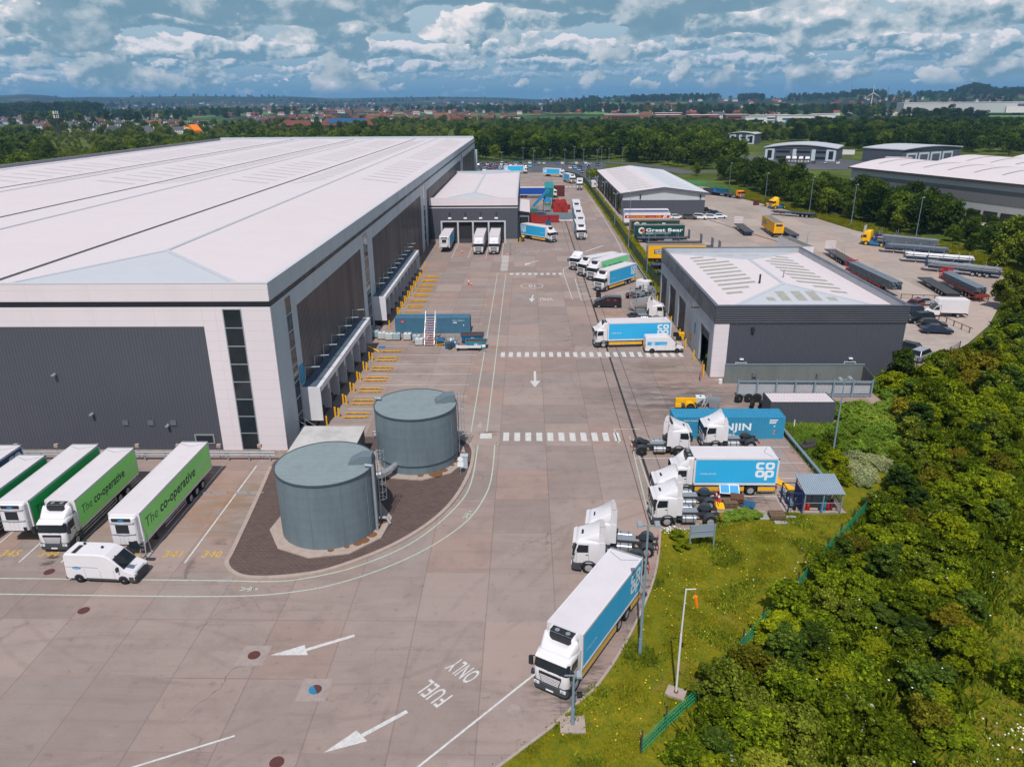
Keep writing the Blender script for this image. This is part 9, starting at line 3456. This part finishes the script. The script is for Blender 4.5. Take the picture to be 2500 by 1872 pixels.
def gn_forest(name, pts, mesh, seed):
 X = np.array([(p[0], p[1]) for p in pts])
 Z = terrain_h(X[:, 0], X[:, 1])
 me = bpy.data.meshes.new(name)
 me.from_pydata([(a, b, c) for (a, b), c in zip(X.tolist(), Z.tolist())], [], [])
 at = me.attributes.new('size', 'FLOAT', 'POINT')
 at.data.foreach_set('value', [p[3] for p in pts])
 ob = link(name, me)
 ng = bpy.data.node_groups.new(name, 'GeometryNodeTree')
 ng.interface.new_socket('Geometry', in_out='INPUT', socket_type='NodeSocketGeometry')
 ng.interface.new_socket('Geometry', in_out='OUTPUT', socket_type='NodeSocketGeometry')
 nd = ng.nodes
 gi, go = nd.new('NodeGroupInput'), nd.new('NodeGroupOutput')
 ip = nd.new('GeometryNodeInstanceOnPoints')
 oi = nd.new('GeometryNodeObjectInfo')
 oi.inputs['Object'].default_value = mesh
 oi.transform_space = 'ORIGINAL'
 na = nd.new('GeometryNodeInputNamedAttribute')
 na.data_type = 'FLOAT'
 na.inputs['Name'].default_value = 'size'
 rv = nd.new('FunctionNodeRandomValue')
 rv.data_type = 'FLOAT_VECTOR'
 rv.inputs['Max'].default_value = (0, 0, 6.28)
 rv.inputs['Seed'].default_value = seed
 lk = ng.links.new
 lk(gi.outputs[0], ip.inputs['Points'])
 lk(oi.outputs['Geometry'], ip.inputs['Instance'])
 lk(rv.outputs[0], ip.inputs['Rotation'])
 lk(na.outputs[0], ip.inputs['Scale'])
 lk(ip.outputs[0], go.inputs[0])
 mod = ob.modifiers.new('scatter', 'NODES')
 mod.node_group = ng
 return struct(ob, 'stuff')


def crown_object(kind):
 me = TREES[kind][0]
 for o in bpy.data.objects:
  if o.data is me:
   return o


for j, k in enumerate(('b0', 'b3', 'd1', 'd4', 's1')):
 sel = [p for i, p in enumerate(FAR) if p[2] == k[0] and (k[0] == 's' or i % 2 == (j % 2))]
 if sel:
  gn_forest('distant_woodland', sel, crown_object(k), j)
if rest:
 pass

# ------------------------------------------------------------------ buildings beyond
def bld(label, cat, name, corner, ang, L, Wd, h, wall, roof, rise=0.0, z=0.0, detail=None, over=.4, group=None):
 """rectangular building: front edge of length L from corner along ang, depth to the left of it; arched or flat roof"""
 t = thing(name, label, cat, (corner[0], corner[1], z), R(ang), group)
 MB().box(0, L, 0, Wd, 0, h).obj('wall', wall, t)
 n = 14
 mb = MB()
 lo, up = [], []
 for i in range(n + 1):
  f = i / n
  zz = h + rise * math.sin(math.pi * f)
  lo.append((-over + (L + 2 * over) * f, zz - .15))
  up.append((-over + (L + 2 * over) * f, zz + .35))
 for i in range(n):
  mb.loft([[(lo[i][0], y, lo[i][1]), (lo[i + 1][0], y, lo[i + 1][1]), (up[i + 1][0], y, up[i + 1][1]), (up[i][0], y, up[i][1])] for y in (-over * 2, Wd + over)])
 if rise:
  mb.add([(0, -.02, h - .2)] + [(p[0], -.02, p[1]) for p in lo[1:-1]] + [(L, -.02, h - .2)], [tuple(range(n + 1))], 1)
 mb.obj('roof', [roof, wall], t)
 if detail:
  detail(t, L, Wd, h)
 return t


bluew = paint('office_blue_grey', (0.085, 0.095, 0.125), .5, dirt=.15)
palew = paint('office_pale_panel', (0.50, 0.56, 0.62), .5, dirt=.1)


def office(t, L, Wd, h):
 f = MB()
 for x0, x1 in ((0.5, 6), (L * .40, L * .40 + 2.2), (L * .66, L * .66 + 2.2), (L - 6, L - .5)):
  f.box(x0, x1, -.12, -.02, 0, h - .6)
 each(f, 'pale_panel', palew, t)
 w = MB()
 for x0, x1 in ((L * .17, L * .36), (L * .45, L * .64), (L * .72, L * .85)):
  for z0 in (1.0, 4.4):
   w.box(x0, x1, -.15, -.02, z0, z0 + 1.3)
 for x0 in (2.0, L - 4.5):
  w.box(x0, x0 + 2.6, -.18, -.125, 1, h - 1.5)
 each(w, 'window', glass, t)
 b = MB()
 b.box(0, L, -.14, -.02, h - .5, h - .2)
 b.obj('trim', clad_band, t)


bld('blue-grey office block with pale curved roof beyond the trees', 'office', 'office_building', (148, 486), -27, 42, 34, 7.2, bluew, roof_hip, 2.0, detail=office)


def units(t, L, Wd, h):
 f, d = MB(), MB()
 for k in range(4):
  x = 9 + k * 11
  f.box(x - 5, x + 4.5, -.14, -.02, 0, h - 2)
  d.box(x - 3.6, x + 3.2, -.20, -.145, 0, h - 3)
 each(f, 'pale_frame', palew, t)
 each(d, 'roller_door', bluew, t)
 MB().box(0, L, -.1, -.02, h - 1.2, h - .7).obj('trim', clad_band, t)


bld('dark grey industrial units with shallow curved roof behind the pale warehouse', 'industrial unit', 'industrial_units', (214, 446), 29, 54, 26, 7.6, bluew, roof_hip, 1.3, detail=units)
bld('small blue-grey office with curved roof half hidden in the wood', 'office', 'office_building', (172, 668), -30, 22, 20, 8, bluew, roof_hip, 1.5, detail=office)

# pale freight warehouse on the right
gw = thing('freight_warehouse', 'long pale grey freight warehouse with wavy roof at the right', 'warehouse', (117.7, 280.9, 0), math.atan2(-.937, .35))
L, Wd, H = 150, 112, 12.0
MB().box(0, L, 0, Wd, 0, H - .1).obj('wall', paint('pale_ribbed_wall', (0.44, 0.445, 0.45), .55, dirt=.12, dscale=.3, streak=True), gw)
mb = MB()
prof = []
for k in range(3):
 for i in range(13):
  f = i / 12
  if k and i == 0:
   continue
  prof.append((-1.0 + (Wd + 2) * (k + f) / 3, H + 2.6 * math.sin(math.pi * f)))
rings = [[(x, y, z) for y, z in prof] for x in (-.8, L + .8)]
mb.loft(rings, caps=False, close=False)
for x in (-.05, L + .05):
 mb.add([(x, Wd, H - .2), (x, 0, H - .2)] + [(x, y, z - .05) for y, z in prof], [tuple(range(len(prof) + 2))])
rf = mb.obj('roof', roof_sheet, gw)
MB().box(-.8, L + .8, -1.05, -.95, H - .5, H + .05).obj('eaves_trim', paint('eaves_dark', (.07, .065, .065), .5), gw)
rl = MB()
for k in range(3):
 for m in range(15):
  x = 6 + m * 9.6 + (k % 2) * 3
  pts_ = []
  for i in range(8):
   f = .18 + .62 * i / 7
   pts_.append((-1.0 + (Wd + 2) * (k + f) / 3, H + 2.6 * math.sin(math.pi * f) + .05))
  rl.loft([[(x, y, z) for y, z in pts_], [(x + .7, y, z) for y, z in pts_]], caps=False, close=False)
each(rl, 'roof_light', paint('dark_roof_light', (.25, .25, .26), .6), rf)
f, d, p = MB(), MB(), MB()
for a, b in ((4, 70), (82, 148)):
 f.box(a, b, -.1, -.02, 5.6, 9.6)
 for k in range(int((b - a) / 5.6)):
  d.box(a + 1 + k * 5.6, a + 5.6 + k * 5.6, -.12, -.02, .2, 3.4)
p.box(69.5, 82.5, -.3, -.02, 0, H - 1.2)
each(f, 'grey_band', paint('band_grey', (.17, .17, .175), .55, dirt=.12), gw)
each(d, 'dock_door', dock_dark, gw)
p.obj('pale_pilaster', palew, gw)
MB().box(74.6, 77.2, -.36, -.31, 0, H - 1.6).obj('window_strip', glass, gw)


def fmark(mb, s, y, xd, x0, L, z0, z1):
 d = Vector(xd)
 st = Vector((x0 if s > 0 else x0 - L, y, (z0 + z1) / 2 + .3))
 mb.ring2d(st + d * 2.2, d * .6, (0, 0, .6), .5, 1, n=14, mi=2)
 mb.text('CONTAIR', st + d * 3.2, xd, (0, 0, 1), .5, 2, width=2.6)


trailer('white trailer backed to a dock of the pale freight warehouse', 138.2, 232.5, 200, white, 13.6, fmark, group='white trailers at the freight warehouse', key='fw', yellow=True)
trailer('second white trailer behind the one at the freight docks', 134.2, 238.5, 200, white, 13.6, fmark, group='white trailers at the freight warehouse', key='fw', yellow=True)
trailer('brown-sided trailer parked by the dark industrial units', 205, 446, 150, paint('curtain_buff', (.38, .31, .24), .6), 13.6, None, nose=False, group=None, key='bf')
trailer('white trailer at the edge of the business park', 200, 512, 160, white, 13.6, None, nose=False, group=None, key='wp')
for i in range(4):
 tractor('white tractor unit in the line before the blue-grey office', 152.5 + i * 3.2, 455 - i * 1.5, -117, kit='tall', group='white tractor units at the office')
for i, (x, y, c) in enumerate(((168, 455, 'navy'), (174, 452, 'silver'), (180, 449, 'white'))):
 car('%s car in front of the blue-grey office' % c, x, y, 63, 'hatch', c, None)

bld('vast white warehouse on the skyline at the right', 'warehouse', 'distant_warehouse', (835, 1770), -18, 420, 120, 21, paint('far_pale_wall', (.46, .47, .49), .6), roof_sheet, 0, z=float(terrain_h(835., 1770.)) + 5, detail=lambda t, L, Wd, h: (MB().box(L * .52, L * .72, -.5, -.1, h * .55, h * .85).obj('dark_sign', clad_dark, t), MB().box(L * .47, L * .6, -6, -.2, 0, h * .6).obj('entrance_block', clad_white, t)))
brick = paint('red_brick', (0.26, 0.075, 0.05), .8, dirt=.3)
for i, (x, y, L, Wd, h) in enumerate(((148, 1500, 66, 40, 9), (232, 1420, 44, 36, 9), (246, 1510, 50, 30, 11), (284, 1385, 52, 34, 9), (352, 1400, 40, 30, 9))):
 bld('flat-roofed red brick block beyond the wood, %s from the left' % ORD[i], 'building', 'brick_block', (x, y), -4, L, Wd, h, brick, paint('pale_flat_roof', (.62, .60, .60), .7), 0, z=float(terrain_h(float(x), float(y))) + 1.5, group='red brick blocks', detail=lambda t, L, Wd, h: MB().box(L * .1, L * .9, -.3, -.05, h * .35, h * .6).obj('window', glass, t))
whm = paint('white_render', (.66, .65, .64), .6, dirt=.1)
for i, (x, y, L, h, a, lab, rfm) in enumerate(((344, 1245, 34, 10, 0, 'two-tone white and brick building at the right of the wood', roof_hip), (420, 1330, 60, 10, -10, 'low white showroom among parked vehicles', roof_sheet), (478, 1322, 34, 12, -10, 'white gabled garage near the blue bus', roof_sheet), (395, 1420, 90, 9, -5, 'long white shed behind the garage', roof_sheet), (-40, 1420, 30, 7, 0, 'white flat building in the wood', roof_sheet))):
 bld(lab, 'building', 'white_building', (x, y), a, L, 24, h, whm, rfm, 0, z=float(terrain_h(float(x), float(y))), detail=lambda t, L, Wd, h: MB().box(L * .15, L * .85, -.3, -.05, h * .3, h * .55).obj('window', glass, t))
t = thing('coach', 'bright blue coach in front of the white showroom', 'bus', (418, 1278, float(terrain_h(418., 1278.))), R(-12))
MB().box(0, 17, -1.5, 1.5, .8, 5.2).obj('body', paint('coach_blue', (.03, .33, .56), .4), t)
MB().box(.4, 16.5, -1.53, -1.505, 3.0, 4.4).obj('windows', glass, t)
for x in (3, 13):
 MB().tube((x, -1.5, .8), (x, 1.5, .8), .8, n=12).obj('wheel', rubber, t)
for i in range(46):
 x, y = 372 + (i % 23) * 5.4, 1268 + (i // 23) * 16 - (i % 23) * .9
 if 412 < x < 442 and i < 23:
  continue
 o = car('%s vehicle in the distant vehicle park' % ('white' if i % 3 else 'dark'), x, y, 80, 'suv', 'white' if i % 3 else 'navy', 'vehicles in the distant park', float(terrain_h(x, y)))
 o.scale = (1.25, 1.25, 1.25)

# orange-fronted and solar-roofed buildings
t = thing('orange_building', 'orange and white modern building beside the narrow golden tree', 'building', (-402, 915, 0), R(-38))
t.scale = (.7, .7, .7)
MB().box(0, 17, 0, 14, 0, 13).obj('wall', whm, t)
MB().box(4, 8, -.3, -.05, 6, 10).box(3, 14, -.3, -.05, 1, 4).obj('window', glass, t)
MB().loft([[(17.1, y, 0), (32, y, 0), (32, y, 9), (19, y, 18), (17.1, y, 18)] for y in (-1, 13)]).obj('orange_wing', orange, t)
MB().box(-1.5, -.1, -.4, 6, 0, 15).obj('orange_fin', orange, t)
t = thing('school', 'red-roofed school with blue solar panels beyond the warehouse', 'school', (-285, 1078, 0), R(-5))
mb = MB()
mb.box(0, 74, 0, 26, 0, 6)
mb.obj('wall', brick, t)
tile = paint('red_roof_tile', (0.17, 0.05, 0.032), .8, dirt=.3)
MB().loft([[(-2, -2, 6), (76, -2, 6), (76, 28, 6), (-2, 28, 6)], [(6, 13, 15), (68, 13, 15), (68, 13.1, 15), (6, 13.1, 15)]]).obj('roof', tile, t)
MB().loft([[(8, 2, 8.6), (66, 2, 8.6), (61, 12, 14.6), (13, 12, 14.6)], [(8, 1.8, 8.9), (66, 1.8, 8.9), (61, 11.8, 14.9), (13, 11.8, 14.9)]]).obj('solar_panel', glassy('solar_glass', (.02, .06, .13), .2), t)
MB().box(-60, -14, 4, 24, 0, 6).obj('wing', brick, t)
MB().loft([[(-62, 2, 6), (-12, 2, 6), (-12, 26, 6), (-62, 26, 6)], [(-54, 14, 12.5), (-20, 14, 12.5), (-20, 14.1, 12.5), (-54, 14.1, 12.5)]]).obj('wing_roof', tile, t)

# houses
walls = [brick, paint('buff_brick', (.34, .22, .15), .8), whm, paint('brown_brick', (.16, .085, .06), .8)]
roofs = [tile, paint('brown_roof_tile', (.12, .06, .045), .8), paint('slate_roof', (.09, .09, .10), .7), paint('orange_roof_tile', (.20, .085, .05), .8)]
HK = {}
for i in range(8):
 w_, l_, h_, rr_ = 9 + i % 3, 15 + (i * 3) % 12, 6.5 + (i % 2) * 1.2, 4.0
 mb = MB()
 mb.box(-l_ / 2, l_ / 2, -w_ / 2, w_ / 2, 0, h_, 0)
 mb.loft([[(-l_ / 2, y, z) for y, z in ((-w_ / 2 - .5, h_ - .2), (0, h_ + rr_), (w_ / 2 + .5, h_ - .2))], [(l_ / 2, y, z) for y, z in ((-w_ / 2 - .5, h_ - .2), (0, h_ + rr_), (w_ / 2 + .5, h_ - .2))]], 1)
 for q in np.arange(-l_ / 2 + 2, l_ / 2 - 1, 3.2):
  for z in (1, 4):
   mb.box(q - .7, q + .7, -w_ / 2 - .06, -w_ / 2, z, z + 1.4, 2)
 for q in (-l_ / 2 + 1, l_ / 2 - 1):
  mb.box(q - .6, q + .6, -.5, .5, h_ + rr_ - .8, h_ + rr_ + 1.6, 0)
 HK[i] = (mb.mesh('house', [walls[(i * 3) % 4], roofs[i % 4], glass]), ('red', 'brown', 'slate', 'orange')[i % 4])
rh = random.Random(8)
for poly, sp, reg in (([(-540, 1400), (-20, 1430), (-15, 1640), (-540, 1680)], 40, 'on the estate beyond the wood'), ([(-1180, 1540), (-640, 1080), (-500, 930), (-430, 860), (-400, 1000), (-560, 1350), (-1000, 1850), (-1250, 1800)], 44, 'in the town at the left'), ([(230, 1560), (480, 1480), (520, 1560), (240, 1640)], 42, 'among trees right of the brick blocks')):
 left = 'left' in reg
 for x, y in fill(poly, sp, rh, .3, avoid=[[(-420, 880), (-350, 860), (-350, 960), (-430, 950)], [(-360, 1050), (-200, 1050), (-200, 1120), (-360, 1120)]]):
  if rh.random() < .34:
   continue
  k = rh.choice((1, 2, 5, 6, 6)) if left and rh.random() < .8 else rh.randrange(8)  # mostly dark house types at left, putting cloud shade into their colours
  o = link('house', HK[k][0], None, (x, y, float(terrain_h(x, y)) - .2), R(rh.choice((0, 12, -10, 85, 95, 30)) + rh.uniform(-6, 6)))
  s = rh.uniform(.75, 1.05) if left else rh.uniform(.9, 1.25)
  o.scale = (s, s, s)
  tag(o, '%s-roofed brick house %s' % (HK[k][1], reg), 'house', 'houses ' + reg)
# distant settlement specks, uncountable
mb = MB()
for i in range(620):
 a = rh.uniform(-36, 4) if i % 4 else rh.uniform(5, 33)
 r = rh.uniform(2300, 6200) if a < 4 else rh.uniform(1900, 3800)
 x, y = r * math.sin(R(a)), r * math.cos(R(a))
 z = float(terrain_h(x, y))
 l_ = rh.uniform(9, 26)
 m_ = rh.choice((0, 0, 1, 2, 2))
 mb.box(x - l_ / 2, x + l_ / 2, y - 6, y + 6, z - 1, z + rh.uniform(6, 9), m_)
 mb.loft([[(x - l_ / 2, y + q, z + zz_) for q, zz_ in ((-7, 6), (0, 10.5), (7, 6))], [(x + l_ / 2, y + q, z + zz_) for q, zz_ in ((-7, 6), (0, 10.5), (7, 6))]], rh.choice((2, 3, 3)))
struct(mb.obj('distant_settlement', [whm, walls[1], brick, roofs[1]]), 'stuff')

# masts, pylons, wind turbine
def lattice(label, x, y, h, w, name, panels=False, arms=False, z=None, group=None):
 z = float(terrain_h(float(x), float(y))) if z is None else z
 t = thing(name, label, 'mast', (x, y, z), 0, group)
 mb = MB()
 lv = np.linspace(0, 1, 9)
 for i in range(8):
  for s in range(4):
   a0, a1 = R(45 + 90 * s), R(135 + 90 * s)
   w0, w1 = w * (1 - .75 * lv[i]), w * (1 - .75 * lv[i + 1])
   z0, z1 = h * lv[i], h * lv[i + 1]
   mb.bar((w0 * math.cos(a0), w0 * math.sin(a0), z0), (w1 * math.cos(a0), w1 * math.sin(a0), z1), h * .012)
   mb.bar((w0 * math.cos(a0), w0 * math.sin(a0), z0), (w1 * math.cos(a1), w1 * math.sin(a1), z1), h * .008)
   mb.bar((w0 * math.cos(a1), w0 * math.sin(a1), z0), (w1 * math.cos(a0), w1 * math.sin(a0), z1), h * .008)
 if arms:
  for f, l in ((.72, .22), (.84, .18), (.94, .13)):
   mb.bar((-h * l, 0, h * f), (h * l, 0, h * f), h * .015)
 mb.obj('lattice', steel if not panels else dgrey, t)
 if panels:
  pn = MB()
  for zz_ in (h * .80, h * .95):
   for k in range(7):
    a = R(360 * k / 7)
    pn.box(w * .9 * math.cos(a) - .35, w * .9 * math.cos(a) + .35, w * .9 * math.sin(a) - .2, w * .9 * math.sin(a) + .2, zz_ - 1.6, zz_ + 1.6)
  each(pn, 'antenna_panel', white, t)
 return t


lattice('dark lattice phone mast with white antenna panels at the left', -519, 862, 28.5, 2.6, 'phone_mast', True, z=0)
for i, a in enumerate((22.0, 24.2, 25.0)):
 lattice('electricity pylon on the far right-hand hill, ' + ('leftmost', 'middle one', 'rightmost')[i], 4400 * math.sin(R(a)), 4400 * math.cos(R(a)), 52 - 8 * i, 5, 'electricity_pylon', arms=True, group='pylons on the hill')
tx, ty = 1075., 2495.
t = thing('wind_turbine', 'slender white wind turbine on the right-hand skyline', 'wind turbine', (tx, ty, float(terrain_h(tx, ty))))
t.scale = (.8, .8, .8)
MB().tube((0, 0, 0), (0, 0, 62), 2.0, 1.1, n=12).obj('tower', white, t)
MB().loft([[(-1.4, -5, 61), (1.4, -5, 61), (1.4, 3, 61), (-1.4, 3, 61)], [(-1.4, -5, 64), (1.4, -5, 64), (1.4, 3, 64), (-1.4, 3, 64)]]).obj('nacelle', white, t)
for k, a in enumerate((92, 212, 332)):
 d = Vector((math.cos(R(a)), 0, math.sin(R(a))))
 n_ = Vector((-d.z, 0, d.x))
 c0 = Vector((0, -5.4, 62.5))
 MB().loft([[c0 + d * q + n_ * w1, c0 + d * q - n_ * w1 * .4, c0 + d * q - n_ * w1 * .4 + Vector((0, .4, 0)), c0 + d * q + n_ * w1 + Vector((0, .4, 0))] for q, w1 in ((0, .8), (6, 1.9), (20, 1.1), (34, .3))]).obj('blade', white, t)

# ------------------------------------------------------------------ haze
hz = bpy.data.materials.new('haze')
hz.use_nodes = True
T = NT(hz.node_tree)
o = T.n('ShaderNodeOutputMaterial')
v = T.n('ShaderNodeVolumePrincipled')
v.inputs['Color'].default_value = rgba((0.26, 0.53, 0.88))
v.inputs['Density'].default_value = HAZE
v.inputs['Anisotropy'].default_value = 0.0
T.link(v.outputs[0], o.inputs['Volume'])
MB().box(-12600, 12600, -12600, 12600, -20, 165).obj('haze', hz)['kind'] = 'stuff'
